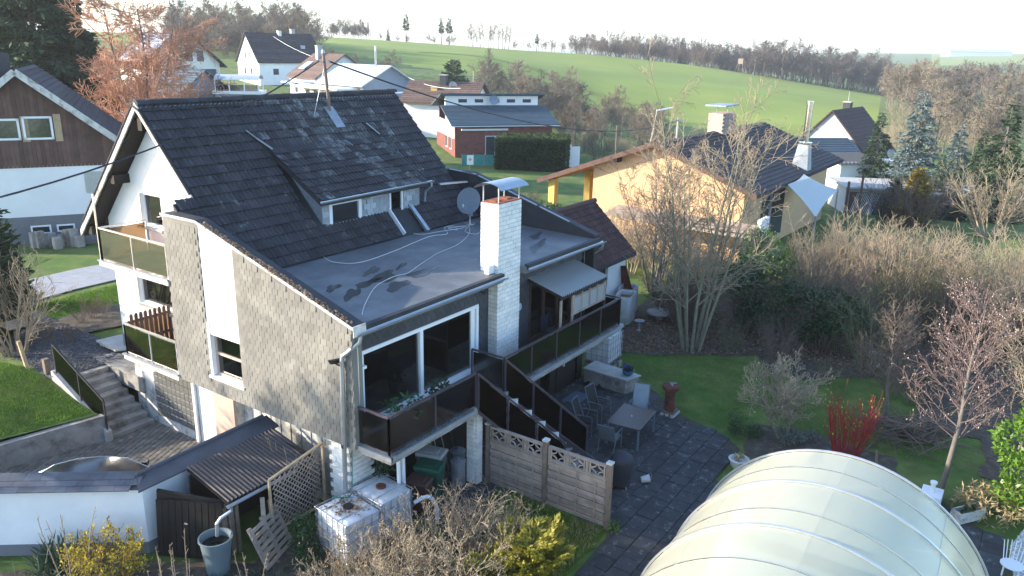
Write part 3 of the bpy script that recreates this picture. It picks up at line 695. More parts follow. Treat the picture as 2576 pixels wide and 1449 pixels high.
# terrace doors on the right
window(house, 'y', FY-.03, SX+8.05, SX+10.6, 2.42, 4.35, fm=m_bframe, gm=m_glass, mull=(20.45, 21.3), fw_=.08, dep=.12, name='terrace_door')
m = MB()
for x0, n in ((19.72, 8), (20.55, 7), (21.45, 6)):
    for i in range(n): m.box(x0+i*.045, FY+.16+.025*(i % 2), 2.47, x0+i*.045+.04, FY+.19+.025*(i % 2), 4.3)
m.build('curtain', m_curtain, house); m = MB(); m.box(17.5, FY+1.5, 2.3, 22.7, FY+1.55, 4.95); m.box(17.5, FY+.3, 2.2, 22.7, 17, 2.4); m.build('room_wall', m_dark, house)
m = MB(); m.lathe([(.13, -.02), (.13, 0), (.10, .03), (.04, .045)], (0, 0, 0), 20); wm = m.build('wall_clock', M('clock_face', (.35, .5, .58), .4, .3, 20), None, label='round pale blue clock hanging on the dark wall beside the chimney', cat='clock', base=False)
wm.location = (19.02, FY-.025, 3.75); wm.rotation_euler = (R(90), 0, 0)
# ---- basement walls
m = MB(); m.wall((12.08, 22.4, 0), (0, -1), 9.6, 2.32, .25, [(1.0, .3, 3.0, 2.12), (3.12, .02, 3.95, 2.1), (5.0, .02, 9.0, 2.15)]); m.build('garage_wall', m_whitedirty, house)
gbm = boxmesh('glass_block', .19, .08, .19, m_gblock, .015)
fm = MB(); fm.box(12.14, 19.4, .3, 12.2, 21.4, 2.12)
gw = fm.build('glass_block_panel', m_concl, house)
for i in range(9):
    for j in range(8): link('glass_block', gbm, gw, Vector((12.11, 19.53+i*.217, .34+j*.22))-W[house], (0, 0, R(90)))
m = MB(); m.box(12.12, 18.46, .03, 12.17, 19.27, 2.08); gd = m.build('side_door', m_white, house); mm = MB(); mm.tube([(12.08, 18.6, 1.0), (12.05, 18.6, 1.0), (12.05, 18.7, 1.0)], .012, 6); mm.build('handle', m_alu, gd)
m = MB(); m.box(12.02, 19.28, .02, 12.12, 19.38, 2.1); m.build('door_frame', m_wframe, house)
m = MB(); m.box(12.07, 17.52, .02, 12.20, 18.42, 2.2); m.box(12.0, 17.42, .0, 12.3, 17.52, 2.25); m.build('pillar_render', m_pinkr, house)
m = MB()
for i in range(20): m.box(12.30+.02*(i % 2), 13.45+i*.2, .05, 12.34+.02*(i % 2), 13.64+i*.2, 2.15)
m.build('garage_door', m_whitedirty, house)
m = MB(); m.box(12.06, 21.05+.25, 1.75, 12.09, 21.45+.1, 2.15); m.build('vent_frame', m_wframe, house)
m = MB(); m.box(SX+.28, FY+.02, 2.28, 12.3, 22.0, 2.31); m.build('overhang_soffit', m_whitedirty, house)
# white brick corner pier
m = MB(); m.box(SX+.18, 12.62, 0, SX+.78, 13.3, 2.3); cp = m.build('corner_pier', m_mortar, house)
bk = boxmesh('brick', .235, .115, .112, m_brickw, .006); sp = []
for r in range(18):
    for c in range(3): sp.append(((SX+.3+c*.247+(.1 if r % 2 else 0)-.05, 12.655, .01+r*.125), (0, 0, 0)))
    for c in range(2): sp.append(((SX+.215, 12.85+c*.247+(.1 if r % 2 else 0), .01+r*.125), (0, 0, R(90))))
for loc, ro in sp: link('brick', bk, cp, Vector(loc)-W[house], ro)
# garden side basement: dark boards
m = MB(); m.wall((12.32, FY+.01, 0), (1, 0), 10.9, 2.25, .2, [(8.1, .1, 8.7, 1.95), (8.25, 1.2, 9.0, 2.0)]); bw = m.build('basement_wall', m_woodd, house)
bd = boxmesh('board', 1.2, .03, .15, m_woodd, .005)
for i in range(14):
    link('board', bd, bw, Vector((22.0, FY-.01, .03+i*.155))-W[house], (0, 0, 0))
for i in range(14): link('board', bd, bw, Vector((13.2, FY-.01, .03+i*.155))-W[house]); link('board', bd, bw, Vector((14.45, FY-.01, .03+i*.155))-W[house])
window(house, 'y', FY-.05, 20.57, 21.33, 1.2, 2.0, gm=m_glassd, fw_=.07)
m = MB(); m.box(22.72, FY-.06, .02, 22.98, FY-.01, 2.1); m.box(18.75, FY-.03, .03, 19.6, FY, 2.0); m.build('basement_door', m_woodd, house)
# ---- chimney, brick by brick
CX0, CX1, CY0, CY1, CZ = 17.45, 18.572, 12.43, 13.055, 7.2
m = MB(); m.box(CX0+.01, CY0+.01, 2.35, CX1-.006, CY1-.006, CZ-.03); ch = m.build('chimney', m_mortar, house)
bl = boxmesh('brick', .238, .115, .113, m_brickw, .006); bs = boxmesh('brick', .115, .115, .113, m_brickw, .006); nb = 0
for r in range(38):
    z = 2.41+r*.126; o = (r % 2)
    j = lambda: random.uniform(-.003, .003)
    def bk_at(me, x, y, ro=0): link('brick', me, ch, Vector((x, y, z))-W[house], (0, 0, R(90)*ro))
    if not o:
        for i in range(4): bk_at(bl, CX0+.119+i*.252, CY0+.0575+j())
        bk_at(bs, CX0+1.008+.0575, CY0+.0575+j())
        for i in range(2): bk_at(bl, CX0+.0575+j(), CY0+.127+.119+i*.252, 1)
    else:
        bk_at(bl, CX0+.0575, CY0+.119, 1)
        for i in range(4): bk_at(bl, CX0+.127+.119+i*.252-.0, CY0+.0575+j()) if i < 3 else bk_at(bl, CX0+.127+.119+3*.252, CY0+.0575+j())
        bk_at(bl, CX0+.0575+j(), CY0+.119+.252, 1); bk_at(bs, CX0+.0575+j(), CY0+.5615, 1)
m = MB(); m.box(CX0+.02, CY0+.02, CZ-.03, CX1-.02, CY1-.02, CZ+.02)
for x in (CX0+.25, CX0+.8): m.box(x-.13, CY0+.2, CZ, x+.13, CY1-.18, CZ+.05)
m.build('chimney_top', m_terra, house)
m = MB(); n = 10
for s in (0, .012):
    for i in range(n+1):
        t = math.pi*(.12+.76*i/n); y = (CY0+CY1)/2-math.cos(t)*.5; z = CZ+.30+math.sin(t)*.26+s
        m.v += [(CX0-.12, y, z), (CX1+.12, y, z)]
for i in range(n): m.f += [(2*i, 2*i+1, 2*i+3, 2*i+2), (2*n+2+2*i, 2*n+4+2*i, 2*n+5+2*i, 2*n+3+2*i)]
cap = m.build('chimney_cowl', m_zinc, house, True)
for x in (CX0+.06, CX1-.06):
    for y in (CY0+.05, CY1-.05): p = MB(); p.box(x-.015, y-.015, CZ-.02, x+.015, y+.015, CZ+.5); p.build('cowl_post', m_zinc, cap)
m = MB(); m.box(17.18, 12.55, 5.22, 17.45, 12.7, 5.46); m.build('flashing', m_wframe, house)
# ---- balconies on the white gable side
def balcony(z, y1, name):
    m = MB(); m.box(SX-.05, 19.1, z-.2, GX, y1, z-.03); s = m.build(name, m_whitedirty, house)
    m = MB(); m.box(SX-.08, 19.1, z-.06, SX+.0, y1+.03, z-.025); m.build('edge_strip', m_zincd, s)
    mm = MB()
    n = 6
    for i in range(n):
        for j in range(3): mm.box(SX+.02+j*.5, 19.13+i*(y1-19.13)/n, z-.029, SX+.5+j*.5, 19.11+(i+1)*(y1-19.13)/n, z)
    mm.build('floor_tile', M('balcony_tile', (.13, .08, .06), .7, .3, 3, island=.2, col2=(.45, .42, .36), c2scale=3), s)
    return s
def railing(pts, z0, z1, parent, posts, panel=m_smoke, rail=m_railp, pm=None, lo=.12, rname='railing'):
    """pts: polyline with z offsets; one panel between neighbouring posts"""
    r = MB()
    P3 = [Vector(p) for p in pts]
    for a, b in zip(P3[:-1], P3[1:]): r.bar(a+Vector((0, 0, z1)), b+Vector((0, 0, z1)), .045, .05)
    rl = r.build(rname, rail, parent)
    for a, b, n in zip(P3[:-1], P3[1:], posts):
        d = (b-a).normalized()
        for i in range(n+1):
            q = a.lerp(b, i/n); m = MB(); m.box(q.x-.02, q.y-.02, q.z+z0, q.x+.02, q.y+.02, q.z+z1-.02); m.build('post', pm or rail, rl)
            if i < n:
                e = a.lerp(b, (i+1)/n); m = MB(); s, t = q+d*.05, e-d*.05; side = Vector((-d.y, d.x, 0)).normalized()*.008
                lo3, hi3 = Vector((0, 0, z0+lo)), Vector((0, 0, z1-.06))
                m.hexa([s+side+lo3, t+side+lo3, t-side+lo3, s-side+lo3, s+side+hi3, t+side+hi3, t-side+hi3, s-side+hi3]); m.build('panel', panel, rl)
    return rl
sU = balcony(5.2, 22.55, 'balcony_slab'); sL = balcony(2.43, 21.85, 'balcony_slab')
railing([(SX+.02, 19.15, 5.2), (SX+.02, 22.45, 5.2), (GX-.03, 22.45, 5.2)], -.1, .92, house, (2, 1), panel=m_smokel, pm=m_alu, rail=m_alu)
railing([(SX+.02, 19.15, 2.43), (SX+.02, 21.75, 2.43), (GX-.03, 21.75, 2.43)], -.1, .92, house, (2, 1), panel=m_smokel, pm=m_zincd, rail=m_alu)
m = MB(); m.box(SX-.01, 22.5, 5.15, SX+.03, 22.54, 7.1); m.build('awning_pole', m_alu, house)
# picket screen on the lower balcony
ps = MB(); ps.box(SX+.1, 21.66, 2.72, GX-.02, 21.70, 2.79); ps.box(SX+.1, 21.66, 3.32, GX-.02, 21.70, 3.39)
scr = ps.build('picket_screen', m_woodb, house)
pk = MB(); pk.prism([(-.05, 0, 0), (.05, 0, 0), (.05, 0, 1.09), (.03, 0, 1.15), (-.03, 0, 1.15), (-.05, 0, 1.09)], (0, .025, 0)); pkm = mesh('picket', pk.v, pk.f, m_woodb)
for i in range(9): link('picket', pkm, scr, Vector((SX+.2+i*.15, 21.63, 2.45))-W[house])
# ---- garden balcony, landing, stairs
m = MB(); m.box(SX+.1, 11.2, 2.18, 23.05, FY, 2.36); gs = m.build('garden_balcony', m_conc, house)
m = MB(); m.box(SX+.06, 11.13, 2.30, 14.72, 11.2, 2.40); m.box(16.08, 11.13, 2.30, 23.1, 11.2, 2.40); m.box(SX+.03, 11.13, 2.3, SX+.1, FY, 2.4); m.build('edge_strip', m_zincd, gs)
mm = MB()
for i in range(23):
    for j in range(3): mm.box(SX+.12+i*.5, 11.22+j*.505, 2.355, SX+.6+i*.5, 11.71+j*.505, 2.385+random.uniform(0, .004))
mm.build('floor_tiles', m_conc, gs)
railing([(SX+.12, FY-.05, 2.4), (SX+.12, 11.26, 2.4), (14.9, 11.26, 2.4)], -.08, .95, house, (1, 2))
railing([(16.16, FY-.4, 2.4), (16.16, 11.26, 2.4), (22.95, 11.26, 2.4), (22.95, FY-.1, 2.4)], -.08, .95, house, (1, 5, 1))
st = MB(); NS = 13; SD = Vector((.72, -.69, 0)); L0 = Vector((14.92, 11.2, 0)); R0 = Vector((16.14, 11.2, 0)); RUN = .2
for q in (L0, R0-Vector((.06, 0, 0))):
    e = q+SD*RUN*NS; st.prism([q+up*2.36, q+up*2.2, e-SD*.1, e+SD*.1, e+up*.1+SD*.1], (.06, 0, 0))
stc = st.build('staircase', m_railp, house)
for i in range(NS):
    b = MB(); z = 2.4-(i+1)*.1846; a0 = L0+SD*RUN*i+Vector((.07, 0, z)); a1 = R0+SD*RUN*i+Vector((-.07, 0, z)); f = SD*.24; t = Vector((0, 0, -.05))
    b.hexa([a0+f+t, a1+f+t, a1+t, a0+t, a0+f, a1+f, a1, a0]); b.build('step', m_conc, stc)
    if i in (1, 3, 5, 7): b = MB(); c = a1-Vector((.12, 0, 0)); g = Vector((.11, 0, 0)); h = Vector((0, 0, .16)); b.hexa([c+f*.9, c+f*.9+g, c+g, c, c+f*.9+h, c+f*.9+g+h, c+g+h, c+h]); b.build('stringer_block', m_brickw, stc)
E_ = SD*RUN*(NS-1)
railing([L0+up*2.4, L0+E_+up*.2], -.1, .93, house, (3,), lo=.02)
railing([R0+up*2.4, R0+E_+up*.2], -.1, .93, house, (3,), lo=.02)
m = MB(); m.box(15.02, 11.32, 0, 15.24, 11.55, 2.18); pr = m.build('brick_pier', m_mortar, house)
for r in range(17):
    link('brick', bk, pr, Vector((15.13, 11.345, .02+r*.126))-W[house]); link('brick', bk, pr, Vector((15.045, 11.5, .02+r*.126))-W[house], (0, 0, R(90)))
# terrace canopy of corrugated sheet with glazed windbreak
def corr(m, x0, x1, ya, za, yb, zb, n, amp, th=.0):
    """corrugated sheet, ribs running from (ya,za) to (yb,zb)"""
    b = len(m.v)
    for i in range(n*4+1):
        x = x0+(x1-x0)*i/(n*4); w = amp*math.sin(i*math.pi/2)
        m.v += [(x, ya, za+w), (x, yb, zb+w)]
    for i in range(n*4): m.f.append((b+2*i, b+2*i+2, b+2*i+3, b+2*i+1))
    return m
cn = corr(MB(), 19.45, 22.35, 11.45, 4.22, FY-.01, 4.58, 24, .03).build('canopy_roof', m_poly, house, True)
m = MB(); m.box(19.45, 11.5, 4.08, 22.35, 11.56, 4.17); m.box(19.5, 12.1, 4.2, 22.3, 12.14, 4.28)
for x in (19.5, 20.9, 22.3): m.bar((x, 11.5, 4.16), (x, FY-.02, 4.5), .05, .07)
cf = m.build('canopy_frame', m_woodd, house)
for x in (19.5, 20.2, 22.3): p = MB(); p.box(x-.03, 11.5, 2.38, x+.03, 11.56, 4.08); p.build('canopy_post', m_woodg if x < 21 else m_railp, cf)
wb = MB(); x0, x1 = 20.25, 22.25
for z in (3.42, 3.95): wb.box(x0, 11.5, z, x1, 11.55, z+.06)
for i in range(5): x = x0+i*(x1-x0)/4; wb.box(x-.03, 11.495, 3.42, x+.03, 11.555, 4.08)
wbo = wb.build('windbreak', m_woodg, house)
for i in range(4): p = MB(); x = x0+i*(x1-x0)/4; p.box(x+.03, 11.52, 3.48, x+(x1-x0)/4-.03, 11.53, 3.95); p.build('pane', m_poly, wbo)
# small things on the wall
m = MB(); m.prism([(SX-.35, 12.55, 4.55), (SX-.02, 12.55, 4.50), (SX-.02, 12.55, 4.4), (SX-.3, 12.55, 4.45)], (0, .08, 0)); m.tube([(SX-.2, 12.58, 4.45), (SX, 12.6, 4.3)], .02, 6); m.build('floodlight', m_black, house)
m = MB(); m.box(SX+.5, FY-.28, 4.05, SX+.7, FY-.18, 4.12); m.tube([(SX+.6, FY-.2, 4.08), (SX+.6, FY, 4.0)], .015, 6); m.build('camera_light', m_wframe, house)
m = MB(); m.tube([(SX+.16, 12.2, 2.35), (SX+.16, 12.2, 5.1)], .018, 6); m.build('cable_pipe', m_alu, house)
m = MB(); m.tube([(17.0, FY-.05, 4.75), (16.95, FY-.2, 4.68), (17.0, FY-.25, 4.85)], .015, 5); m.tube([(17.0, FY-.05, 4.75), (17.1, FY-.2, 4.68), (17.1, FY-.25, 4.9)], .015, 5); m.build('lamp_bracket', m_cabled, house)
# ================================================================ on the flat roof
def cable(name, pts, r, mat, label, cat='cable', n=5, sub=8, group=None):
    P3 = [Vector(p) for p in pts]; out = []
    for i in range(len(P3)-1):
        p0, p1, p2, p3 = P3[max(i-1, 0)], P3[i], P3[i+1], P3[min(i+2, len(P3)-1)]
        for k in range(sub):
            t = k/sub; out.append(.5*((2*p1)+(p2-p0)*t+(2*p0-5*p1+4*p2-p3)*t*t+(3*p1-p0-3*p2+p3)*t**3))
    out.append(P3[-1]); m = MB(); m.tube(out, r, n); return m.build(name, mat, None, True, label=label, cat=cat, group=group)
def fz(y): return 5.222+(y-12.22)*.019
def rp(x, y): q = PZ(x, y, 5.25); return Vector((q.x, q.y, fz(q.y)))
cable('aerial_cable', [rp(*q) for q in [(812, 650), (840, 664), (905, 664), (985, 638), (1040, 615), (1085, 598), (1125, 592), (1118, 578), (1140, 573), (1150, 582), (1128, 578), (1172, 572)]], .011, m_cable, 'white cable looping over the flat roof from the tiles to the satellite dish')
cable('aerial_cable', [rp(*q) for q in [(911, 790), (918, 765), (945, 722), (990, 697), (1025, 688), (1060, 665), (1100, 640), (1150, 618), (1178, 594), (1182, 575)]], .009, m_cable, 'thin white cable running across the puddles to the gutter')
cable('aerial_cable', [rp(*q) for q in [(1022, 588), (1060, 594), (1110, 586), (1160, 578), (1182, 570), (1170, 585), (1196, 592), (1206, 588)]], .009, m_cable, 'white cable lying between the roof door and the chimney')
b = rp(1182, 568); dish = thing('satellite_dish', 'grey satellite dish on a short mast behind the white brick chimney', 'satellite dish', b)
m = MB(); m.tube([b, b+Vector((0, 0, .72))], .025, 8); m.lathe([(.2, 0), (.2, .04)], b, 12); m.build('mast', m_alu, dish)
dv = (Vector((0, 0, CAMZ))-b); dv.z = 0; dv = (dv.normalized()*.9+crt*-.35+up*.35).normalized()
m = MB(); n = 24; c = b+Vector((0, 0, .82))+dv*.08; u = dv.cross(up).normalized(); v = u.cross(dv).normalized()
for ring in range(6):
    r = .44*ring/5
    for k in range(n): a = 2*math.pi*k/n; m.v.append(tuple(c+u*math.cos(a)*r+v*math.sin(a)*r*1.08+dv*(r*r*.35)))
for ring in range(5):
    for k in range(n): m.f.append((ring*n+k, ring*n+(k+1) % n, (ring+1)*n+(k+1) % n, (ring+1)*n+k))
m.build('reflector', m_satgrey, dish, True)
m = MB(); m.tube([c-v*.46, c-v*.3+dv*.5], .015, 6); m.lathe([(.035, 0), (.035, .1)], c-v*.3+dv*.5, 8); m.box(b.x-.05, b.y-.05, b.z+.3, b.x+.1, b.y+.06, b.z+.42); m.build('receiver_arm', m_alu, dish)
q0 = rp(1150, 557); m = MB(); m.bar(q0+Vector((-.35, .55, 1.28)), q0+Vector((.75, .15, 1.28)), .16, .05); m.build('aerial_bar', m_alu, dish)
# service mast with overhead wires
mb = Vector((19.2, 20.85, rz(20.85))); mt = Vector((19.05, 20.9, 11.05))
mast = thing('service_mast', 'rusty brown electricity mast standing on the tiled roof', 'mast', mb)
m = MB(); m.tube([mb-Vector((0, 0, .2)), mt], .055, 10); m.build('pole', m_brownpatch, mast, True)
m = MB(); m.bar(mt+Vector((-.22, .05, -.28)), mt+Vector((.22, -.05, -.28)), .04, .04); m.lathe([(.07, 0), (.05, .1), (.0, .16)], mt, 10); m.build('insulator_bar', m_galv, mast)
m = MB(); m.tube([mt-Vector((0, 0, .5)), (18.3, 20.7, rz(20.7)+.05)], .012, 5); m.build('stay_wire', m_galv, mast)
m = MB(); m.hexa([(19.0, 20.35, rz(20.35)+.10), (19.4, 20.35, rz(20.35)+.10), (19.4, 20.95, rz(20.95)+.10), (19.0, 20.95, rz(20.95)+.10), (19.0, 20.35, rz(20.35)+.125), (19.4, 20.35, rz(20.35)+.125), (19.4, 20.95, rz(20.95)+.125), (19.0, 20.95, rz(20.95)+.125)]); m.build('lead_flashing', m_zincd, mast)
wires = MB()
def wire(name, a, b, sag, r, mat, label, group=None):
    a, b = Vector(a), Vector(b); pts = [a.lerp(b, i/14)-Vector((0, 0, sag*4*(i/14)*(1-i/14))) for i in range(15)]
    m = MB(); m.tube(pts, r, 5); return m.build(name, mat, None, True, label=label, cat='wire', group=group)
wire('overhead_wire', mt-Vector((.2, 0, .25)), P(-60, 512, 15), .45, .022, m_cabled, 'thick black overhead wire crossing the white gable and the roof edge')
pole_r = gx(1706, 74); pole_t = P(1706, 303, 74)
wire('overhead_wire', mt+Vector((.2, 0, -.25)), pole_t, 1.6, .03, m_cabled, 'black overhead wire from the roof mast to the far pole')
# ================================================================ boundary wall, shed and front corner
wl = thing('boundary_wall', 'white painted garden wall with slate coping in front of the parked car', 'wall', (7, 17, 0))
A0, A1 = Vector((3.6, 21.45, 0)), Vector((8.22, 15.62, 0)); dA = (A1-A0).normalized(); nA = Vector((dA.y, -dA.x, 0)); LA = (A1-A0).length
if nA.dot(-A0) < 0: nA = -nA
A2 = Vector((11.9, 15.58, 0))
m = MB(); m.prism([A0, A1, A2, A2+Vector((0, .24, 0)), A1+Vector((.1, .24, 0)), A0-nA*.24], (0, 0, 1.72)); m.build('wall_face', M('white_wall_paint', (.74, .75, .76), .85, .06, 1.5, .35, 9), wl)
m = MB(); m.prism([A0+nA*.02, A1+nA*.02-Vector((.01, .02, 0)), A1+Vector((.8, -.02, 0)), A1+Vector((.8, .1, 0)), A1, A0], (0, 0, .28)); m.build('plinth', m_plinth, wl)
zc = lambda k: 1.70+k*.26
bed = MB(); bed.prism([A0+nA*.16+up*1.72, A0-nA*.3+up*1.72, A0-nA*.3+up*1.86], A1-A0+Vector((.0, 0, 0))); cpb = bed.build('coping_bed', m_feltb, wl)
slc = MB(); slc.hexa([(-.17, 0, 0), (.17, 0, 0), (.17, .26, 0), (-.17, .26, 0), (-.17, 0, .022), (.17, 0, .022), (.17, .26, .01), (-.17, .26, .01)]); slcm = mesh('coping_slate', slc.v, slc.f, m_cope)
pit = math.atan2(.14, .46); az = math.atan2(dA.y, dA.x)
from mathutils import Euler
for r in range(3):
    for c in range(int(LA/.345)):
        s = .17+c*.345+(.17 if r % 2 else 0); q = A0+dA*s+nA*(.2-r*.165)+up*(1.715+r*.051)
        o = link('coping_slate', slcm, cpb, q-W[wl]); o.rotation_euler = Euler((pit, 0, az), 'XYZ'); o.rotation_euler.z = math.atan2(-nA.y, -nA.x)-R(90); o.rotation_euler.x = pit
m = MB(); m.hexa([A1+Vector((-.18, -.18, 1.70)), A2+Vector((0, -.18, 1.78)), A2+Vector((0, .30, 1.93)), A1+Vector((.06, .30, 1.83)), A1+Vector((-.18, -.18, 1.735)), A2+Vector((0, -.18, 1.82)), A2+Vector((0, .30, 1.97)), A1+Vector((.06, .30, 1.865))]); m.build('felt_coping', m_cope, wl)
m = MB(); m.tube([A1+Vector((.06, .30, 1.87)), A2+Vector((-.1, .32, 1.98))], .05, 8); m.build('ridge_roll', m_cope, wl)
sh = thing('lean_to_shed', 'dark timber lean to with brown corrugated roof behind the white wall', 'shed', (10.3, 14.6, 0))
c0 = MB(); b0 = 0
for i in range(24*4+1):
    x = 9.12+(11.62-9.12)*i/96; w = .025*math.sin(i*math.pi/2); c0.v += [(x-.0, 13.75, 1.56+w), (x+.12, 15.42, 1.80+w)]
for i in range(96): c0.f.append((2*i, 2*i+2, 2*i+3, 2*i+1))
c0.build('roof', M('brown_corrugated_sheet', (.036, .03, .031), .6, .3, 3, .2, 30), sh, True)
m = MB(); m.prism([(9.1, 13.74, 1.5), (11.6, 13.74, 1.5), (11.7, 15.4, 1.72), (9.22, 15.4, 1.72)], (0, 0, .02)); m.build('roof_boards', m_woodd, sh)
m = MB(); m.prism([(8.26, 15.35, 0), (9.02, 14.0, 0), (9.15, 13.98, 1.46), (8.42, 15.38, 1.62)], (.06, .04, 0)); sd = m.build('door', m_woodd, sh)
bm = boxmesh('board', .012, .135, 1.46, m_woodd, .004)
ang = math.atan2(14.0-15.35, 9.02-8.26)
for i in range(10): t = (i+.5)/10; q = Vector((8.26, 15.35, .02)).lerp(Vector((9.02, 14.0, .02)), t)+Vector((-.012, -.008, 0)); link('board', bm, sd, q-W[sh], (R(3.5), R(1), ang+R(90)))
m = MB(); m.tube([(8.62, 14.68, .95), (8.57, 14.65, .95), (8.60, 14.58, .95)], .012, 6); m.build('handle', m_alu, sd)
m = MB(); m.box(9.15, 15.2, 0, 11.5, 15.25, 1.7); m.box(11.5, 13.8, 0, 11.54, 15.2, 1.7); m.build('back_wall', m_woodd, sh)
for i in range(8): m = MB(); m.box(9.06+i*.06, 13.96+.02*(i % 3), 0, 9.1+i*.06, 14.0+.02*(i % 3), 1.2+.1*(i % 3)); m.build('plank', m_woodpost, sh)
m = gutter(MB(), (9.05, 13.69, 1.5), (11.0, 13.69, 1.52), .055); m.tube([(9.15, 13.69, 1.47), (9.15, 13.7, 1.35), (8.95, 13.82, 1.22), (8.86, 13.86, 1.1), (8.84, 13.86, .8)], .04, 8); m.build('gutter', m_zinc, sh)
# trellis panel
tl = thing('trellis_panel', 'weathered wooden lattice panel standing against the corrugated lean to', 'trellis', (10.9, 13.55, 0))
m = MB(); 
for a, b in (((10.08, 13.55, .35), (10.08, 13.55, 1.72)), ((11.66, 13.5, .35), (11.66, 13.5, 2.02)), ((10.08, 13.55, 1.72), (11.66, 13.5, 2.02)), ((10.08, 13.55, .36), (11.66, 13.5, .36))): m.bar(a, b, .06, .045)
m.tube([(10.1, 13.56, 0), (10.1, 13.56, .4)], .03, 6); m.tube([(11.64, 13.51, 0), (11.64, 13.51, .4)], .03, 6)
m.build('frame', m_woodlight, tl)
for s in (1, -1):
    for i in range(-7, 18):
        c = 10.1+i*.14; pts = []
        for k in range(13):
            x = c+k*.13 if s > 0 else c+1.56-k*.13; z = .4+k*.13
            if 10.12 < x < 11.62 and z < 1.70+(x-10.1)*.19: pts.append((x, 13.54+.008*s, z))
        if len(pts) > 1: m = MB(); m.bar(pts[0], pts[-1], .03, .008, (0, 1, 0)); m.build('slat', m_woodg, tl)
# rain barrel
rb = thing('rain_barrel', 'open grey plastic rain barrel under the lean to downpipe', 'barrel', (8.74, 13.78, 0))
m = MB(); m.lathe([(.25, 0), (.34, .82), (.37, .83), (.37, .87), (.34, .87), (.32, .8), (.30, .6), (.0, .58)], (8.74, 13.78, 0), 28, False); m.build('tub', M('grey_tub', (.13, .17, .19), .5, .1, 3), rb, True)
m = MB(); m.lathe([(.31, .70), (.0, .705)], (8.74, 13.78, 0), 24, False); m.build('water', M('barrel_water', (.01, .01, .008), .05, .05, 1), rb)
# pallet leaning
pl_ = thing('pallet', 'grey wooden pallet leaning in front of the lean to', 'pallet', (9.8, 13.1, 0))
u = Vector((.93, .35, 0)); nrm_ = Vector((-.2, .45, .87)).normalized(); o0 = Vector((9.35, 12.85, .02)); vv = Vector((-.12, .42, .9)).normalized()
for i in range(7): m = MB(); a = o0+vv*(.06+i*.145); m.bar(a, a+u*1.15, .022, .09, vv); m.build('slat', m_woodg, pl_)
for i in range(3): m = MB(); a = o0+u*(.05+i*.52)+Vector((.02, .05, 0)); m.bar(a, a+vv*1.02, .09, .08, u); m.build('runner', m_woodg, pl_)
for k, (x, y, h, tx) in enumerate([(9.7, 13.35, 1.35, .2), (10.0, 13.35, 1.2, .1)]):
    m = MB(); m.bar((x, y, 0), (x+tx, y+.25, h), .1, .02); m.build('plank', m_woodg, None, label=['tall grey plank leaning at the lean to gutter', 'shorter grey plank leaning beside the tall one'][k], cat='plank')
# ---- caged water tanks
def ibc(loc, rot, label, open_top=False, h=1.0, base=.16):
    t = thing('water_tank', label, 'tank'); L, B = 1.16, .96
    m = MB(); n = 0
    prof = []
    def ringp(z, s):
        out = []
        for cx, cy, a0 in ((1, 1, 0), (-1, 1, 90), (-1, -1, 180), (1, -1, 270)):
            for k in range(4): a = R(a0+k*30); out.append((cx*(L/2-.1)*1+math.cos(a)*.1*s-(1-s)*cx*.1, cy*(B/2-.1)+math.sin(a)*.1*s-(1-s)*cy*.1, z))
        return out
    lv = [(base, .7), (base+.04, 1), (base+.3, 1), (base+.31, .97), (base+.36, .97), (base+.37, 1), (base+.62, 1), (base+.63, .97), (base+.68, .97), (base+.69, 1), (base+h-.06, 1), (base+h, .5)]
    for z, s in lv:
        m.v += [(x*(.985 if s < 1 and s > .9 else 1), y*(.985 if s < 1 and s > .9 else 1), z) for x, y, z in ringp(z, max(s, .5))]
    for i in range(len(lv)-1):
        for k in range(16): a = i*16+k; b = i*16+(k+1) % 16; m.f.append((a, b, b+16, a+16))
    m.f.append(tuple(range(16))[::-1])
    if not open_top: m.f.append(tuple((len(lv)-1)*16+k for k in range(16)))
    m.build('tank', m_hdpe, t, True)
    if not open_top:
        c = MB(); c.lathe([(.12, base+h-.01), (.12, base+h+.05), (.0, base+h+.055)], (0, 0, 0), 14, False); c.build('cap', m_rust if 'orange' in label else m_black, t)
    for z in (base+.02, base+.27, base+.52, base+.77, base+h-.02): c = MB(); c.tube([(L/2+.02, B/2+.02, z), (-L/2-.02, B/2+.02, z), (-L/2-.02, -B/2-.02, z), (L/2+.02, -B/2-.02, z), (L/2+.02, B/2+.02, z)], .011, 5, False); c.build('cage_ring', m_galv, t)
    c = MB()
    for i in range(6):
        x = -L/2+.05+i*(L-.1)/5
        for s in (-1, 1): c.tube([(x, s*(B/2+.03), base-.02), (x, s*(B/2+.03), base+h)], .010, 5)
    for i in range(5):
        y = -B/2+.06+i*(B-.12)/4
        for s in (-1, 1): c.tube([(s*(L/2+.03), y, base-.02), (s*(L/2+.03), y, base+h)], .010, 5)
    for x in (-.3, .3): c.tube([(x, -B/2-.03, base+h), (x, B/2+.03, base+h+.01)], .012, 5)
    c.build('cage_bars', m_galv, t)
    for x in (-.45, 0, .45): c = MB(); c.box(x-.07, -.48, 0, x+.07, .48, base-.03); c.build('pallet_block', m_woodpost, t)
    place(t, loc, rot); return t
ibc((10.98, 11.95, 0), R(82), 'cage tank littered with dead leaves in front of the slate corner')
ibc((12.06, 11.95, 0), R(84), 'cage tank with orange cap beside the white brick pier')
ibc((24.45, 12.55, .25), R(4), 'cage tank raised on blocks at the patio corner under the balcony end')
t = thing('block_stand', 'low grey stone stand carrying the patio cage tank', 'stand', (24.45, 12.5, 0))
for x in (-.45, .0, .45): m = MB(); m.box(24.45+x-.12, 12.05, 0, 24.45+x+.12, 13.0, .248); m.build('block', m_conc, t)
m = MB()
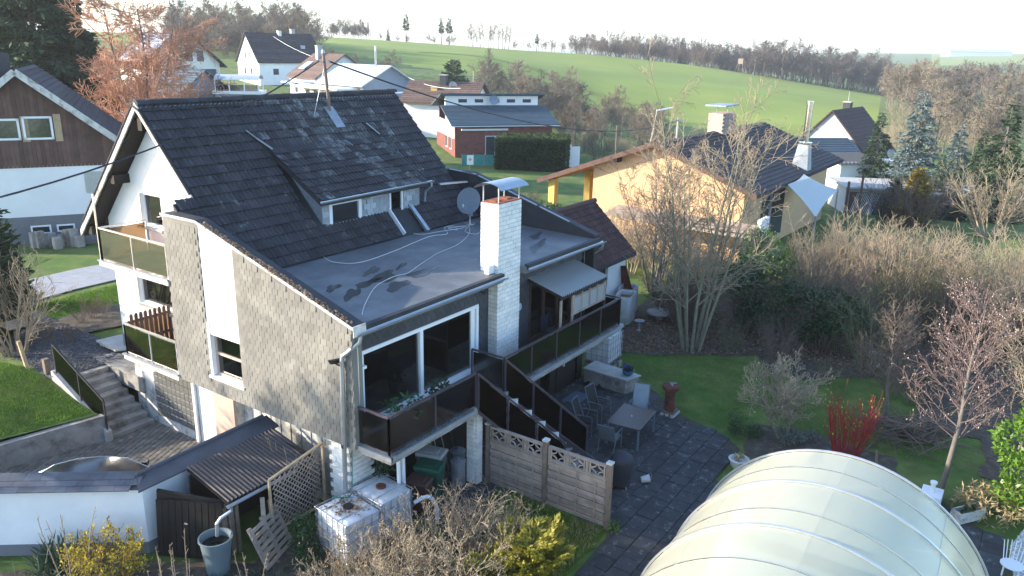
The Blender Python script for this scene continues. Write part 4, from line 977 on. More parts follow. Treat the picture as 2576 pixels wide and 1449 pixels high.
for i in range(160):
    a = random.gauss(10.95, .28); b = random.gauss(11.95, .32); s = random.uniform(.02, .05)
    if abs(a-10.98) < .42 and abs(b-11.95) < .5: z = 1.175+random.uniform(0, .03); c_, s_ = math.cos(i)*s, math.sin(i)*s; m.quad((a+c_, b+s_, z), (a-s_, b+c_, z+.02), (a-c_, b-s_, z), (a+s_, b-c_, z+.015))
m.build('leaf_litter', m_litter, None, label='dead brown leaves lying on the cage tank top', cat='leaves', base=False)['kind'] = 'stuff'
cable('garden_hose', [(11.6, 12.4, 2.2), (11.45, 12.3, 1.3), (11.2, 12.2, 1.22), (11.0, 12.5, 1.22), (11.3, 12.1, 1.2)], .012, M('green_hose', (.02, .16, .12), .5, .1), 'thin green hose hanging from the downpipe onto the tanks', 'hose')
cable('white_hose', [(12.5, 11.3, .75), (12.85, 11.15, .8), (13.05, 11.05, .45), (13.0, 11.0, .05)], .05, m_wframe, 'thick white pipe curving from the cage tank to the ground', 'pipe', 8)
# ---- wheelie bins and cans under the balcony
def bin_(loc, rot, body, lid, label, s=1):
    t = thing('wheelie_bin', label, 'bin')
    m = MB(); m.hexa([(-.2, -.24, .06), (.2, -.24, .06), (.2, .24, .06), (-.2, .24, .06), (-.26, -.33, .95), (.26, -.33, .95), (.26, .3, .95), (-.26, .3, .95)]); m.box(-.28, -.35, .93, .28, .32, .97); m.build('body', body, t)
    m = MB(); m.hexa([(-.29, -.38, .972), (.29, -.38, .972), (.29, .33, .972), (-.29, .33, .972), (-.24, -.33, 1.03), (.24, -.33, 1.03), (.26, .33, 1.06), (-.26, .33, 1.06)]); m.box(-.16, -.22, 1.035, .16, .2, 1.065); bevel(m.build('lid', lid, t), .015)
    for x in (-.25, .25): m = MB(); m.tube([(x-.03, .25, .1), (x+.03, .25, .1)], .1, 12); m.build('wheel', m_black, t)
    m = MB(); m.tube([(-.2, .36, .98), (.2, .36, .98)], .018, 6); m.build('handle', body, t)
    place(t, loc, rot, s); return t
bin_((13.72, 11.85, .03), R(20), m_green, m_green, 'dark green wheelie bin under the garden balcony')
bin_((14.22, 12.2, .03), R(18), m_greyp, m_greyl, 'black wheelie bin with pale grey lid under the garden balcony', 1.05)
bin_((13.2, 11.75, .03), R(16), m_brownp, m_brownp, 'small brown wheelie bin beside the green one', .86)
def can(loc, label):
    t = thing('metal_can', label, 'can', loc); m = MB(); m.lathe([(.2, 0), (.2, .2), (.205, .22), (.2, .24), (.2, .52), (.205, .54), (.2, .56), (.2, .68)], loc, 18); m.build('body', m_zincd, t, True)
    m = MB(); m.lathe([(.22, .66), (.22, .70), (.12, .75), (.03, .76), (.03, .8), (0, .8)], loc, 18, False); m.build('lid', m_zincd, t, True)
can((14.78, 11.75, .03), 'zinc ash can with domed lid next to the grey bin'); can((15.22, 12.1, .03), 'zinc ash can with domed lid tucked beside the brick pier')
for i, (x, y) in enumerate([(14.6, 12.5), (14.75, 12.55), (15.0, 12.55), (15.3, 12.5)]):
    t = thing('garden_tool', ['thin wooden rake handle leaning at the boards', 'broom with straw head leaning at the boards', 'long shovel leaning near the pier', 'red handled hoe leaning near the pier'][i], 'tool', (x, y, .03))
    m = MB(); m.tube([(x, y-.35, .05), (x+.08*(i-1.5), y+.14, 1.6)], .014, 6); m.build('handle', m_woodlight if i < 3 else m_rust, t)
    m = MB(); m.box(x-.12, y-.4, .03, x+.12, y-.32, .12+.1*(i % 2)); m.build('head', m_woodpost if i % 2 else m_galv, t)
# ---- fence in front of the stair
fn = thing('fence', 'weathered wooden screen fence with star lattice top beside the patio', 'fence', (15.3, 9.3, 0))
for y, h in ((11.12, 1.78), (9.32, 1.86), (7.5, 1.82)):
    m = MB(); m.box(15.240, y-.06, 0, 15.360, y+.06, h); p = m.build('post', m_woodpost, fn)
    m = MB(); m.box(15.220, y-.075, h, 15.380, y+.075, h+.05); m.build('post_cap', m_whitedirty, p)
slt = [boxmesh('slat', 1.64, .02, .112, m_woodg, .004) for _ in range(1)][0]
for y0 in (7.56, 9.38):
    yc = y0+.85; 
    for i in range(11):
        o = link('slat', slt, fn, Vector((15.300+.014*(1 if i % 2 else -1), yc, .08+i*.113))-W[fn], (R(4)*(1 if i % 2 else -1), 0, R(90)+random.uniform(-.006, .006)))
    for k in range(3): m = MB(); y = y0+.3+k*.52; m.box(15.265, y-.02, .07, 15.280, y+.02, 1.33); m.build('batten', m_woodg, fn)
    for z, n_ in ((1.34, 'bottom_rail'), (1.7, 'top_rail')): m = MB(); m.box(15.260, y0+.02, z, 15.340, y0+1.66, z+.06); m.build(n_, m_woodg, fn)
    for k in range(3):
        yk = y0+.28+k*.56
        for s in (-.26, -.2, .2, .26): m = MB(); m.box(15.285, yk+s-.018, 1.4, 15.315, yk+s+.018, 1.7); m.build('baluster', m_woodg, fn)
        for sy in (-1, 1):
            for sz in (-1, 1):
                m = MB(); pts = []
                for j in range(7): a = R(90)*j/6; pts.append(Vector((15.300, yk+sy*(.19-.17*math.sin(a)), 1.55+sz*(.15-.13*math.cos(a)))))
                for a, b in zip(pts[:-1], pts[1:]): m.bar(a, b, .03, .03, (1, 0, 0))
                m.build('star_arc', m_woodg, fn)
# ---- patio furniture
tb = thing('patio_table', 'dark glass topped patio table with metal legs', 'table')
m = MB(); m.box(-.75, -.53, .70, .75, .53, .735); bevel(m.build('table_top', M('smoked_table_top', (.07, .05, .045), .25, .1, 3), tb), .01)
for x in (-.7, .7):
    for y in (-.48, .48): m = MB(); m.box(x-.025, y-.025, 0, x+.025, y+.025, .70); m.build('leg', m_satgrey, tb)
m = MB(); m.lathe([(.025, .736), (.025, .742)], (0, 0, 0), 10); m.build('parasol_hole', m_wframe, tb)
place(tb, (19.95, 9.17, .03), R(6))
def gchair(loc, rot, label, fab, tall=.6):
    t = thing('garden_chair', label, 'chair')
    m = MB(); m.hexa([(-.24, -.25, .41), (.24, -.25, .41), (.24, .22, .39), (-.24, .22, .39), (-.24, -.25, .43), (.24, -.25, .43), (.24, .22, .41), (-.24, .22, .41)]); m.build('seat', fab, t)
    m = MB(); m.hexa([(-.24, .22, .42), (.24, .22, .42), (.24, .24, .42), (-.24, .24, .42), (-.23, .42, .42+tall), (.23, .42, .42+tall), (.23, .44, .42+tall), (-.23, .44, .42+tall)]); m.build('backrest', fab, t)
    for s in (-1, 1):
        m = MB(); m.tube([(s*.26, -.26, 0), (s*.26, -.25, .62), (s*.26, -.2, .66), (s*.26, .25, .64)], .015, 6); m.build('front_leg', m_satgrey, t)
        m = MB(); m.tube([(s*.25, .34, 0), (s*.25, .2, .42), (s*.25, .44, .44+tall)], .015, 6); m.build('rear_leg', m_satgrey, t)
    m = MB(); m.tube([(-.25, .44, .44+tall), (.25, .44, .44+tall)], .015, 6); m.build('top_rail', m_satgrey, t)
    place(t, loc, rot); return t
gchair((18.95, 9.35, .03), R(96), 'grey mesh armchair at the fence side of the patio table', m_greyfab, .5)
gchair((21.15, 9.5, .03), R(-75), 'pale grey high backed garden chair beside the rusty stove', M('pale_mesh', (.24, .28, .31), .6, .1, 8), .68)
gchair((19.5, 10.45, .03), R(10), 'black mesh garden chair on the stair side of the table', m_black, .6); gchair((20.5, 10.55, .03), R(-5), 'black folding garden chair next to the stone trough', m_black, .62)
gr = thing('covered_grill', 'kettle grill under a dark fabric cover behind the fence', 'grill', (17.3, 8.15, 0))
m = MB(); m.lathe([(.27, .12), (.29, .3), (.31, .6), (.33, .78), (.30, .9), (.2, .99), (.05, 1.03), (0, 1.03)], (17.3, 8.15, 0), 22, False); m.build('cover', M('grill_cover', (.022, .024, .035), .6, .2, 6, .3, 20), gr, True)
for k in range(3): a = k*2.1; m = MB(); m.tube([(17.3+.2*math.cos(a), 8.15+.2*math.sin(a), .3), (17.3+.3*math.cos(a), 8.15+.3*math.sin(a), .03)], .014, 6); m.build('leg', m_galv, gr)
bk_ = thing('bucket', 'pale bucket lying on its side by the covered grill', 'bucket'); m = MB(); m.lathe([(.0, .0), (.085, .0), (.11, .24), (.115, .24), (.1, .22), (.08, .02)], (0, 0, 0), 16, False); m.build('body', m_hdpe, bk_, True)
m = MB(); m.tube([(.11*math.cos(R(a)), .13*math.sin(R(a)), .24+.06*math.sin(R(a))) for a in range(0, 181, 20)], .004, 4); m.build('handle', m_galv, bk_)
bk_.location = (17.75, 7.75, .14); bk_.rotation_euler = (R(80), 0, R(40))
sv = thing('iron_stove', 'rusty cast iron garden stove with bowl top beside the lawn', 'stove', (22.2, 8.9, .03))
m = MB(); m.lathe([(.17, .2), (.19, .24), (.17, .3), (.165, .8), (.2, .86), (.27, .9), (.29, .97), (.27, 1.03), (.2, 1.05), (0, 1.04)], (22.2, 8.9, .03), 20, False); m.box(22.0, 8.7, .2, 22.1, 8.85, .6); m.build('body', m_rust, sv, True)
for i in range(3): m = MB(); m.box(21.95, 8.65+i*.17, .03, 22.5, 8.76+i*.17, .12); m.build('base_block', m_concl, sv)
m = MB(); m.box(22.0, 8.68, .12, 22.45, 9.1, .2); m.build('base_plate', m_woodpost, sv)
for i in range(5): m = MB(); m.bar((22.1+.03*i, 8.8+.02*i, 1.08+.01*i), (22.28+.02*i, 8.98-.05*i, 1.1), .04, .03); m.build('ember_stone', m_conc, sv)
tr_ = thing('stone_trough', 'low grey stone ledge at the patio corner carrying a blue flower pot', 'ledge', (23.2, 11.4, 0))
m = MB(); m.prism([(22.75, 12.4, 0), (22.7, 10.75, 0), (23.3, 10.55, 0), (23.55, 12.4, 0)], (0, 0, .55)); m.build('body', m_conc, tr_)
m = MB(); m.prism([(22.7, 12.42, .55), (22.65, 10.7, .55), (23.35, 10.48, .55), (23.6, 12.42, .55)], (0, 0, .05)); m.build('top_slab', m_concl, tr_)
fp = thing('flower_pot', 'blue glazed bowl with purple flowers on the stone ledge', 'flower pot', (23.05, 10.85, .6))
m = MB(); m.lathe([(.1, 0), (.19, .1), (.2, .18), (.22, .2), (.18, .2), (.17, .15), (0, .15)], (23.05, 10.85, .6), 18, False); m.build('bowl', m_blueglaze, fp, True)
def leaves(name, mat, pts, size, parent=None, asp=.5, normal=None, droop=0, kind=None, **kw):
    """one small pointed two-triangle leaf at every point"""
    pts = np.asarray(pts, float); n = len(pts); size = np.broadcast_to(np.asarray(size, float), (n,))*rng.uniform(.6, 1.35, n)
    d = rng.normal(size=(n, 3)) if normal is None else np.asarray(normal, float)+rng.normal(size=(n, 3))*.45
    d[:, 2] -= droop; d /= np.linalg.norm(d, axis=1)[:, None]+1e-9
    r = rng.normal(size=(n, 3)); u = np.cross(d, r); u /= np.linalg.norm(u, axis=1)[:, None]+1e-9
    a = pts; b = pts+d*(size*.5)[:, None]+u*(size*asp*.5)[:, None]; c = pts+d*size[:, None]; e = pts+d*(size*.5)[:, None]-u*(size*asp*.5)[:, None]
    v = np.stack([a, b, c, e], 1).reshape(-1, 3); f = np.arange(4*n).reshape(n, 4)
    if parent is not None: v = v-np.array(W.get(parent, Vector((0, 0, 0))))
    o = link(name, mesh(name, v, f, mat), parent)
    if kind: o['kind'] = kind
    return tag(o, **kw)
def ball(c, r, n, shell=.6, sq=(1, 1, 1)):
    q = rng.normal(size=(n, 3)); q /= np.linalg.norm(q, axis=1)[:, None]; rr = shell+(1-shell)*rng.random(n)**.5
    return np.array(c)+q*(rr*r)[:, None]*np.array(sq)
leaves('foliage', m_ivy, ball((23.05, 10.85, .86), .16, 120, .3, (1, 1, .6)), .1, fp); leaves('blossom', M('purple_petal', (.09, .04, .28), .6, .2, 3), ball((23.03, 10.88, .93), .14, 90, .5, (1, 1, .6)), .05, fp, .9)
q = PZ(1450, 1000, .05); m = MB(); m.box(q.x-.45, q.y-.3, .045, q.x+.45, q.y+.3, .06); m.build('door_mat', M('blue_grey_mat', (.09, .12, .17), .7, .1, 6), None, label='blue grey mat lying on the patio below the small white window', cat='mat')
q = PZ(1490, 972, .05); t = thing('hose_reel', 'dark coiled hose lying by the stone ledge', 'hose', (q.x, q.y, .05)); 
for k in range(3): m = MB(); m.tube([(q.x+(.3-.03*k)*math.cos(a), q.y+(.3-.03*k)*math.sin(a), .07+k*.03) for a in np.linspace(0, 6.28, 25)], .02, 6, False); m.build('coil', m_black, t)
wwh = thing('wagon_wheel', 'dark wooden wagon wheel hung on the wall behind the stairs', 'wheel'); m = MB(); m.tube([(.3*math.cos(a), 0, .3*math.sin(a)) for a in np.linspace(0, 6.2832, 25)], .03, 6, False); m.build('rim', m_woodd, wwh)
for k in range(8): a = k*math.pi/4; m = MB(); m.tube([(0, 0, 0), (.3*math.cos(a), 0, .3*math.sin(a))], .015, 5); m.build('spoke', m_woodd, wwh)
wwh.location = (19.1, FY-.12, 1.45)
m = MB(); m.tube([(21.7, FY-.08, 2.1), (21.72, FY-.1, 1.4), (21.72, FY-.1, 1.0)], .008, 5); m.box(21.69, FY-.13, .92, 21.75, FY-.07, 1.02); m.build('pull_cord', m_cable, None, label='white light pull cord hanging on the dark basement boards', cat='cord')
# plants on the balcony
pf = thing('potted_fern', 'green palm fern in a terracotta pot behind the balcony railing', 'potted plant', (12.75, 11.75, 2.39))
m = MB(); m.lathe([(.11, 0), (.17, .26), (.19, .27), (.19, .31), (.16, .31), (.15, .26), (0, .26)], (12.75, 11.75, 2.39), 18, False); m.build('pot', m_terra, pf, True)
fp_ = []; fn_ = []
for k in range(11):
    a = k*.57+random.random()*.3; 
    for j in range(26):
        t = j/26; r = .55*t; fp_.append((12.75+math.cos(a)*r+random.gauss(0, .02), 11.75+math.sin(a)*r+random.gauss(0, .02), 2.7+.5*math.sin(t*2.2)*.9)); fn_.append((math.cos(a+1.2*(1 if j % 2 else -1)), math.sin(a+1.2*(1 if j % 2 else -1)), -.1))
leaves('fronds', M('fern_green', (.035, .13, .03), .5, .2, 2, island=.3, trans=.3), fp_, .17, pf, .28, fn_)
pf2 = thing('potted_plant', 'small dark leafy plant standing at the sliding window mullion', 'potted plant', (14.3, 12.0, 2.39))
m = MB(); m.lathe([(.1, 0), (.14, .24), (.14, .28), (.0, .26)], (14.3, 12.0, 2.39), 14, False); m.build('pot', m_greyp, pf2); leaves('foliage', m_ivy, ball((14.3, 12.0, 2.9), .3, 180, .3), .13, pf2)
m = MB(); q = Vector((20.0, 12.2, 2.39)); t = thing('balcony_chair', 'blue folding chair on the balcony behind the canopy post', 'chair', q)
for i in range(6): m = MB(); m.box(q.x-.22, q.y+.2, q.z+.48+i*.075, q.x+.22, q.y+.215, q.z+.53+i*.075); m.build('slat', M('navy_plastic', (.02, .03, .07), .5, .1), t)
m = MB(); m.box(q.x-.22, q.y-.2, q.z+.42, q.x+.22, q.y+.2, q.z+.45); m.build('seat', m_black, t)
for x in (-.21, .21): m = MB(); m.tube([(q.x+x, q.y-.2, q.z), (q.x+x, q.y+.2, q.z+.95)], .012, 5); m.tube([(q.x+x, q.y+.2, q.z), (q.x+x, q.y-.2, q.z+.43)], .012, 5); m.build('leg', m_black, t)
m = MB()
for i in range(500):
    x = random.choice([random.uniform(SX+.2, 14.7), random.uniform(16.1, 22.9)]); y = 11.2+random.random()**2*.4; s = random.uniform(.015, .05); z = 2.405; c_, s_ = math.cos(i)*s, math.sin(i)*s
    m.quad((x+c_, y+s_, z), (x-s_, y+c_, z+.02), (x-c_, y-s_, z), (x+s_, y-c_, z+.015))
m.build('balcony_litter', M('grey_litter', (.16, .15, .13), .9, .4, 3, island=.6), None, label='dead leaves and moss along the balcony edge', cat='leaves', base=False)['kind'] = 'stuff'
# ================================================================ pool enclosure
dome = thing('pool_enclosure', 'arched translucent pool enclosure of opal panels with aluminium ribs', 'pool enclosure')
DY0, DY1, DH, DE = 5.765, -.579, 2.70, 1.18; YC, HA = (DY0+DY1)/2, (DY0-DY1)/2
def dpt(x, t, s=1.0): return Vector((x-17.31, HA*s*math.cos(t), DH*s*math.sin(t)**DE))
NT = 28; ribs = [0, -.85, -1.75, -2.95, -3.8, -5.0, -5.85, -7.05, -7.9, -9.1]
pur = [0, .28, .5, .72, 1]
def arc(t0, t1, n): return [math.pi*(t0+(t1-t0)*i/n) for i in range(n+1)]
for i in range(len(ribs)-1):
    sc = [1, 1, 1.022, 1.022, 1.044, 1.044, 1.066, 1.066, 1.088][i]
    for a, b in zip(pur[:-1], pur[1:]):
        m = MB(); ts = arc(a, b, 9)
        for t in ts: m.v += [tuple(dpt(17.31+ribs[i]-.02, t, sc)), tuple(dpt(17.31+ribs[i+1]+.02, t, sc))]
        for k in range(9): m.f.append((2*k, 2*k+1, 2*k+3, 2*k+2))
        m.build('panel', m_dome, dome, True)
for i, x in enumerate(ribs):
    heavy = i % 2 == 0; sc = [1.004, 1.004, 1.026, 1.026, 1.048, 1.048, 1.07, 1.07, 1.092, 1.092][i]
    m = MB(); ts = arc(0, 1, 44)
    for s, w in ((1, .024 if heavy else .010),):
        for t in ts:
            p = dpt(17.31+x, t, sc); o = Vector((0, p.y, p.z)).normalized()*(.04 if heavy else .012)
            m.v += [(p.x-w, p.y, p.z), (p.x+w, p.y, p.z), (p.x+w, p.y+o.y, p.z+o.z), (p.x-w, p.y+o.y, p.z+o.z)]
    for k in range(44):
        for a in range(4): m.f.append((4*k+a, 4*k+(a+1) % 4, 4*k+4+(a+1) % 4, 4*k+4+a))
    m.build('rib', m_alu, dome)
for t in pur[1:-1]:
    for i in range(len(ribs)-1):
        sc = [1, 1, 1.022, 1.022, 1.044, 1.044, 1.066, 1.066, 1.088][i]*.997
        m = MB(); m.bar(dpt(17.31+ribs[i], math.pi*t, sc), dpt(17.31+ribs[i+1], math.pi*t, sc), .03, .012); m.build('purlin', m_poly, dome)
for s in (-1, 1): m = MB(); m.box(-9.1, s*HA*1.05-.06, 0, .05, s*HA*1.05+.06, .09); m.build('base_rail', m_alu, dome)
m = MB(); pts = [dpt(17.28, t, .998) for t in arc(0.004, .996, 30)]; m.v = [tuple(p) for p in pts]; m.f = [tuple(range(31))]; m.build('end_panel', m_dome, dome)
m = MB(); m.box(-8.5, -2.4, .0, -.6, 2.4, .03); m.build('pool_water', M('pool_cover', (.22, .32, .33), .3, .1, 1), dome)
place(dome, (17.31, YC, .03), .036)
m = MB(); m.prism([(19.3, 4.9, 0), (20.4, 3.9, 0), (20.4, 3.95, .5), (19.3, 4.95, .75)], (.02, .03, 0)); m.build('glass_panel', m_greyl, None, label='pale flat board standing behind the pool enclosure', cat='board')
# ================================================================ parked car behind the wall
def car(loc, rot):
    t = thing('parked_car', 'dark saloon car with chrome window line parked behind the white wall', 'car')
    st = [(-2.2, .45, .62, .62, .62), (-2.1, .25, .75, .72, .78), (-1.7, .2, .86, .8, .84), (-1.2, .2, .92, .8, .9), (-.5, .2, .94, .8, .9), (.4, .2, .93, .8, .9), (1.1, .2, .9, .8, .9), (1.7, .22, .82, .78, .86), (2.1, .28, .68, .7, .8), (2.22, .4, .58, .6, .66)]
    m = MB()
    for x, zb, zt, hb, hw in st: m.v += [(x, -hb, zb), (x, -hw, (zb+zt)/2), (x, -hw*.97, zt-.06), (x, -hw*.85, zt), (x, hw*.85, zt), (x, hw*.97, zt-.06), (x, hw, (zb+zt)/2), (x, hb, zb)]
    for i in range(len(st)-1):
        for k in range(8): m.f.append((8*i+k, 8*i+(k+1) % 8, 8*i+8+(k+1) % 8, 8*i+8+k))
    m.f += [tuple(range(8))[::-1], tuple(8*(len(st)-1)+k for k in range(8))]
    m.build('body', m_carpaint, t, True)
    gh = [(-1.75, .86, .70), (-1.1, 1.27, .60), (-.5, 1.42, .57), (.1, 1.44, .57), (.6, 1.36, .58), (1.25, .9, .68)]
    r = MB()
    for x, z, w in gh: r.v += [(x, -w, z), (x, -w*.7, z+.03), (x, w*.7, z+.03), (x, w, z)]
    for i in range(5):
        for k in range(3): r.f.append((4*i+k, 4*i+4+k, 4*i+5+k, 4*i+1+k))
    r.build('roof', m_carpaint, t, True)
    for s in (-1, 1):
        g = MB(); top = [(x, s*w*1.0, z-.02) for x, z, w in gh]; bot = [(x, s*.82, .9) for x, z, w in gh]
        for i in range(5): g.quad(bot[i], bot[i+1], top[i+1], top[i])
        g.build('side_window', m_glassd, t)
        c = MB(); c.tube([(x, s*(w+.012), z-.01) for x, z, w in gh], .016, 6); c.tube([(x, s*.84, .905) for x in (-1.75, -.5, .5, 1.25)], .012, 6); c.build('chrome_trim', m_chrome, t)
        for x in (-1.35, 1.35):
            w = MB(); w.tube([(x, s*.7, .32), (x, s*.9, .32)], .32, 18); wh = w.build('wheel', m_black, t, True); w = MB(); w.tube([(x, s*.88, .32), (x, s*.91, .32)], .2, 12); w.build('rim', m_alu, wh)
        h = MB(); h.box(2.05, s*.62-.14, .5, 2.2, s*.62+.14, .62); h.build('headlight', m_glass, t); h = MB(); h.box(-2.18, s*.6-.14, .55, -2.1, s*.6+.14, .7); h.build('tail_light', m_rust, t)
        mi = MB(); mi.box(.8, s*.98-.08, .92, .95, s*.98+.08, 1.04); mi.build('mirror', m_carpaint, t)
    m = MB(); m.box(-1.0, -.7, .5, -.3, .7, 1.1); m.box(.0, -.7, .5, .25, -.1, 1.12); m.box(.0, .1, .5, .25, .7, 1.12); m.build('seats', m_greyl, t)
    place(t, loc, rot)
car(Vector((8.2, 17.72, .03)), R(-47))
# ================================================================ terrace edge, steps and posts on the left
rw = thing('retaining_wall', 'stained concrete retaining wall holding the upper lawn above the courtyard', 'wall', (8, 22.1, 0))
for a, b, n in (((3.5, 23.3), (7.83, 22.2), 0), ((7.83, 22.2), (10.55, 21.55), 1)):
    a, b = Vector((*a, 0)), Vector((*b, 0)); m = MB(); s = Vector((0, .22, 0)); k = Vector((0, 0, .74 if n else .72)); m.hexa([a, b, b+s, a+s, a+k, b+k*1.1, b+s+k*1.1, a+s+k]); m.build('concrete_block', m_conc, rw)
gst = thing('garden_steps', 'flight of worn concrete steps beside the white garage wall', 'steps', (11.3, 22.9, 0))
for i in range(8): m = MB(); m.box(10.62, 21.45+i*.33, 0, 11.98-.0*i, 21.45+(i+1)*.33+.04, .17*(i+1)-.003*i); bevel(m.build('step', m_conc, gst), .02)
m = MB(); m.prism([(10.46, 21.4, 0), (10.46, 21.4, .35), (10.46, 24.2, 1.55), (10.46, 24.3, 1.55), (10.46, 24.3, 0)], (.16, 0, 0)); m.build('side_wall', m_concl, gst)
m = MB(); m.box(11.99, 21.9, .9, GX-.02, 24.75, ZT+.02); m.build('landing', m_conc, gst)
hr = railing([(10.54, 21.5, .4), (10.54, 24.1, 1.55)], -.05, .9, gst, (2,), panel=m_smoke, rail=m_cabled, lo=.1)
for q, h, mat, lab in (((70, 930), .95, m_woodlight, 'leaning pale wooden stake at the lawn corner'), ((120, 940), .5, m_woodpost, 'short grey wooden post at the edge of the slate chips')):
    b = PZ(*q, ZT); m = MB(); m.bar(b, b+Vector((-.08 if h > .8 else 0, .12 if h > .8 else 0, h)), .1 if h > .8 else .16, .1 if h > .8 else .16); m.build('wooden_post', mat, None, label=lab, cat='post')
b = PZ(40, 838, ZT+.5); t = thing('bird_table', 'small wooden bird table roof among the bare branches', 'bird table', (b.x, b.y, ZT)); m = MB(); m.prism([(b.x-.3, b.y-.3, ZT+.75), (b.x-.3, b.y+.3, ZT+.75), (b.x-.3, b.y, ZT+.98)], (.6, 0, 0)); m.build('roof', m_woodg, t); m = MB(); m.box(b.x-.05, b.y-.05, ZT, b.x+.05, b.y+.05, ZT+.75); m.build('post', m_woodpost, t)
m = MB(); q = PZ(285, 868, ZT); m.prism([PZ(x, y, ZT+.1) for x, y in [(242, 860), (318, 842), (330, 880), (290, 885)]], (0, 0, .06)); m.box(q.x-.3, q.y-.3, ZT-.2, q.x+.5, q.y+.3, ZT+.1); m.build('stone_slab', m_concl, None, label='pale concrete entrance slab at the foot of the white house corner', cat='slab')
# ================================================================ annex garage behind the house
an = thing('garage_annex', 'white garage with steep mossy dark red tiled roof behind the dark parapet', 'garage', (29, 16.5, 0))
AS = .92; AA = math.atan(AS); az_ = lambda y: 4.7-AS*abs(y-17.1)
m = MB(); m.wall((24.5, 15.25, 0), (1, 0), 6.85, 2.9, .2, [(1.0, .05, 3.2, 2.4), (3.9, 1.4, 5.2, 2.4)]); m.box(31.15, 15.45, 0, 31.35, 19, 2.9); m.box(24.5, 18.8, 0, 31.15, 19, 2.9); m.box(24.5, 15.45, 0, 24.7, 18.8, 2.9); m.prism([(31.15, 15.25, 2.9), (31.15, 19, 2.9), (31.15, 17.1, 4.5)], (.2, 0, 0)); m.build('wall', m_white, an)
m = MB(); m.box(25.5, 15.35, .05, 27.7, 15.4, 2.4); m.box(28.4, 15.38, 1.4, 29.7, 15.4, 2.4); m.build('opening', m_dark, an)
m = MB(); slope(m, 24.3, 31.6, 14.85, 17.1, az_, .12); slope(m, 24.3, 31.6, 17.1, 19.3, az_, .12, -.001); ar = m.build('roof', m_feltb, an); sp = []
for r in range(10):
    s = r*.305; y = 14.87+s*math.cos(AA); z = az_(14.87)+s*math.sin(AA)+.03
    for c in range(24):
        x = 24.5+c*.3
        if x < 31.5: sp.append(((x, y, z), (AA+random.uniform(-.03, .03), random.uniform(-.02, .02), random.uniform(-.02, .02))))
pieces(ar, 'tile', t_r, sp, 240, camkey)
m = MB(); m.tube([(24.3, 17.1, 4.74), (31.6, 17.1, 4.74)], .12, 8); m.build('ridge', m_tile_red, ar)
def wtank(loc, rot, label):
    t = thing('white_tank', label, 'tank'); m = MB(); n = 40; L, B, H = 1.25, .75, 1.25
    def ring(z, s):
        o = []
        for k in range(n):
            a = 2*math.pi*k/n; c, d = math.cos(a), math.sin(a); e = .35; r = 1-.03*(k % 4 < 2)
            o.append((abs(c)**e*math.copysign(1, c)*L/2*s*r, abs(d)**e*math.copysign(1, d)*B/2*s*r, z))
        return o
    for z, s in ((0, .92), (.08, 1), (H-.08, 1), (H, .96), (H-.02, .84), (H-.25, .82)): m.v += ring(z, s)
    for i in range(5):
        for k in range(n): a = i*n+k; b = i*n+(k+1) % n; m.f.append((a, b, b+n, a+n))
    m.build('shell', m_hdpe, t, True)
    m = MB(); m.quad(*[(x, y, H-.2) for x, y, _ in ring(0, .84)]); m.build('leaf_filling', m_litter, t)
    place(t, loc, rot)
wtank((29.75, 14.35, .0), R(12), 'open white oil tank full of dead leaves at the balcony end'); wtank((30.75, 14.75, 0), R(12), 'open white oil tank behind the first, against the white garage')
m = MB(); m.bar((31.3, 14.8, .3), (30.9, 15.2, 2.1), .45, .04, (1, 0, 0)); m.build('old_panel', m_rust, None, label='rusty metal sheet leaning on the white garage corner', cat='sheet')
# ================================================================ neighbouring houses
def PP(x, y, Q, n):
    r = fw*1979+crt*(x-1288)-cup*(y-724.5); c = Vector((0, 0, CAMZ)); return c+r*((Vector(Q)-c).dot(n)/r.dot(n))
# brown timber house on the left
w_ = Vector((math.cos(R(-30)), math.sin(R(-30)), 0)); n_ = Vector((-.5, -.866, 0)); Q = Vector((20.3, 41.1, 0))
bh = thing('timber_house', 'neighbouring house with brown timber gable over white rendered walls', 'house', (18, 43, 1.3))
ap = PP(40, 190, Q, n_); er = PP(300, 362, Q, n_); sl_ = (ap.z-er.z)/((er-ap).dot(w_))
zW0 = PP(150, 414, Q, n_).z; hwd = (ap.z-zW0)/sl_-.05
def bp(a, z): q = Q+w_*((ap-Q).dot(w_)+a); return Vector((q.x, q.y, z))
zW, zP, zB = PP(150, 414, Q, n_).z, PP(170, 540, Q, n_).z, 1.2
back = -n_*9.0
m = MB(); m.prism([bp(-hwd, zP), bp(hwd, zP), bp(hwd, zW), bp(-hwd, zW)], back); m.build('white_wall', m_white, bh)
m = MB(); m.prism([bp(-hwd, zB), bp(hwd, zB), bp(hwd, zP), bp(-hwd, zP)], back); m.build('plinth', m_plinth, bh)
m = MB(); m.prism([bp(-hwd, zW+.002), bp(hwd, zW+.002), bp(hwd, ap.z-sl_*hwd), bp(0, ap.z), bp(-hwd, ap.z-sl_*hwd)], back); gb = m.build('timber_gable', m_woodb, bh)
for i in range(80):
    a = -hwd+.09+i*.186; zt = ap.z-sl_*abs(a)-.06
    if zt < zW+.1 or a < -4: continue
    b = MB(); p = bp(a-.088, zW-.1)+n_*.03; q = bp(a+.088, zW-.1)+n_*.03; t = Vector((0, 0, zt-zW+.1)); d = -n_*.028; b.hexa([p, q, q+d, p+d, p+t, q+t, q+d+t, p+d+t]); b.build('board', m_woodb, gb)
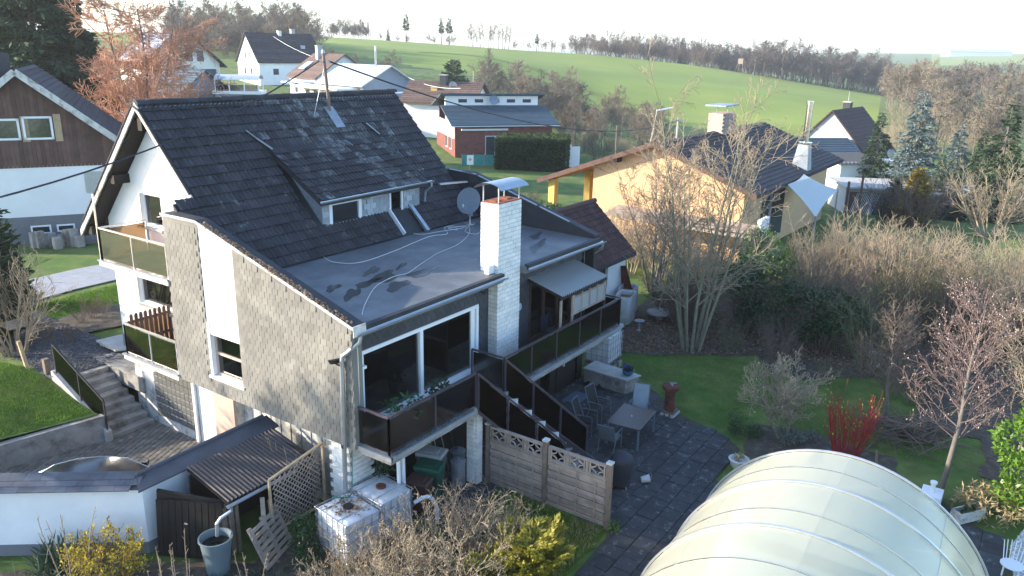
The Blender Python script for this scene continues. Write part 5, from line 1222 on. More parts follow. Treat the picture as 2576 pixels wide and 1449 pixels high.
for x0, x1, y0, y1 in ((-20, 46, 298, 354), (62, 129, 292, 352)):
    p, q = PP(x0, y1, Q, n_), PP(x1, y0, Q, n_); a0, a1 = (p-ap).dot(w_), (q-ap).dot(w_); z0, z1 = p.z, q.z; f = MB(); o = n_*.07
    for u0, v0, u1, v1 in ((a0, z0, a1, z0+.1), (a0, z1-.1, a1, z1), (a0, z0, a0+.1, z1), (a1-.1, z0, a1, z1)):
        c = [bp(u0, v0)+o, bp(u1, v0)+o, bp(u1, v1)+o, bp(u0, v1)+o]; f.prism(c, -n_*.09)
    wn_ = f.build('window', m_wframe, bh); g = MB(); g.prism([bp(a0+.1, z0+.1)+o*.7, bp(a1-.1, z0+.1)+o*.7, bp(a1-.1, z1-.1)+o*.7, bp(a0+.1, z1-.1)+o*.7], -n_*.01); g.build('pane', m_glass, wn_)
    g = MB(); g.prism([bp(a0+.1, z0+.1)+o*.5, bp(a1-.1, z0+.1)+o*.5, bp(a1-.1, z1-.1)+o*.5, bp(a0+.1, z1-.1)+o*.5], -n_*.004); g.build('curtain', M('beige_curtain', (.42, .36, .25), .9, .2, 6), wn_)
    g = MB(); c = a1+.22; g.prism([bp(c-.16, z0-.1)+n_*.04, bp(c+.16, z0-.1)+n_*.04, bp(c+.16, z1+.1)+n_*.04, bp(c-.16, z1+.1)+n_*.04], -n_*.06); g.build('bare_wall_strip', m_woodlight, wn_)
for x0, x1, y0, y1 in ((145, 188, 562, 583), (80, 128, 565, 590)):
    p, q = PP(x0, y1, Q, n_), PP(x1, y0, Q, n_); a0, a1 = (p-ap).dot(w_), (q-ap).dot(w_); f = MB(); f.prism([bp(a0, p.z)+n_*.03, bp(a1, p.z)+n_*.03, bp(a1, q.z)+n_*.03, bp(a0, q.z)+n_*.03], -n_*.04); f.build('cellar_window', m_wframe, bh); f = MB(); f.prism([bp(a0+.08, p.z+.08)+n_*.035, bp(a1-.08, p.z+.08)+n_*.035, bp(a1-.08, q.z-.08)+n_*.035, bp(a0+.08, q.z-.08)+n_*.035], -n_*.01); f.build('pane', m_dark, bh)
f = MB(); p, q = PP(218, 485, Q, n_), PP(262, 430, Q, n_); a0, a1 = (p-ap).dot(w_), (q-ap).dot(w_); f.prism([bp(a0, p.z)+n_*.04, bp(a1, p.z)+n_*.04, bp(a1, q.z)+n_*.04, bp(a0, q.z)+n_*.04], -n_*.05); f.build('window', m_curtain, bh)
for s in (-1, 1):
    m = MB(); a, b = bp(0, ap.z+.28)+n_*.5, bp(s*(hwd+.6), ap.z+.28-sl_*(hwd+.6))+n_*.5; t = Vector((0, 0, -.2)); e = -n_*10
    m.hexa([a+t, b+t, b+e+t, a+e+t, a, b, b+e, a+e]); ro = m.build('roof', m_tile_far, bh); m = MB()
    for i in range(26):
        p, q = b.lerp(a, i/26)+up*.003, b.lerp(a, (i+1)/26)+up*.003; m.hexa([p, q, q+e, p+e, p+up*.085, q+up*.012, q+e+up*.012, p+e+up*.085])
    m.build('tile_courses', m_tile_far, ro)['kind'] = 'stuff'; m = MB()
    m = MB(); m.bar(a+t*.4+n_*.03, b+t*.4+n_*.03, .05, .3); m.build('verge_board', m_whitedirty, bh)
c = bp(-1.0, ap.z)-n_*2.4; m = MB(); m.box(c.x-.45, c.y-.4, ap.z-.6, c.x+.45, c.y+.4, ap.z+1.0); m.build('chimney', m_slate_d, bh); m = MB(); m.tube([(c.x, c.y, ap.z+1), (c.x, c.y, ap.z+1.5)], .12, 8); m.build('flue', m_alu, bh)
st_ = thing('stacked_stones', 'pile of old stone posts and timber at the timber house plinth', 'stone pile', PZ(160, 622, 1.35))
for i in range(9):
    q = PZ(90+i*14, 618+random.uniform(-3, 6), 1.34); h = random.uniform(.5, 1.0); m = MB(); m.box(q.x-.18, q.y-.15, 1.3, q.x+.18, q.y+.15, 1.3+h); m.build('stone_post', m_conc, st_)
lw = thing('low_block_wall', 'low dark stone block wall beside the street', 'wall', PZ(230, 612, 1.35))
for i in range(9):
    for r in range(3):
        q = PZ(170+i*24+(12 if r % 2 else 0), 618-i*2.6, 1.34); m = MB(); c = Vector((q.x, q.y, 1.3+r*.24)); m.hexa([c+w_*-.23, c+w_*.23, c+w_*.23-n_*.25, c-w_*.23-n_*.25, c-w_*.23+up*.22, c+w_*.23+up*.22, c+w_*.23-n_*.25+up*.22, c-w_*.23-n_*.25+up*.22]); m.build('block', m_plinth, lw)
# generic gabled house in its own coordinates: ridge along x, front towards -y
def gable(name, label, g, th, L, Wd, hw, hr, wallm, roofm, oh=.5, wins=(), cat='house', courses=True, extra=None, sink=4):
    t = thing(name, label, cat); a, b = L/2, Wd/2
    m = MB(); m.prism([(-a, -b, -sink), (-a, b, -sink), (-a, b, hw), (-a, 0, hw+hr), (-a, -b, hw)], (L, 0, 0)); wl_ = m.build('wall', wallm, t)
    k = hr/b
    for s in (-1, 1):
        m = MB(); ze = hw-k*oh+.12; y0 = s*(b+oh); m.hexa([(-a-oh, y0, ze-.14), (a+oh, y0, ze-.14), (a+oh, 0, hw+hr-.02), (-a-oh, 0, hw+hr-.02), (-a-oh, y0, ze), (a+oh, y0, ze), (a+oh, 0, hw+hr+.12), (-a-oh, 0, hw+hr+.12)]); ro = m.build('roof', roofm, t)
        if courses:
            m = MB(); n = max(5, int(math.hypot(b+oh, hr)/.42))
            for i in range(n):
                f0, f1 = i/n, (i+1)/n; ya, yb = y0*(1-f0), y0*(1-f1); za, zb = ze+(hw+hr+.12-ze)*f0, ze+(hw+hr+.12-ze)*f1
                m.hexa([(-a-oh, ya, za), (a+oh, ya, za), (a+oh, yb, zb), (-a-oh, yb, zb), (-a-oh, ya, za+.07), (a+oh, ya, za+.07), (a+oh, yb, zb+.01), (-a-oh, yb, zb+.01)])
            m.build('tile_courses', roofm, ro)['kind'] = 'stuff'
    for face, c, z, w, h in wins:
        f = MB(); p = MB()
        def rect(mm, u0, u1, v0, v1, d):
            if face == 'f': mm.box(u0, -b-d, v0, u1, -b+.02, v1)
            elif face == 'g0': mm.box(-a-d, u0, v0, -a+.02, u1, v1)
            elif face == 'g1': mm.box(a-.02, u0, v0, a+d, u1, v1)
        u0, u1, v0, v1 = c-w/2, c+w/2, z, z+h; e = min(.09, w*.12)
        for q in ((u0, u1, v0, v0+e), (u0, u1, v1-e, v1), (u0, u0+e, v0+e, v1-e), (u1-e, u1, v0+e, v1-e)): rect(f, *q, .05)
        wd = f.build('window', m_wframe, t); rect(p, u0+e, u1-e, v0+e, v1-e, .025); p.build('pane', m_windark, wd)
    if extra: extra(t)
    place(t, g, HD-R(90)+th); return t
m_windark = M('window_dark_pane', (.05, .06, .075), .12, .3, 1)
def chim(t, x, y, z0, z1, s=.35, mat=None):
    m = MB(); m.box(x-s, y-s, z0, x+s, y+s, z1); c = m.build('chimney', mat or m_greyr, t); m = MB(); m.box(x-s-.06, y-s-.06, z1, x+s+.06, y+s+.06, z1+.1); m.build('chimney_cap', m_concl, c)
def ex1(t): chim(t, 0, -.3, 6.8, 8.7, .3, m_white); chim(t, 2.8, .3, 6.8, 9.0, .35); m = MB(); m.box(2.9, -2.75, 5.35, 3.7, -2.35, 6.3); m.build('skylight', m_solar, t)
gable('white_house', 'tall white gabled house with black roof and two chimneys below the wood', gx(690, 148), R(40), 12, 9.5, 3.6, 4.6, m_white, m_tile_far, .35, [('g0', -1.2, 3.9, .8, 1.2), ('g0', .8, 3.9, .8, 1.2), ('g0', -1.5, 1.2, 1, 1.2), ('g0', 1.4, 1.2, 1, 1.2), ('f', -3, 1.2, 1.2, 1.2), ('f', 1, 1.2, 1.2, 1.2)], extra=ex1)
def ex2(t):
    chim(t, -1.5, -1.0, 4.5, 7.8, .4, m_greyr); m = MB(); m.hexa([(-3.6, -3.6, 4.35), (-1.4, -3.6, 4.35), (-1.4, -2.0, 5.4), (-3.6, -2.0, 5.4), (-3.6, -3.6, 4.45), (-1.4, -3.6, 4.45), (-1.4, -2.0, 5.5), (-3.6, -2.0, 5.5)]); m.build('solar_panel', m_solar, t)
    m = MB(); m.box(2.2, -6.5, 2.5, 4.6, -4.5, 2.7); m.box(-4.5, -6.2, 2.3, -1.5, -4.5, 2.5); m.build('terrace_slab', m_white, t)
gable('brown_roofed_house', 'white house with faded brown tiled roof, skylight panel and grey chimney', gx(815, 126), R(-52), 10, 9, 3.4, 3.2, m_white, m_tile_brown, .5, [('g1', .3, 3.7, 1.7, 1.0), ('g1', -2, 1, 1.2, 1.2), ('f', -2.5, .8, 1.3, 1.6)], extra=ex2)
def ex3(t):
    m = MB(); m.box(-6, -7.0, 2.0, 4.0, -3.9, 2.25); m.build('balcony_slab', m_white, t); m = MB(); m.box(-5.8, -6.0, -1, 3.8, -5.8, 2.0); m.build('lower_wall', m_cream, t)
    for x in (-4.5, -2.5, .5, 2.5): m = MB(); m.box(x-.5, -6.03, .4, x+.5, -5.98, 1.7); m.build('window', m_windark, t)
    m = MB(); m.tube([(2.4, -.2, 4.5), (2.4, -.2, 7.2)], .12, 8); m.build('flue', m_alu, t); m = MB(); m.tube([(3.2, -.8, 4.5), (3.2, -.8, 6.6)], .04, 6); m.build('aerial', m_galv, t)
    m = MB(); m.box(4.95, -3.9, 1.55, 5.03, 3.9, 1.75); m.build('band', m_white, t)
gable('metal_roofed_bungalow', 'low bungalow with pale metal roof and blue grey gable', gx(908, 104)+Vector((0, 0, 2.2)), R(-46), 10, 7.8, 2.7, 2.1, m_bluer, m_metalroof, .5, [('f', -2, .6, 1.2, 1.2)], courses=False, extra=ex3)
def ex4(t):
    chim(t, -.2, -.6, 3.8, 6.2, .4, m_slate_d); chim(t, -1.0, -1.6, 3.2, 4.8, .35, m_yellow)
    m = MB(); m.lathe([(0, 0), (.25, .03), (.45, .12)], (0, 0, 0), 16, False); d = m.build('satellite_dish', m_greyl, t, True); d.location = (1.0, -1.0, 5.1); d.rotation_euler = (R(70), 0, R(20)); m = MB(); m.tube([(1, -.9, 4.0), (1, -.9, 5.1)], .03, 6); m.build('dish_mast', m_galv, t)
    m = MB(); m.tube([(3.2, 0, 4.5), (3.2, 0, 6.8)], .04, 6); m.build('aerial', m_galv, t)
gable('low_tiled_house', 'low house with brown ribbed tile roof, yellow chimney and white dish', gx(1112, 96)+Vector((0, 0, .7)), R(-12), 8.2, 7.5, 3.4, 2.0, m_white, m_tile_brown, .5, extra=ex4)
def ex6(t):
    for i in range(5):
        for j in range(3): m = MB(); y0 = -4.7+j*1.5; k = 3.6/4.4; z = lambda y: 4.5+(y+4.4)*k+.16; x0 = -5+i*1.5; m.hexa([(x0, y0, z(y0)), (x0+1.4, y0, z(y0)), (x0+1.4, y0+1.4, z(y0+1.4)), (x0, y0+1.4, z(y0+1.4)), (x0, y0, z(y0)+.06), (x0+1.4, y0, z(y0)+.06), (x0+1.4, y0+1.4, z(y0+1.4)+.06), (x0, y0+1.4, z(y0+1.4)+.06)]); m.build('solar_panel', m_solar, t)
    m = MB(); m.box(5.5, -3.8, .8, 5.56, 3.8, 3.6); m.build('glazed_porch', m_windark, t)
gable('cream_gabled_house', 'cream gabled house with tall windows and solar panels behind the copper tree', gx(405, 112)+Vector((0, 0, .9)), R(-38), 11, 8.8, 4.4, 3.7, m_cream, m_tile_far, .7, [('g1', -1.9, 4.5, .9, 1.5), ('g1', 0, 4.5, 1.2, 2.2), ('g1', 1.6, 4.5, 1.2, 1.6)], extra=ex6)
gable('blue_grey_garage', 'blue grey garage building with ribbed roof below the cream house', gx(425, 92), R(-30), 9, 9, 2.8, 3.0, m_bluer, m_blueroof, .4, [('g1', 0, .5, 1.8, .5)])
# arched carport
t = thing('carport', 'small carport with arched pale blue roof and white posts', 'carport')
m = MB(); m.box(-2.4, -1.6, -3, 2.4, 1.6, 2.0); m.build('base_box', m_bluer, t); m = MB(); m.box(-2.6, -1.8, 2.0, 2.6, 1.8, 2.35); m.build('deck', m_white, t)
m = MB()
for i in range(13): a = math.pi*(.1+.8*i/12); m.v += [(-2.4, -1.7*math.cos(a), 3.3+.75*math.sin(a)), (2.4, -1.7*math.cos(a), 3.3+.75*math.sin(a))]
for i in range(12): m.f.append((2*i, 2*i+1, 2*i+3, 2*i+2))
m.build('arched_roof', m_metalroof, t, True)
for x in (-2.3, -.8, .8, 2.3):
    for y in (-1.55, 1.55): m = MB(); m.box(x-.06, y-.06, 2.3, x+.06, y+.06, 3.55); m.build('post', m_wframe, t)
m = MB(); m.box(-2.3, -1.6, 2.35, 2.3, -1.57, 3.0); m.build('glass_front', m_glassd, t)
place(t, gx(582, 91)+Vector((0, 0, 1.7)), HD-R(90)+R(8))
# red brick house
rb_ = thing('red_brick_house', 'red brick house with dark slate roof and white clerestory band', 'house')
m = MB(); m.wall((0, 0, -1), (1, 0), 10.2, 4.3, .25, [(3.1, 1.1, 5.3, 3.2), (6.9, 1.4, 9.4, 3.3)]); m.box(0, .25, -1, .25, 9, 3.4); m.box(9.95, .25, -1, 10.2, 9, 3.4); m.box(.25, 8.8, -1, 9.95, 9, 4.5); m.build('brick_wall', m_redbrick, rb_)
m = MB(); m.prism([(0, .25, 3.4), (0, 4.6, 3.4), (0, 4.6, 4.6), (0, .25, 3.42)], (.25, 0, 0)); m.box(-.02, .3, 1.9, 0, 9, 3.4); m.build('white_gable', m_white, rb_)
m = MB(); m.hexa([(-.5, -.6, 3.2), (10.8, -.6, 3.2), (10.8, 4.6, 4.75), (-.5, 4.6, 4.75), (-.5, -.6, 3.32), (10.8, -.6, 3.32), (10.8, 4.6, 4.87), (-.5, 4.6, 4.87)]); r_ = m.build('roof', m_blueroof, rb_)
m = MB()
for i in range(15): f = i/15; y = -.6+5.2*f; z = 3.32+1.55*f; m.hexa([(-.5, y, z), (10.8, y, z), (10.8, y+.34, z+.102), (-.5, y+.34, z+.102), (-.5, y, z+.05), (10.8, y, z+.05), (10.8, y+.34, z+.11), (-.5, y+.34, z+.11)])
m.build('tile_courses', m_blueroof, r_)['kind'] = 'stuff'
m = MB(); m.box(0, 4.6, 4.6, 10.1, 4.85, 5.9); m.build('clerestory', m_white, rb_)
for i in range(5): m = MB(); m.box(1.4+i*1.75, 4.56, 5.15, 2.3+i*1.75, 4.62, 5.5); m.build('clerestory_window', m_windark, rb_)
m = MB(); m.hexa([(-.6, 4.1, 5.95), (10.7, 4.1, 5.95), (10.7, 9.3, 4.5), (-.6, 9.3, 4.5), (-.6, 4.1, 6.1), (10.7, 4.1, 6.1), (10.7, 9.3, 4.65), (-.6, 9.3, 4.65)]); m.build('rear_roof', m_blueroof, rb_)
m = MB(); m.lathe([(0, 0), (.3, .04), (.5, .14)], (0, 0, 0), 16, False); d = m.build('satellite_dish', m_bluer, rb_, True); d.location = (5.1, 4.2, 5.4); d.rotation_euler = (R(75), 0, 0)
m = gutter(MB(), (-.5, -.68, 3.22), (10.8, -.68, 3.24), .08); m.build('gutter', m_wframe, rb_)
m = MB(); m.box(.6, -.35, 2.75, 5.4, -.02, 2.92); m.build('awning_box', m_wframe, rb_)
f = MB()
for a, b, c, d in ((3.1, .1, 5.3, .2), (3.1, 2.1, 5.3, 2.2), (3.1, .2, 3.2, 2.1), (5.2, .2, 5.3, 2.1), (4.1, .2, 4.2, 2.1)): f.box(a, .05, b, c, .15, d)
wd = f.build('patio_door', m_wframe, rb_); g = MB(); g.box(3.2, .1, .2, 5.2, .11, 2.1); g.build('pane', m_windark, wd)
f = MB(); f.box(6.9, .08, .4, 9.4, .14, 2.3); f.build('roller_shutter', m_white, rb_)
for y in (1.5, 3.4): f = MB(); f.box(-.05, y, .7, .02, y+.9, 2.0); w2 = f.build('window', m_wframe, rb_); f = MB(); f.box(-.07, y+.1, .8, -.04, y+.8, 1.9); f.build('pane', m_windark, w2)
q = gx(1132, 79); place(rb_, Vector((q.x, q.y, q.z-.1)), HD-R(90)+R(17))
tf = thing('teal_screen', 'turquoise cloth screen fence at the red brick house terrace', 'screen fence'); m = MB(); m.box(0, 0, 0, 4.2, .03, 1.0); m.build('cloth', m_teal, tf)
for i in range(5): m = MB(); m.tube([(i*1.05, -.03, 0), (i*1.05, -.03, 1.15)], .025, 6); m.build('post', m_galv, tf)
q = gx(1150, 74.5); place(tf, q, HD-R(90)+R(5))
t = thing('warning_sign', 'white sign with yellow diamond on a leaning post by the hedge', 'sign'); m = MB(); m.tube([(0, 0, 0), (.15, 0, 2.2)], .03, 6); m.build('post', m_galv, t); m = MB(); m.box(-.15, -.05, 1.4, .4, -.02, 2.2); m.build('plate', m_wframe, t); m = MB(); m.prism([(.12, -.055, 1.68), (.27, -.055, 1.85), (.12, -.055, 2.02), (-.03, -.055, 1.85)], (0, -.004, 0)); m.build('yellow_diamond', m_yellow, t); place(t, gx(1168, 66), HD-R(90))
wpn = thing('white_panel_fence', 'tall white panel fence at the end of the clipped hedge', 'fence'); 
for i in range(3): m = MB(); m.box(i*.95, 0, 0, i*.95+.92, .05, 2.2-.2*(i == 2)); m.build('panel', m_white, wpn)
place(wpn, gx(1392, 77), HD-R(90)+R(25))
# orange bungalow
oh_ = thing('orange_house', 'orange rendered bungalow with dark shallow tiled roof and white shade sail', 'house', (50, 18, 0))
oz = lambda y: 6.35-.375*abs(y-19.14)
m = MB(); m.prism([(42.7, 13.8, -2), (42.7, 23.3, -2), (42.7, 23.3, oz(23.3)-.2), (42.7, 19.14, 6.1), (42.7, 13.8, oz(13.8)-.2)], (.3, 0, 0)); m.box(43, 13.8, -2, 61, 14.1, 4.1); m.box(43, 23, -2, 61, 23.3, 4.6); m.prism([(60.7, 14.1, -2), (60.7, 23, -2), (60.7, 23, 4.5), (60.7, 19.14, 6.1), (60.7, 14.1, 4.2)], (.3, 0, 0)); m.build('wall', m_orange, oh_)
m = MB(); slope(m, 42, 61.6, 12.9, 19.14, oz, .18); slope(m, 42, 61.6, 19.14, 26.9, oz, .18, -.001); orf = m.build('roof', m_tile_far, oh_)
m = MB()
for i in range(20):
    f = i*.312; y = 12.9+f
    m.hexa([(42, y, oz(y)), (61.6, y, oz(y)), (61.6, y+.31, oz(y+.31)), (42, y+.31, oz(y+.31)), (42, y, oz(y)+.075), (61.6, y, oz(y)+.075), (61.6, y+.31, oz(y+.31)+.012), (42, y+.31, oz(y+.31)+.012)])
m.build('tile_courses', m_tile_far, orf)['kind'] = 'stuff'
m = MB(); slope(m, 41.96, 42.02, 12.9, 19.14, oz, .3, .06); slope(m, 41.96, 42.02, 19.14, 26.95, oz, .3, .06); m.build('verge_board', m_woodb, oh_)
m = MB(); slope(m, 42.03, 42.7, 13.0, 19.1, oz, .03, -.2); slope(m, 42.03, 50, 23.4, 26.8, oz, .03, -.2); slope(m, 42.03, 42.7, 19.2, 23.3, oz, .03, -.2); m.build('soffit', m_orangesoff, oh_)
m = MB(); m.box(42.0, 21.4, oz(21.4)-.5, 42.8, 21.7, oz(21.5)-.2); m.build('purlin_end', m_woodd, oh_)
for x in (42.4, 47): m = MB(); m.box(x, 25.9, -.5, x+.45, 26.35, 3.5); m.build('canopy_pillar', m_yellow, oh_)
bl_p = boxmesh('brick', .238, .115, .113, M('pinkish_grey_brick', (.30, .235, .21), .9, .2, 3, rnd=.2), .006)
m = MB(); m.box(51.4, 18.6, 5.6, 53.6, 19.6, 7.5); oc = m.build('brick_chimney', m_pinkr, oh_)
for r in range(14):
    for c in range(9): link('brick', bl_p, oc, Vector((51.52+c*.25+(.12 if r % 2 else 0), 18.56, 5.7+r*.126))-W[oh_])
m = MB(); m.box(51.2, 18.4, 7.95, 53.8, 19.8, 8.05); m.build('chimney_cowl', m_zincd, oh_)
for x in (51.5, 53.5): m = MB(); m.box(x-.03, 19.05, 7.5, x+.03, 19.1, 7.95); m.build('cowl_post', m_zincd, oh_)
q = Vector((53.2, 13.6, 0)); m = MB(); m.hexa([(q.x-.55, q.y-.5, 3.6), (q.x+.55, q.y-.5, 3.6), (q.x+.55, q.y+.6, 4.2), (q.x-.55, q.y+.6, 4.2), (q.x-.35, q.y-.3, 5.8), (q.x+.35, q.y-.3, 5.8), (q.x+.35, q.y+.35, 5.8), (q.x-.35, q.y+.35, 5.8)]); m.build('flue_base', m_zincd, oh_)
m = MB(); m.tube([(q.x, q.y, 5.8), (q.x, q.y, 8.4)], .2, 12); m.lathe([(.45, 0), (.45, .06)], (q.x, q.y, 5.85), 12); m.lathe([(.25, 0), (.25, .2)], (q.x, q.y, 8.3), 12); m.build('steel_flue', m_chrome, oh_, True)
m = MB(); m.prism([(42.2, 21.2, 2.35), (42.2, 12.2, 2.2), (40.4, 12.2, 1.95), (40.4, 21.2, 2.1)], (0, 0, .14)); dk = m.build('deck_canopy', m_woodg, oh_)
for i in range(11): m = MB(); x = 40.42+i*.16; m.box(x, 12.2, 2.12+.014*i+.1, x+.14, 21.2, 2.25+.016*i); m.build('deck_board', m_woodg, dk)
m = MB(); m.wall((42.0, 12.1, -1), (0, 1), .2, 3.1, .2); m.box(40.6, 12.1, -1, 42.0, 12.3, 3.0); m.build('end_wall', m_white, oh_)
m = MB(); m.box(41.0, 12.05, 1.0, 41.6, 12.09, 1.9); m.build('end_window', m_windark, oh_)
m = MB(); m.box(46, 13.77, .6, 47.4, 13.81, 3.2); m.box(48, 13.77, .4, 50.5, 13.81, 3.3); m.build('terrace_door', m_windark, oh_); m = MB(); m.box(47.45, 13.75, .4, 47.9, 13.8, 3.3); m.build('shutter', m_bluer, oh_)
m = gutter(MB(), (42, 12.86, 4.0), (61.6, 12.86, 4.02), .09); m.build('gutter', m_feltb, oh_)
for x in (56.5, 61): m = MB(); m.box(x, 11.2, -2, x+.14, 11.34, 3.2); m.build('timber_post', m_woodb, oh_)
sail = thing('shade_sail', 'white triangular shade sail stretched from the orange house roof', 'shade sail', (50, 11.5, 3)); A_, B_, C_ = Vector((47.2, 12.8, 4.0)), PP(2108, 478, (54, 10.6, 0), Vector((1, 0, 0))), PP(2052, 548, (46.8, 9, 0), Vector((1, 0, 0)))
m = MB(); n = 10; D_ = PP(2022, 438, (0, 12.8, 0), Vector((0, 1, 0)))
for i in range(n+1):
    for j in range(n+1):
        s, t_ = i/n, j/n; p = (A_*(1-s)+D_*s)*(1-t_)+(C_*(1-s)+B_*s)*t_; p = p+Vector((0, 0, -.5*s*(1-s)*4*t_*(1-t_)))+(C_-A_).normalized()*0; p = p.lerp((A_+B_+C_+D_)/4, .10*(1-abs(2*s-1)**2*1)*(abs(2*t_-1)**4)+.10*(1-abs(2*t_-1)**2)*(abs(2*s-1)**4)); m.v.append(tuple(p))
for i in range(n):
    for j in range(n): a = i*(n+1)+j; m.f.append((a, a+1, a+n+2, a+n+1))
m.build('cloth', m_sail, sail, True)
for q in (B_, C_): m = MB(); m.tube([(q.x, q.y, hgt(q.x, q.y)-.3), (q.x, q.y, q.z+.1)], .05, 8); m.build('pole', m_zincd, sail)
# grey gabled house and low outbuildings on the right
def ex7(t): chim(t, 1.0, .4, 6.2, 8.2, .4, m_slate_d); m = MB(); m.tube([(1.0, .4, 8.2), (1.0, .4, 9.4)], .03, 5); m.build('aerial', m_galv, t); m = MB(); m.box(-4.80, -1.9, .6, -4.73, -.3, 2.8); m.build('white_shutter', m_white, t); m = MB(); m.box(-4.80, 1.2, .6, -4.73, 2.8, 2.6); m.build('white_shutter', m_white, t)
gable('grey_gabled_house', 'grey rendered gable house with dark red tiled roof', gx(2140, 90), R(50), 9.5, 11.0, 1.5, 6.0, m_greyr, m_tile_red, .35, extra=ex7)
def ex8(t): chim(t, -3.2, .4, 3.3, 5.4, .55, m_greyr)
gable('blue_roofed_house', 'low house with blue grey ribbed roof behind the orange bungalow', gx(2050, 84)-Vector((0, 0, 1.3)), R(10), 8, 8, 3.6, 1.9, m_white, m_blueroof, .4, extra=ex8)
ou = thing('flat_garage_row', 'row of low white garages with flat grey roofs and lattice gates', 'garage row')
for i, (x, w, h) in enumerate(((0, 5.4, 2.3), (5.45, 6.2, 2.0), (11.7, 3.5, 1.7))):
    m = MB(); m.box(x, 0, -1.5, x+w, 4.5, h); m.build('block', m_greyr, ou); m = MB(); m.box(x-.2, -.5, h, x+w+.2, 4.8, h+.15); m.build('flat_roof', m_concl, ou)
    for k in range(3): m = MB(); m.box(x+.3+k*w/3, -.06, -.2, x+.1+(k+1)*w/3, -.02, h-.3); gt = m.build('gate', m_windark if k % 2 else m_woodb, ou)
    for k in range(14): m = MB(); m.bar((x+.3+k*.13, -.08, -.1), (x+.9+k*.13, -.08, h-.35), .03, .02, (0, 1, 0)); m.build('lattice_slat', m_wframe, ou)
place(ou, gx(2165, 62)+Vector((0, 0, -.3)), HD-R(90)+R(-6))
t = thing('white_shed', 'white lean to shed with ribbed roof and small dish below the grey gable', 'shed'); m = MB(); m.box(-3, -1.5, -1, 3, 1.5, 2.2); m.build('wall', m_white, t); corr(MB(), -4.2, 1.4, -2, 2.1, 1.8, 2.7, 14, .07).build('roof', m_slate_d, t); m = MB(); m.hexa([(1.4, -2.2, 2.3), (4.4, -2.2, 1.8), (4.4, 1.6, 1.9), (1.4, 1.6, 2.5), (1.4, -2.2, 2.4), (4.4, -2.2, 1.9), (4.4, 1.6, 2.0), (1.4, 1.6, 2.6)]); m.build('porch_roof', m_metalroof, t)
m = MB(); m.lathe([(0, 0), (.3, .04), (.45, .12)], (0, 0, 0), 14, False); d = m.build('satellite_dish', m_greyl, t, True); d.location = (2.6, -.5, 2.9); d.rotation_euler = (R(70), 0, 0); m = MB(); m.tube([(2.6, -.4, 2), (2.6, -.4, 2.9)], .03, 5); m.build('dish_mast', m_galv, t)
place(t, gx(2195, 78)+Vector((0, 0, .6)), HD-R(90)+R(8))
far = thing('white_barn', 'long white farm building far off on the pale field', 'barn'); m = MB(); m.prism([(-45, -12, -3), (-45, 12, -3), (-45, 12, 5), (-45, 0, 9), (-45, -12, 5)], (90, 0, 0)); m.build('wall', m_white, far); m = MB(); m.hexa([(-46, -13, 4.7), (46, -13, 4.7), (46, 0, 9.1), (-46, 0, 9.1), (-46, -13, 5.2), (46, -13, 5.2), (46, 0, 9.6), (-46, 0, 9.6)]); m.build('roof', m_metalroof, far); place(far, gx(2442, 1200)+Vector((0, 0, 1)), HD-R(90))
hide = gx(1855, 318); t = thing('raised_hide', 'small wooden hunting hide on stilts at the edge of the wood', 'hide', hide); m = MB(); m.box(hide.x-1, hide.y-1, hide.z+3.4, hide.x+1, hide.y+1, hide.z+5.4); m.build('cabin', m_woodg, t)
for a in (-1, 1):
    for b in (-1, 1): m = MB(); m.tube([(hide.x+a*1.8, hide.y+b*1.8, hide.z-.3), (hide.x+a*.9, hide.y+b*.9, hide.z+3.5)], .12, 5); m.build('stilt', m_woodg, t)
# poles, street lamp and wires
t = thing('utility_pole', 'pale concrete utility pole with wires above the orange house', 'pole', pole_r); m = MB(); m.tube([pole_r-Vector((0, 0, .3)), pole_t+Vector((0, 0, .2))], [.14, .09], 8); m.build('shaft', m_concl, t); m = MB(); m.bar(pole_t-rt0*.5, pole_t+rt0*.5, .06, .06); m.build('cross_arm', m_galv, t)
b2 = gx(1552, 80); t2 = P(1552, 315, 80); t = thing('wooden_pole', 'thin grey wooden pole among the birch thicket', 'pole', b2); m = MB(); m.tube([b2-Vector((0, 0, .3)), t2], .08, 6); m.build('shaft', m_woodpost, t)
wire('overhead_wire', t2, pole_t, .5, .02, m_cabled, 'black wire between the thin grey pole and the concrete pole')
wire('overhead_wire', pole_t, (52, 19.2, 6.6), .5, .02, m_cabled, 'black wire from the concrete pole to the orange house')
lb = gx(1635, 73); lt = P(1652, 278, 73); t = thing('street_lamp', 'white street lamp with long slanting head beside the green field', 'street lamp', lb); m = MB(); m.tube([lb-Vector((0, 0, .3)), lb+Vector((0, 0, 2)), lt-Vector((0, 0, .3)), lt], [.09, .08, .05, .05], 8); m.build('post', m_concl, t); m = MB(); m.bar(lt, P(1695, 270, 73), .22, .1); m.build('lamp_head', m_wframe, t)
b3 = P(1158, 222, 88); wire('overhead_wire', P(688, 92, 146), P(985, 168, 104), 1.6, .035, m_cable, 'pale wire sagging between the white house and the metal roof'); wire('overhead_wire', P(985, 168, 104), b3, .8, .03, m_cable, 'pale wire from the metal roof to the low tiled house')
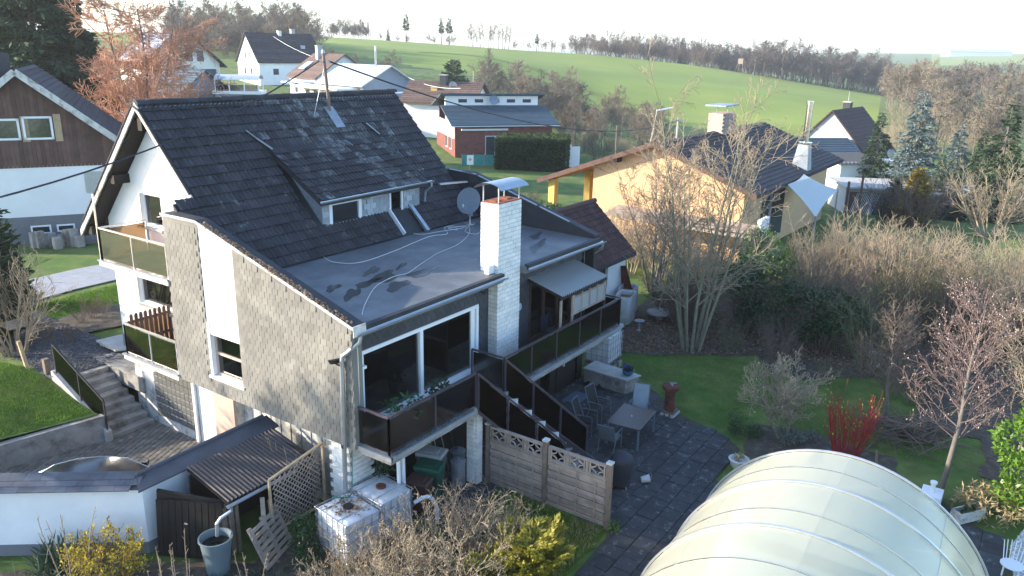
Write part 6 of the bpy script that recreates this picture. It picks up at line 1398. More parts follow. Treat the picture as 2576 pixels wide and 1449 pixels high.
# ================================================================ vegetation
def tubes(groups):
    """groups: list of (P (N,k,3), R (N,k), sides) -> verts, quads"""
    V, Fq, off = [], [], 0
    for Pn, Rn, s in groups:
        N, k, _ = Pn.shape
        T = np.empty_like(Pn); T[:, 1:-1] = Pn[:, 2:]-Pn[:, :-2]; T[:, 0] = Pn[:, 1]-Pn[:, 0]; T[:, -1] = Pn[:, -1]-Pn[:, -2]
        T /= np.linalg.norm(T, axis=2)[..., None]+1e-9
        ref = np.where(np.abs(T[:, :1, 2:3]) > .9, np.array([1., 0, 0]), np.array([0, 0, 1.])); ref = np.broadcast_to(ref, Pn.shape)
        U = np.cross(T, ref); U /= np.linalg.norm(U, axis=2)[..., None]+1e-9; Wv = np.cross(T, U)
        a = np.arange(s)*2*np.pi/s
        ring = Pn[:, :, None]+Rn[:, :, None, None]*(U[:, :, None]*np.cos(a)[:, None]+Wv[:, :, None]*np.sin(a)[:, None])
        V.append(ring.reshape(-1, 3))
        idx = np.arange(N*k*s).reshape(N, k, s)+off
        q = np.stack([idx[:, :-1], np.roll(idx, -1, 2)[:, :-1], np.roll(idx, -1, 2)[:, 1:], idx[:, 1:]], -1).reshape(-1, 4)
        Fq.append(q); off += N*k*s
    return np.concatenate(V), np.concatenate(Fq)
class Cfg:
    def __init__(s, **k): s.__dict__.update(k)
def grow(seed, cfg):
    r = np.random.default_rng(seed); out = [[] for _ in range(len(cfg.n)+1)]; tips = []
    def br(p, d, L, rad, lev):
        k = cfg.seg[lev]; pts = [p]; rr = [rad]
        for i in range(k):
            d = d+r.normal(size=3)*cfg.jit[lev]+np.array([0, 0, cfg.trop[lev]]); d = d/np.linalg.norm(d); p = p+d*L/k; pts.append(p); rr.append(max(cfg.rmin, rad*(1-(i+1)/k*cfg.tap[lev])))
        out[lev].append((np.array(pts), np.array(rr)))
        if lev == len(cfg.n): tips.append(pts[-1]); return
        n = max(1, int(r.normal(cfg.n[lev], cfg.n[lev]*.15)))
        for j in range(n):
            t = cfg.st[lev]+(1-cfg.st[lev])*(j+r.random())/n; f = min(t, .999)*k; i = int(f); q = pts[i]*(1-f+i)+pts[i+1]*(f-i); dl = pts[i+1]-pts[i]; dl = dl/np.linalg.norm(dl)
            ax = np.cross(dl, r.normal(size=3)); ax /= np.linalg.norm(ax)+1e-9; an_ = R(cfg.ang[lev]*r.uniform(.7, 1.3)); nd = dl*math.cos(an_)+ax*math.sin(an_)
            br(q, nd, L*cfg.rat[lev]*r.uniform(.65, 1.2)*(1.15-.55*t), max(cfg.rmin, min(rr[i]*.65, rad*cfg.rr[lev])), lev+1)
    for s in range(cfg.stems):
        a = 2*math.pi*(s+r.random()*.6)/cfg.stems; lean = R(cfg.lean*r.uniform(.5, 1.2)); d = np.array([math.cos(a)*math.sin(lean), math.sin(a)*math.sin(lean), math.cos(lean)])
        br(np.array([math.cos(a)*cfg.base, math.sin(a)*cfg.base, -.1]), d, cfg.H*r.uniform(.75, 1.05)*cfg.trunk, cfg.r0*r.uniform(.8, 1.1), 0)
    return out, np.array(tips)
def pack(levels, lo, hi, sides):
    g = []
    for l in range(lo, hi):
        if l < len(levels) and levels[l]:
            g.append((np.stack([a for a, _ in levels[l]]), np.stack([b for _, b in levels[l]]), sides[l]))
    return tubes(g)
def tree_meshes(seed, cfg, barkm, twigm, split=2, sides=(7, 5, 4, 3, 3)):
    out, tips = grow(seed, cfg); a = pack(out, 0, split, sides); b = pack(out, split, 9, sides)
    return mesh('trunk', *a, barkm, True), mesh('crown', *b, twigm), tips, out
def tree(name, label, cat, me, loc, s=1, rot=None, group=None, extra=None, parts=('trunk', 'crown'), sz=None):
    t = thing(name, label, cat, group=group)
    link(parts[0], me[0], t); link(parts[1], me[1], t)
    if extra: extra(t)
    t.location = loc; t.rotation_euler.z = random.uniform(0, 6.28) if rot is None else rot; t.scale = (s, s, s if sz is None else sz); return t
c_round = Cfg(H=10, trunk=.62, r0=.16, stems=1, lean=3, base=0, n=[11, 7, 6, 3], seg=[6, 4, 3, 2, 2], jit=[.05, .12, .18, .22, .25], trop=[.02, .10, .06, .03, .02], tap=[.75, .8, .8, .7, .6], st=[.25, .25, .2, .2], ang=[48, 45, 45, 40], rat=[.62, .55, .55, .6], rr=[.45, .5, .5, .5], rmin=.012)
c_tall = Cfg(H=12, trunk=.85, r0=.15, stems=1, lean=3, base=0, n=[16, 7, 6], seg=[7, 4, 3, 2], jit=[.04, .1, .16, .2], trop=[.02, .14, .08, .05], tap=[.85, .8, .8, .6], st=[.28, .2, .2], ang=[42, 40, 42], rat=[.32, .5, .55], rr=[.4, .5, .5], rmin=.016)
c_far = Cfg(H=12, trunk=.7, r0=.17, stems=1, lean=4, base=0, n=[14, 9, 7], seg=[5, 3, 2, 2], jit=[.05, .16, .24, .26], trop=[.02, .10, .05, .03], tap=[.8, .8, .7, .6], st=[.2, .15, .1], ang=[50, 48, 48], rat=[.52, .58, .55], rr=[.36, .5, .5], rmin=.03)
c_shrub = Cfg(H=3, trunk=1, r0=.028, stems=16, lean=26, base=.25, n=[8, 5], seg=[6, 3, 2], jit=[.07, .16, .2], trop=[.05, .08, .05], tap=[.75, .7, .6], st=[.25, .2], ang=[34, 36], rat=[.38, .5], rr=[.5, .55], rmin=.006)
far_d = [tree_meshes(s, c_far, m_bark, m_fardark, 2, (5, 3, 3, 3)) for s in (1, 2, 3)]
far_l = [tree_meshes(s, c_far, m_bark, m_farlight, 2, (5, 3, 3, 3)) for s in (4, 5, 6)]
tall_d = [tree_meshes(s, c_tall, m_bark, m_twig, 2, (6, 4, 3, 3)) for s in (7, 8)]
shr_t = [tree_meshes(s, c_shrub, m_twigl, m_twigl, 1, (5, 3, 3)) for s in (21, 22, 23, 24)]
shr_b = [tree_meshes(s, c_shrub, m_twig, m_twig, 1, (5, 3, 3)) for s in (25, 26, 27)]
shr_o = [tree_meshes(s, c_shrub, m_twigg, m_twigg, 1, (5, 3, 3)) for s in (28, 29)]
def pick(a): return a[random.randrange(len(a))]
def many(n, name, label, cat, mes, xs, ds, sc, group, base_h=None, parts=('trunk', 'crown')):
    for i in range(n):
        x = xs[0]+(xs[1]-xs[0])*(i+random.random())/n; d = random.uniform(*ds) if not callable(ds) else ds(x); q = gx(x, d); q.z -= .2
        tree(name, label, cat, pick(mes), q, random.uniform(*sc), group=group, parts=parts)
# woods on the skyline
many(66, 'bare_tree', 'leafless brown tree of the wood above the village houses', 'tree', far_d+far_l, (415, 775), (180, 250), (.8, 1.2), 'wood above the village')
many(16, 'bare_tree', 'leafless dark tree in the compact clump on the hill crest', 'tree', far_d, (812, 920), (318, 330), (.68, .82), 'clump on the hill crest')
many(13, 'bare_tree', 'thin leafless tree standing sparsely along the hill crest', 'tree', tall_d, (1160, 1270), (322, 335), (.75, 1.1), 'sparse trees on the crest')
many(14, 'bare_tree', 'small leafless tree in the gappy row at the end of the crest', 'tree', tall_d+far_d, (1270, 1440), (324, 332), (.28, .55), 'gappy row on the crest')
many(8, 'bare_tree', 'short leafless tree by the tall conifers on the crest', 'tree', far_d, (935, 1150), (322, 335), (.28, .5), 'short trees on the crest')
many(46, 'bare_tree', 'purplish leafless tree in the front row of the field wood', 'tree', far_d, (1425, 1920), (322, 336), (.7, 1.0), 'front row of the field wood')
many(40, 'bare_tree', 'purplish leafless tree deep inside the field wood', 'tree', far_d, (1500, 1960), (340, 370), (.95, 1.2), 'rear of the field wood')
many(44, 'bare_tree', 'tall leafless tree at the tall end of the field wood', 'tree', far_d, (1880, 2240), (312, 345), (1.2, 1.6), 'tall end of the field wood')
many(28, 'bare_tree', 'leafless tan tree on the wooded slope right of the field', 'tree', far_l, (2235, 2330), (200, 330), (1.0, 1.35), 'wooded slope right of the field')
many(42, 'bare_tree', 'leafless tan tree on the wooded slope behind the spruces', 'tree', far_l+far_l+far_d, (2320, 2590), (110, 300), (.95, 1.3), 'wooded slope behind the spruces')
many(24, 'bare_tree', 'grey leafless tree of the valley thicket behind the low houses', 'tree', far_d+far_l, (1180, 1450), (118, 165), (.55, .8), 'valley thicket behind the houses')
many(34, 'birch_sapling', 'pale slender sapling in the thicket below the green field', 'tree', tall_d+far_l, (1390, 1660), (92, 150), (.42, .68), 'sapling thicket below the field')
many(14, 'bare_bush', 'low leafless bush at the foot of the sapling thicket', 'bush', shr_t+shr_b, (1400, 1680), (84, 100), (.7, 1.1), 'bushes at the thicket foot', parts=('stems', 'twigs'))
many(7, 'bare_tree', 'grey leafless tree between the village houses', 'tree', far_l, (800, 1010), (135, 170), (.4, .6), 'trees between the houses')
many(5, 'bare_bush', 'brown leafless bush beside the carport', 'bush', shr_b, (640, 730), (88, 100), (.9, 1.3), 'bushes beside the carport', parts=('stems', 'twigs'))
many(56, 'wood_undergrowth', 'dark leafless undergrowth bush at the edge of the field wood', 'bush', shr_b, (1430, 2235), (316, 340), (1.6, 2.6), 'undergrowth of the field wood', parts=('stems', 'twigs'))
many(26, 'wood_undergrowth', 'leafless undergrowth bush in the wood above the village', 'bush', shr_b, (425, 780), (178, 240), (1.4, 2.2), 'undergrowth above the village', parts=('stems', 'twigs'))
many(30, 'wood_undergrowth', 'tan undergrowth bush on the slope behind the spruces', 'bush', shr_t, (2235, 2590), (90, 200), (1.2, 2.0), 'undergrowth on the right slope', parts=('stems', 'twigs'))
# pines with bare stems on the crest
def conifer(seed, H, rad, n, lay, mat, size, asp=.35, droop=.35, bare=.0, pw=.9):
    r = np.random.default_rng(seed); P_, Nn, br = [], [], []
    for i in range(lay):
        f = i/lay; z = H*(bare+(1-bare)*f); rr = rad*(1-f)**pw*(1 if bare == 0 else min(1, .5+3*f))+.12
        nb = max(4, int(9*(1-f*.5)))
        for k in range(nb):
            a = r.uniform(0, 6.28); L = rr*r.uniform(.7, 1.12); tip = np.array([math.cos(a)*L, math.sin(a)*L, z-L*droop*r.uniform(.5, 1.2)+.15*L]); o = np.array([0, 0, z])
            br.append(np.stack([o, (o+tip)/2+np.array([0, 0, .06*L]), tip]))
            m = max(3, int(n*L)); t = r.uniform(.2, 1, m)[:, None]; side = np.array([-math.sin(a), math.cos(a), 0])
            p = o*(1-t)+tip*t+np.array([0, 0, .06*L])+side*(r.normal(size=(m, 1))*.16*L*(1.1-t))+r.normal(size=(m, 3))*.05*rad/2
            P_.append(p); Nn.append(np.tile((tip-o)/L+np.array([0, 0, -.25]), (m, 1))+side*r.choice([-.7, .7], (m, 1)))
    P_, Nn = np.concatenate(P_), np.concatenate(Nn)
    global rng; d = Nn+r.normal(size=Nn.shape)*.35; d /= np.linalg.norm(d, axis=1)[:, None]; s = size*r.uniform(.6, 1.3, len(P_)); u = np.cross(d, r.normal(size=d.shape)); u /= np.linalg.norm(u, axis=1)[:, None]
    v = np.stack([P_, P_+d*(s*.5)[:, None]+u*(s*asp*.5)[:, None], P_+d*s[:, None], P_+d*(s*.5)[:, None]-u*(s*asp*.5)[:, None]], 1).reshape(-1, 3)
    crown = mesh('crown', v, np.arange(len(v)).reshape(-1, 4), mat)
    br = np.stack(br); tv = tubes([(np.array([[[0, 0, -.2], [0, 0, H*.5], [0, 0, H*.97]]]), np.array([[.022*H, .012*H, .02]]), 7), (br, np.tile([.03, .02, .008], (len(br), 1)), 3)])
    return mesh('trunk', *tv, m_bark), crown
sp_b = conifer(1, 9.5, 2.9, 26, 34, m_needleb, .34); sp_d = conifer(2, 9, 2.4, 26, 32, m_needle, .32); sp_y = conifer(3, 4.2, 1.35, 60, 30, m_needley, .22, droop=-.5, pw=.75)
sp_far = [conifer(4, 12, 2.3, 9, 26, m_needle, .8), conifer(5, 13, 1.8, 9, 16, m_needle, .8, bare=.45)]
big = conifer(6, 19, 5.8, 30, 56, m_needle, .66, droop=.42, pw=.75)
tree('dark_conifer', 'huge dark green conifer towering over the timber house', 'conifer', big, gx(75, 64), 1.0)
tree('dark_conifer', 'second dark conifer at the left of the copper twigged tree', 'conifer', big, gx(-150, 72), 1.0)
q = gx(175, 66); tree('dark_conifer', 'lower dark conifer filling the gap beside the copper twigged tree', 'conifer', big, q, .72)
tree('blue_spruce', 'tall silvery blue spruce behind the flat garages', 'conifer', sp_b, gx(2330, 66), 1.03); tree('blue_spruce', 'small silvery spruce right of the tall blue one', 'conifer', sp_b, gx(2440, 72), .72); tree('dark_spruce', 'dark green spruce between the grey gable and the tall blue spruce', 'conifer', sp_d, gx(2232, 76), .85); tree('dark_spruce', 'dark spruce standing behind the round tan shrub', 'conifer', sp_d, gx(2505, 70), .72); tree('dark_spruce', 'tall olive green spruce near the round tan shrub', 'conifer', sp_d, gx(2560, 60), 1.0)
tree('dark_spruce', 'low dark spruce below the small silvery spruce', 'conifer', sp_d, gx(2450, 60), .5); tree('dark_spruce', 'broad dark spruce beside the golden conifer', 'conifer', sp_d, gx(2405, 62), .55)
tree('golden_conifer', 'golden yellow conifer in front of the tall blue spruce', 'conifer', sp_y, gx(2352, 56), 1.0); tree('green_conifer', 'bright green bushy conifer left of the golden one', 'conifer', (sp_y[0], mesh('crown', np.array([v.co for v in sp_y[1].vertices]), np.arange(len(sp_y[1].vertices)).reshape(-1, 4), m_rhodo)), gx(2296, 58), .8)
rc = conifer(8, 8, 3.2, 24, 30, m_needle, .42, droop=.0, pw=.55); tree('round_conifer', 'dark rounded conifer standing alone below the green field', 'conifer', rc, gx(1130, 122), .95)
for x, d, s, k in ((1010, 326, .85, 1), (1098, 326, .8, 1), (1118, 324, .82, 1), (965, 328, .45, 0), (1338, 328, .52, 1)): tree('crest_conifer', 'slim conifer with bare lower stem on the hill crest', 'conifer', sp_far[k], gx(x, d), s, group='conifers on the crest')
for x, d, s in ((1705, 340, .95), (1815, 340, 1.0), (1840, 345, .9), (430, 220, 1.0), (555, 225, .75)): tree('wood_conifer', 'dark conifer standing among the leafless wood', 'conifer', sp_far[0], gx(x, d), s, group='conifers in the woods')
for x, d, s in ((2515, 150, .6), (2560, 130, .8)): tree('wood_conifer', 'dark conifer on the tan wooded slope at the far right', 'conifer', sp_far[0], gx(x, d), s, group='conifers on the right slope')
# copper twigged tree
c_cop = Cfg(H=13, trunk=.95, r0=.17, stems=3, lean=7, base=.3, n=[34, 12, 11], seg=[7, 4, 3, 2], jit=[.03, .09, .14, .18], trop=[.02, .05, .05, .04], tap=[.8, .8, .8, .6], st=[.12, .2, .2], ang=[66, 42, 42], rat=[.36, .48, .5], rr=[.34, .5, .5], rmin=.014)
cop = tree_meshes(31, c_cop, m_bark, m_twigo, 1, (8, 4, 3, 3)); tree('copper_tree', 'leafless larch like tree with copper orange twigs behind the main roof', 'tree', cop, gx(335, 54), 1.1, rot=1.1)
# ---- garden trees on the right
c_multi = Cfg(H=9.6, trunk=1, r0=.075, stems=8, lean=13, base=.3, n=[14, 7, 5], seg=[8, 5, 3, 2], jit=[.035, .10, .16, .2], trop=[.02, .07, .05, .03], tap=[.85, .8, .75, .6], st=[.22, .2, .2], ang=[44, 40, 42], rat=[.30, .5, .5], rr=[.42, .5, .5], rmin=.0085)
mu = tree_meshes(41, c_multi, m_barkg, m_twigl, 2, (7, 5, 3, 3)); tree('multi_stem_tree', 'tall leafless tree with many pale stems in front of the orange house', 'tree', mu, (28.2, 10.6, 0), 1.0, rot=.4)
mu2 = tree_meshes(42, c_multi, m_bark, m_twig, 2, (7, 5, 3, 3)); tree('multi_stem_tree', 'shorter leafless dark stemmed tree behind the white garage corner', 'tree', mu2, (34.5, 15.2, 0), .72)
c_cherry = Cfg(H=5.2, trunk=.95, r0=.075, stems=1, lean=3, base=0, n=[34, 9, 5], seg=[8, 5, 4, 2], jit=[.05, .12, .18, .2], trop=[.02, .06, .06, .05], tap=[.75, .8, .75, .6], st=[.27, .2, .15], ang=[56, 44, 42], rat=[.40, .42, .45], rr=[.24, .45, .5], rmin=.005)
def budsof(tips, n, mat, size, name='buds'):
    def f(t):
        p = tips[rng.choice(len(tips), min(n, len(tips)), False)]; leaves(name, mat, p, size, t, .6, np.tile([0, 0, 1.], (len(p), 1)), kind='stuff')
    return f
m_pinkbud = M('pinkish_bud', (.33, .25, .21), .8, .2, 4, island=.3)
ck = tree_meshes(51, c_cherry, m_bark, m_twigp, 1, (8, 5, 3, 3)); tree('cherry_tree', 'young leafless cherry tree with pale trunk and swelling pinkish buds', 'tree', ck, (22.45, 1.0, 0), 1.28, rot=.6, extra=budsof(ck[2], 1400, m_pinkbud, .035))
ck2 = tree_meshes(52, c_cherry, m_bark, m_twigl, 1, (8, 5, 3, 3)); tree('cherry_tree', 'leafless fruit tree above the bright green laurel', 'tree', ck2, (25.2, -.6, 0), 1.25, extra=budsof(ck2[2], 1200, m_pinkbud, .035))
ck3 = tree_meshes(53, c_cherry, m_bark, m_twig, 1, (6, 4, 3, 3)); tree('fruit_tree', 'thin leafless fruit tree behind the red stemmed dogwood', 'tree', ck3, (26.2, 3.1, 0), .85)
c_mag = Cfg(H=2.9, trunk=.55, r0=.045, stems=4, lean=24, base=.06, n=[8, 8, 7], seg=[5, 4, 3, 2], jit=[.06, .10, .14, .16], trop=[.05, .10, .08, .06], tap=[.55, .7, .7, .5], st=[.3, .25, .2], ang=[44, 42, 38], rat=[.75, .55, .5], rr=[.5, .5, .5], rmin=.005)
mg = tree_meshes(61, c_mag, m_barkg, m_twigl, 2, (7, 5, 4, 3)); tree('magnolia', 'spreading leafless magnolia with furry pale buds beside the patio', 'tree', mg, (22.85, 5.4, 0), 1.32, rot=2.2, extra=budsof(mg[2], 900, m_bud, .05))
c_red = Cfg(H=1.75, trunk=1, r0=.012, stems=52, lean=15, base=.3, n=[4], seg=[6, 3], jit=[.03, .06], trop=[.06, .14], tap=[.5, .5], st=[.25], ang=[26], rat=[.5], rr=[.7], rmin=.005)
rd = tree_meshes(71, c_red, m_twigr, m_twigr, 1, (4, 3)); tree('red_dogwood', 'dogwood shrub with bright red bare stems beside the pool enclosure', 'shrub', rd, (22.7, 3.55, 0), 1.0, parts=('stems', 'twigs'), extra=budsof(rd[2], 120, m_leafy, .07))
# laurel
lau = thing('laurel_bush', 'bright green glossy laurel bush at the garden edge', 'bush', (22.4, -1.05, 0)); cl = np.concatenate([ball((22.4+a, -1.05+b, c), r_, n, .75) for a, b, c, r_, n in [(0, 0, 1.0, .8, 900), (.1, .5, 1.9, .6, 700), (-.35, -.4, 1.6, .7, 700), (.3, -.5, 2.4, .65, 700), (.1, .15, 2.7, .5, 500), (-.2, .35, .6, .5, 400), (.2, -.9, 1.2, .8, 600)]]); leaves('foliage', m_laurel, cl, .17, lau, .42)
m = MB(); 
for k in range(5): m.tube([(22.4, -1.35, 0), (22.4+random.uniform(-.4, .4), -1.35+random.uniform(-.6, .6), 2.0)], [.03, .01], 5)
m.build('stems', m_bark, lau)
def clump(name, label, cat, loc, blobs, mat, size, asp=.45, group=None, stems=True, shell=.55, droop=0):
    t = thing(name, label, cat, loc, group); L = Vector(loc); pts = np.concatenate([ball((L.x+a, L.y+b, L.z+c), r_, n, shell, (1, 1, .85)) for a, b, c, r_, n in blobs]); pts = pts[pts[:, 2] > L.z+.02]; leaves('foliage', mat, pts, size, t, asp, droop=droop)
    if stems:
        m = MB()
        for k in range(6): a, b, c, r_, n = blobs[k % len(blobs)]; m.tube([L-Vector((0, 0, .05)), L+Vector((a*.7, b*.7, c))], [.03, .01], 5)
        m.build('stems', m_bark, t)
    return t
def rblobs(n, w, h, r, k): return [(random.uniform(-w, w), random.uniform(-w, w), random.uniform(.3, 1)*h, r*random.uniform(.6, 1.2), k) for _ in range(n)]
clump('evergreen_shrub', 'dark evergreen shrub behind the multi stemmed tree', 'shrub', (31.5, 8.9, 0), rblobs(9, 1.2, 2.6, .8, 450), m_ivy, .16); clump('evergreen_shrub', 'dark evergreen laurel thicket below the orange house end wall', 'shrub', (35.0, 9.8, 0), rblobs(10, 1.4, 3.2, .9, 450), m_rhodo, .18)
clump('evergreen_shrub', 'dull green conifer shrub under the bare thicket', 'shrub', (31.3, 6.2, 0), rblobs(9, 1.1, 2.3, .7, 420), m_ivy, .14); clump('evergreen_shrub', 'yellowish green shrub at the white end wall', 'shrub', (38.5, 10.8, 0), rblobs(7, .8, 2.8, .6, 380), m_laurel, .14)
clump('rhododendron', 'rhododendron bush beside the orange house pillar', 'shrub', gx(1352, 48), rblobs(10, 1.5, 1.7, .8, 380), m_rhodo, .2); clump('yellow_bush', 'yellowish twiggy bush beside the orange pillar', 'shrub', gx(1395, 47), rblobs(5, .4, 1.6, .45, 260), m_leafy, .12); clump('yellow_bush', 'tan rounded bush behind the rhododendron', 'shrub', gx(1335, 56), rblobs(6, .6, 1.0, .6, 260), m_straw, .12)
clump('hebe_mound', 'low green heather mound at the patio edge', 'shrub', PZ(1880, 1085, .02), rblobs(9, .5, .2, .28, 260), m_rhodo, .06, stems=False)
clump('lavender_mound', 'grey green lavender mound at the foot of the magnolia', 'shrub', PZ(2010, 1105, .02), rblobs(7, .6, .22, .25, 200), M('lavender_leaf', (.13, .15, .12), .8, .2, 3, island=.3), .08, stems=False)
# leafless thickets along the right boundary
k = 0
def patch(n, name, label, cat, mes, box, sc, group, sz=None):
    for i in range(n):
        x, y = random.uniform(box[0], box[1]), random.uniform(box[2], box[3]); tree(name, label, cat, pick(mes), (x, y, hgt(x, y)-.1), random.uniform(*sc), group=group, parts=('stems', 'twigs'))
patch(20, 'hazel_bush', 'tall tan leafless bush in the hedgerow below the garages', 'bush', shr_t, (37, 43, -1, 9.5), (1.0, 1.45), 'tan hedgerow')
patch(12, 'hazel_bush', 'tan leafless bush at the right end of the hedgerow', 'bush', shr_t, (30, 37, -6, 1.5), (1.0, 1.4), 'right end of the hedgerow')
patch(16, 'hazel_bush', 'tan leafless bush in the far hedgerow behind the right end', 'bush', shr_t, (38, 49, -10, -.5), (1.0, 1.4), 'far hedgerow')
patch(14, 'olive_bush', 'greenish brown leafless bush in the shaded thicket', 'bush', shr_o+shr_b, (30, 36, 1.5, 8.5), (.85, 1.2), 'shaded thicket')
patch(10, 'bramble_bush', 'dark leafless bush behind the multi stemmed tree', 'bush', shr_b, (30, 35.5, 9.5, 14.0), (.6, .95), 'bushes behind the multi stemmed tree')
patch(8, 'garden_twigs', 'low leafless shrub at the lawn border', 'bush', shr_b+shr_o, (27.6, 29.8, 2.5, 9.5), (.35, .6), 'shrubs at the lawn border')
patch(7, 'golden_bush', 'sunlit leafless bush against the orange wall', 'bush', shr_t, (36.5, 40, 13.5, 21), (.8, 1.15), 'bushes at the orange wall')
shr_p = [tree_meshes(s, c_shrub, m_twigp, m_twigp, 1, (5, 3, 3)) for s in (91, 92)]
for x, d in ((2330, 56), (2365, 55), (2400, 57), (2275, 58)): tree('purple_bush', 'purplish leafless bush in front of the white garage gates', 'bush', pick(shr_p), gx(x, d)-Vector((0, 0, .2)), 1.15, group='purplish bushes at the garages', parts=('stems', 'twigs'))
rs = tree_meshes(93, Cfg(H=4.2, trunk=.8, r0=.05, stems=14, lean=34, base=.3, n=[9, 8], seg=[6, 3, 2], jit=[.07, .14, .2], trop=[.04, .08, .05], tap=[.75, .7, .6], st=[.2, .2], ang=[36, 38], rat=[.42, .45], rr=[.5, .55], rmin=.009), m_twigl, m_twigl, 1, (5, 3, 3))
tree('round_bush', 'large rounded tan leafless bush at the right edge', 'bush', rs, gx(2560, 52), 1.35, parts=('stems', 'twigs')); tree('round_bush', 'rounded tan bush behind the large one', 'bush', rs, gx(2610, 60), 1.35, parts=('stems', 'twigs'))
for x, d, s in ((1205, 50, .55), (1240, 49, .6), (1272, 50, .5)): tree('pink_bush', 'low pinkish leafless bush between the dormer and the clipped hedge', 'bush', pick(shr_p), gx(x, d), s, group='pinkish bushes by the hedge', parts=('stems', 'twigs'))
# brushwood piles
bp_ = thing('brush_pile', 'heap of cut branches behind the red dogwood', 'brushwood', (25.3, 2.4, 0)); m = MB()
for i in range(160): a = random.uniform(0, 3.14); c = Vector((25.3+random.gauss(0, .55), 2.4+random.gauss(0, .7), random.uniform(.03, .7)*math.exp(-abs(i % 7)/7))); d = Vector((math.cos(a), math.sin(a), random.uniform(-.25, .25)))*random.uniform(.4, .9); m.tube([c-d, c+d], random.uniform(.008, .02), 4)
m.build('branches', m_twig, bp_)
for x, y, h in ((21.9, 2.6, .9), (21.55, 2.3, .6)):
    t = thing('driftwood_stake', 'pale wooden stake in the bed by the pool' if h > .7 else 'dark gnarled branch stuck in the bed by the pool', 'stake', (x, y, 0)); m = MB(); m.tube([(x, y, -.05), (x+.03, y, h*.5), (x-.02, y+.05, h)], [.05, .045, .03] if h > .7 else [.04, .03, .015], 6); m.build('wood', m_woodpost if h > .7 else m_woodd, t)
# planters
for lab, x, y, rot in (('white rectangular planter with greenery on the garden path', 2432, 1303, R(-35)),):
    q = PZ(x, y, .05); t = thing('planter_box', lab, 'planter'); m = MB()
    for a in ((-.42, -.16, 0, .42, -.13, .28), (-.42, .13, 0, .42, .16, .28), (-.42, -.13, 0, -.39, .13, .28), (.39, -.13, 0, .42, .13, .28), (-.39, -.13, 0, .39, .13, .2)): m.box(*a)
    m.build('box', m_whitedirty, t); leaves('foliage', m_rhodo, ball((0, 0, .27), .2, 160, .3, (1.6, .6, .4)), .09, t); place(t, (q.x, q.y, .04), rot)
q = PZ(2340, 1262, .05); t = thing('pool_filter', 'small white pool filter housing at the enclosure edge', 'pool filter', (q.x, q.y, 0)); m = MB(); m.box(q.x-.3, q.y-.25, 0, q.x+.3, q.y+.25, .35); m.lathe([(.06, .35), (.06, .6), (.09, .6), (.09, .65)], (q.x, q.y, 0), 10); m.build('housing', m_wframe, t)
q = PZ(1857, 1178, .05); t = thing('white_pot', 'white stone flower pot at the corner of the patio', 'flower pot', (q.x, q.y, .03)); m = MB(); m.lathe([(.12, 0), (.22, .12), (.27, .3), (.3, .32), (.24, .33), (.2, .25), (0, .25)], (q.x, q.y, .03), 18, False); m.build('bowl', m_whitedirty, t, True); leaves('foliage', m_straw, ball((q.x, q.y, .38), .15, 60, .3), .1, t)
q = PZ(2200, 918, .05); t = thing('stone_urn', 'pale stone urn at the shaded lawn edge', 'urn', (q.x, q.y, 0)); m = MB(); m.lathe([(.22, 0), (.2, .08), (.15, .12), (.2, .3), (.28, .5), (.3, .52), (.22, .5), (0, .45)], (q.x, q.y, 0), 16, False); m.build('body', m_concl, t, True)
q = PZ(2545, 1425, .4); t = thing('wire_chair', 'white wire garden chair at the pebble bed', 'chair', (q.x, q.y, 0)); 
for k in range(4): a = k*1.571+.78; m = MB(); m.tube([(q.x+.22*math.cos(a), q.y+.22*math.sin(a), .0), (q.x+.2*math.cos(a), q.y+.2*math.sin(a), .44)], .012, 5); m.build('leg', m_wframe, t)
m = MB(); m.lathe([(.24, .44), (.24, .46)], (q.x, q.y, 0), 14); m.build('seat', m_wframe, t)
for k in range(7): a = -.9+k*.3; m = MB(); m.tube([(q.x+.23*math.cos(a), q.y-.23*math.cos(a)*0+.23*math.sin(a), .45), (q.x+.3*math.cos(a), q.y+.3*math.sin(a), .9)], .01, 5); m.build('back_bar', m_wframe, t)
# birdbath disc and small table in the shaded bed
q = PZ(1660, 785, .35); t = thing('stone_disc', 'round pale stone table under the multi stemmed tree', 'stone table', (q.x, q.y, 0)); m = MB(); m.lathe([(.55, .3), (.58, .34), (.55, .38)], (q.x, q.y, 0), 20); m.lathe([(.16, 0), (.14, .3)], (q.x, q.y, 0), 10); m.build('disc', m_conc, t)
q = PZ(1608, 815, .3); t = thing('bird_bath', 'small bird bath on the bare bed near the white tanks', 'bird bath', (q.x, q.y, 0)); m = MB(); m.lathe([(.12, 0), (.05, .08), (.05, .38), (.2, .42), (.22, .46), (0, .44)], (q.x, q.y, 0), 14, False); m.build('bowl', m_zincd, t, True)
# clipped hedge
a0, a1, b1 = PZ(1243, 441, .0), PZ(1424, 441, 0), PZ(1432, 388, 0); a0.z = a1.z = b1.z = min(hgt(a0.x, a0.y), hgt(a1.x, a1.y)); uu = a1-a0; vv_ = (b1-a1)*.35; Hh = 3.0
hdg = thing('clipped_hedge', 'tall square clipped green hedge in front of the red brick house', 'hedge', (a0+a1)/2); pts = []; nn = []
def hp(s, t, z): return a0+uu*s+vv_*t+Vector((0, 0, z*Hh))
for i in range(15000):
    s, t_, z = random.random(), random.random(), random.random(); k = random.random()
    if k < .5: pts.append(hp(s, random.uniform(0, .05), z)); nn.append(-vv_.normalized())
    elif k < .8: pts.append(hp(s, t_, 1-random.random()*.03)); nn.append(up)
    else: pts.append(hp(1 if random.random() < .6 else 0, t_, z)); nn.append(uu.normalized())
leaves('foliage', m_hedge, np.array(pts)+rng.normal(size=(15000, 3))*.05, .2, hdg, .5, nn)
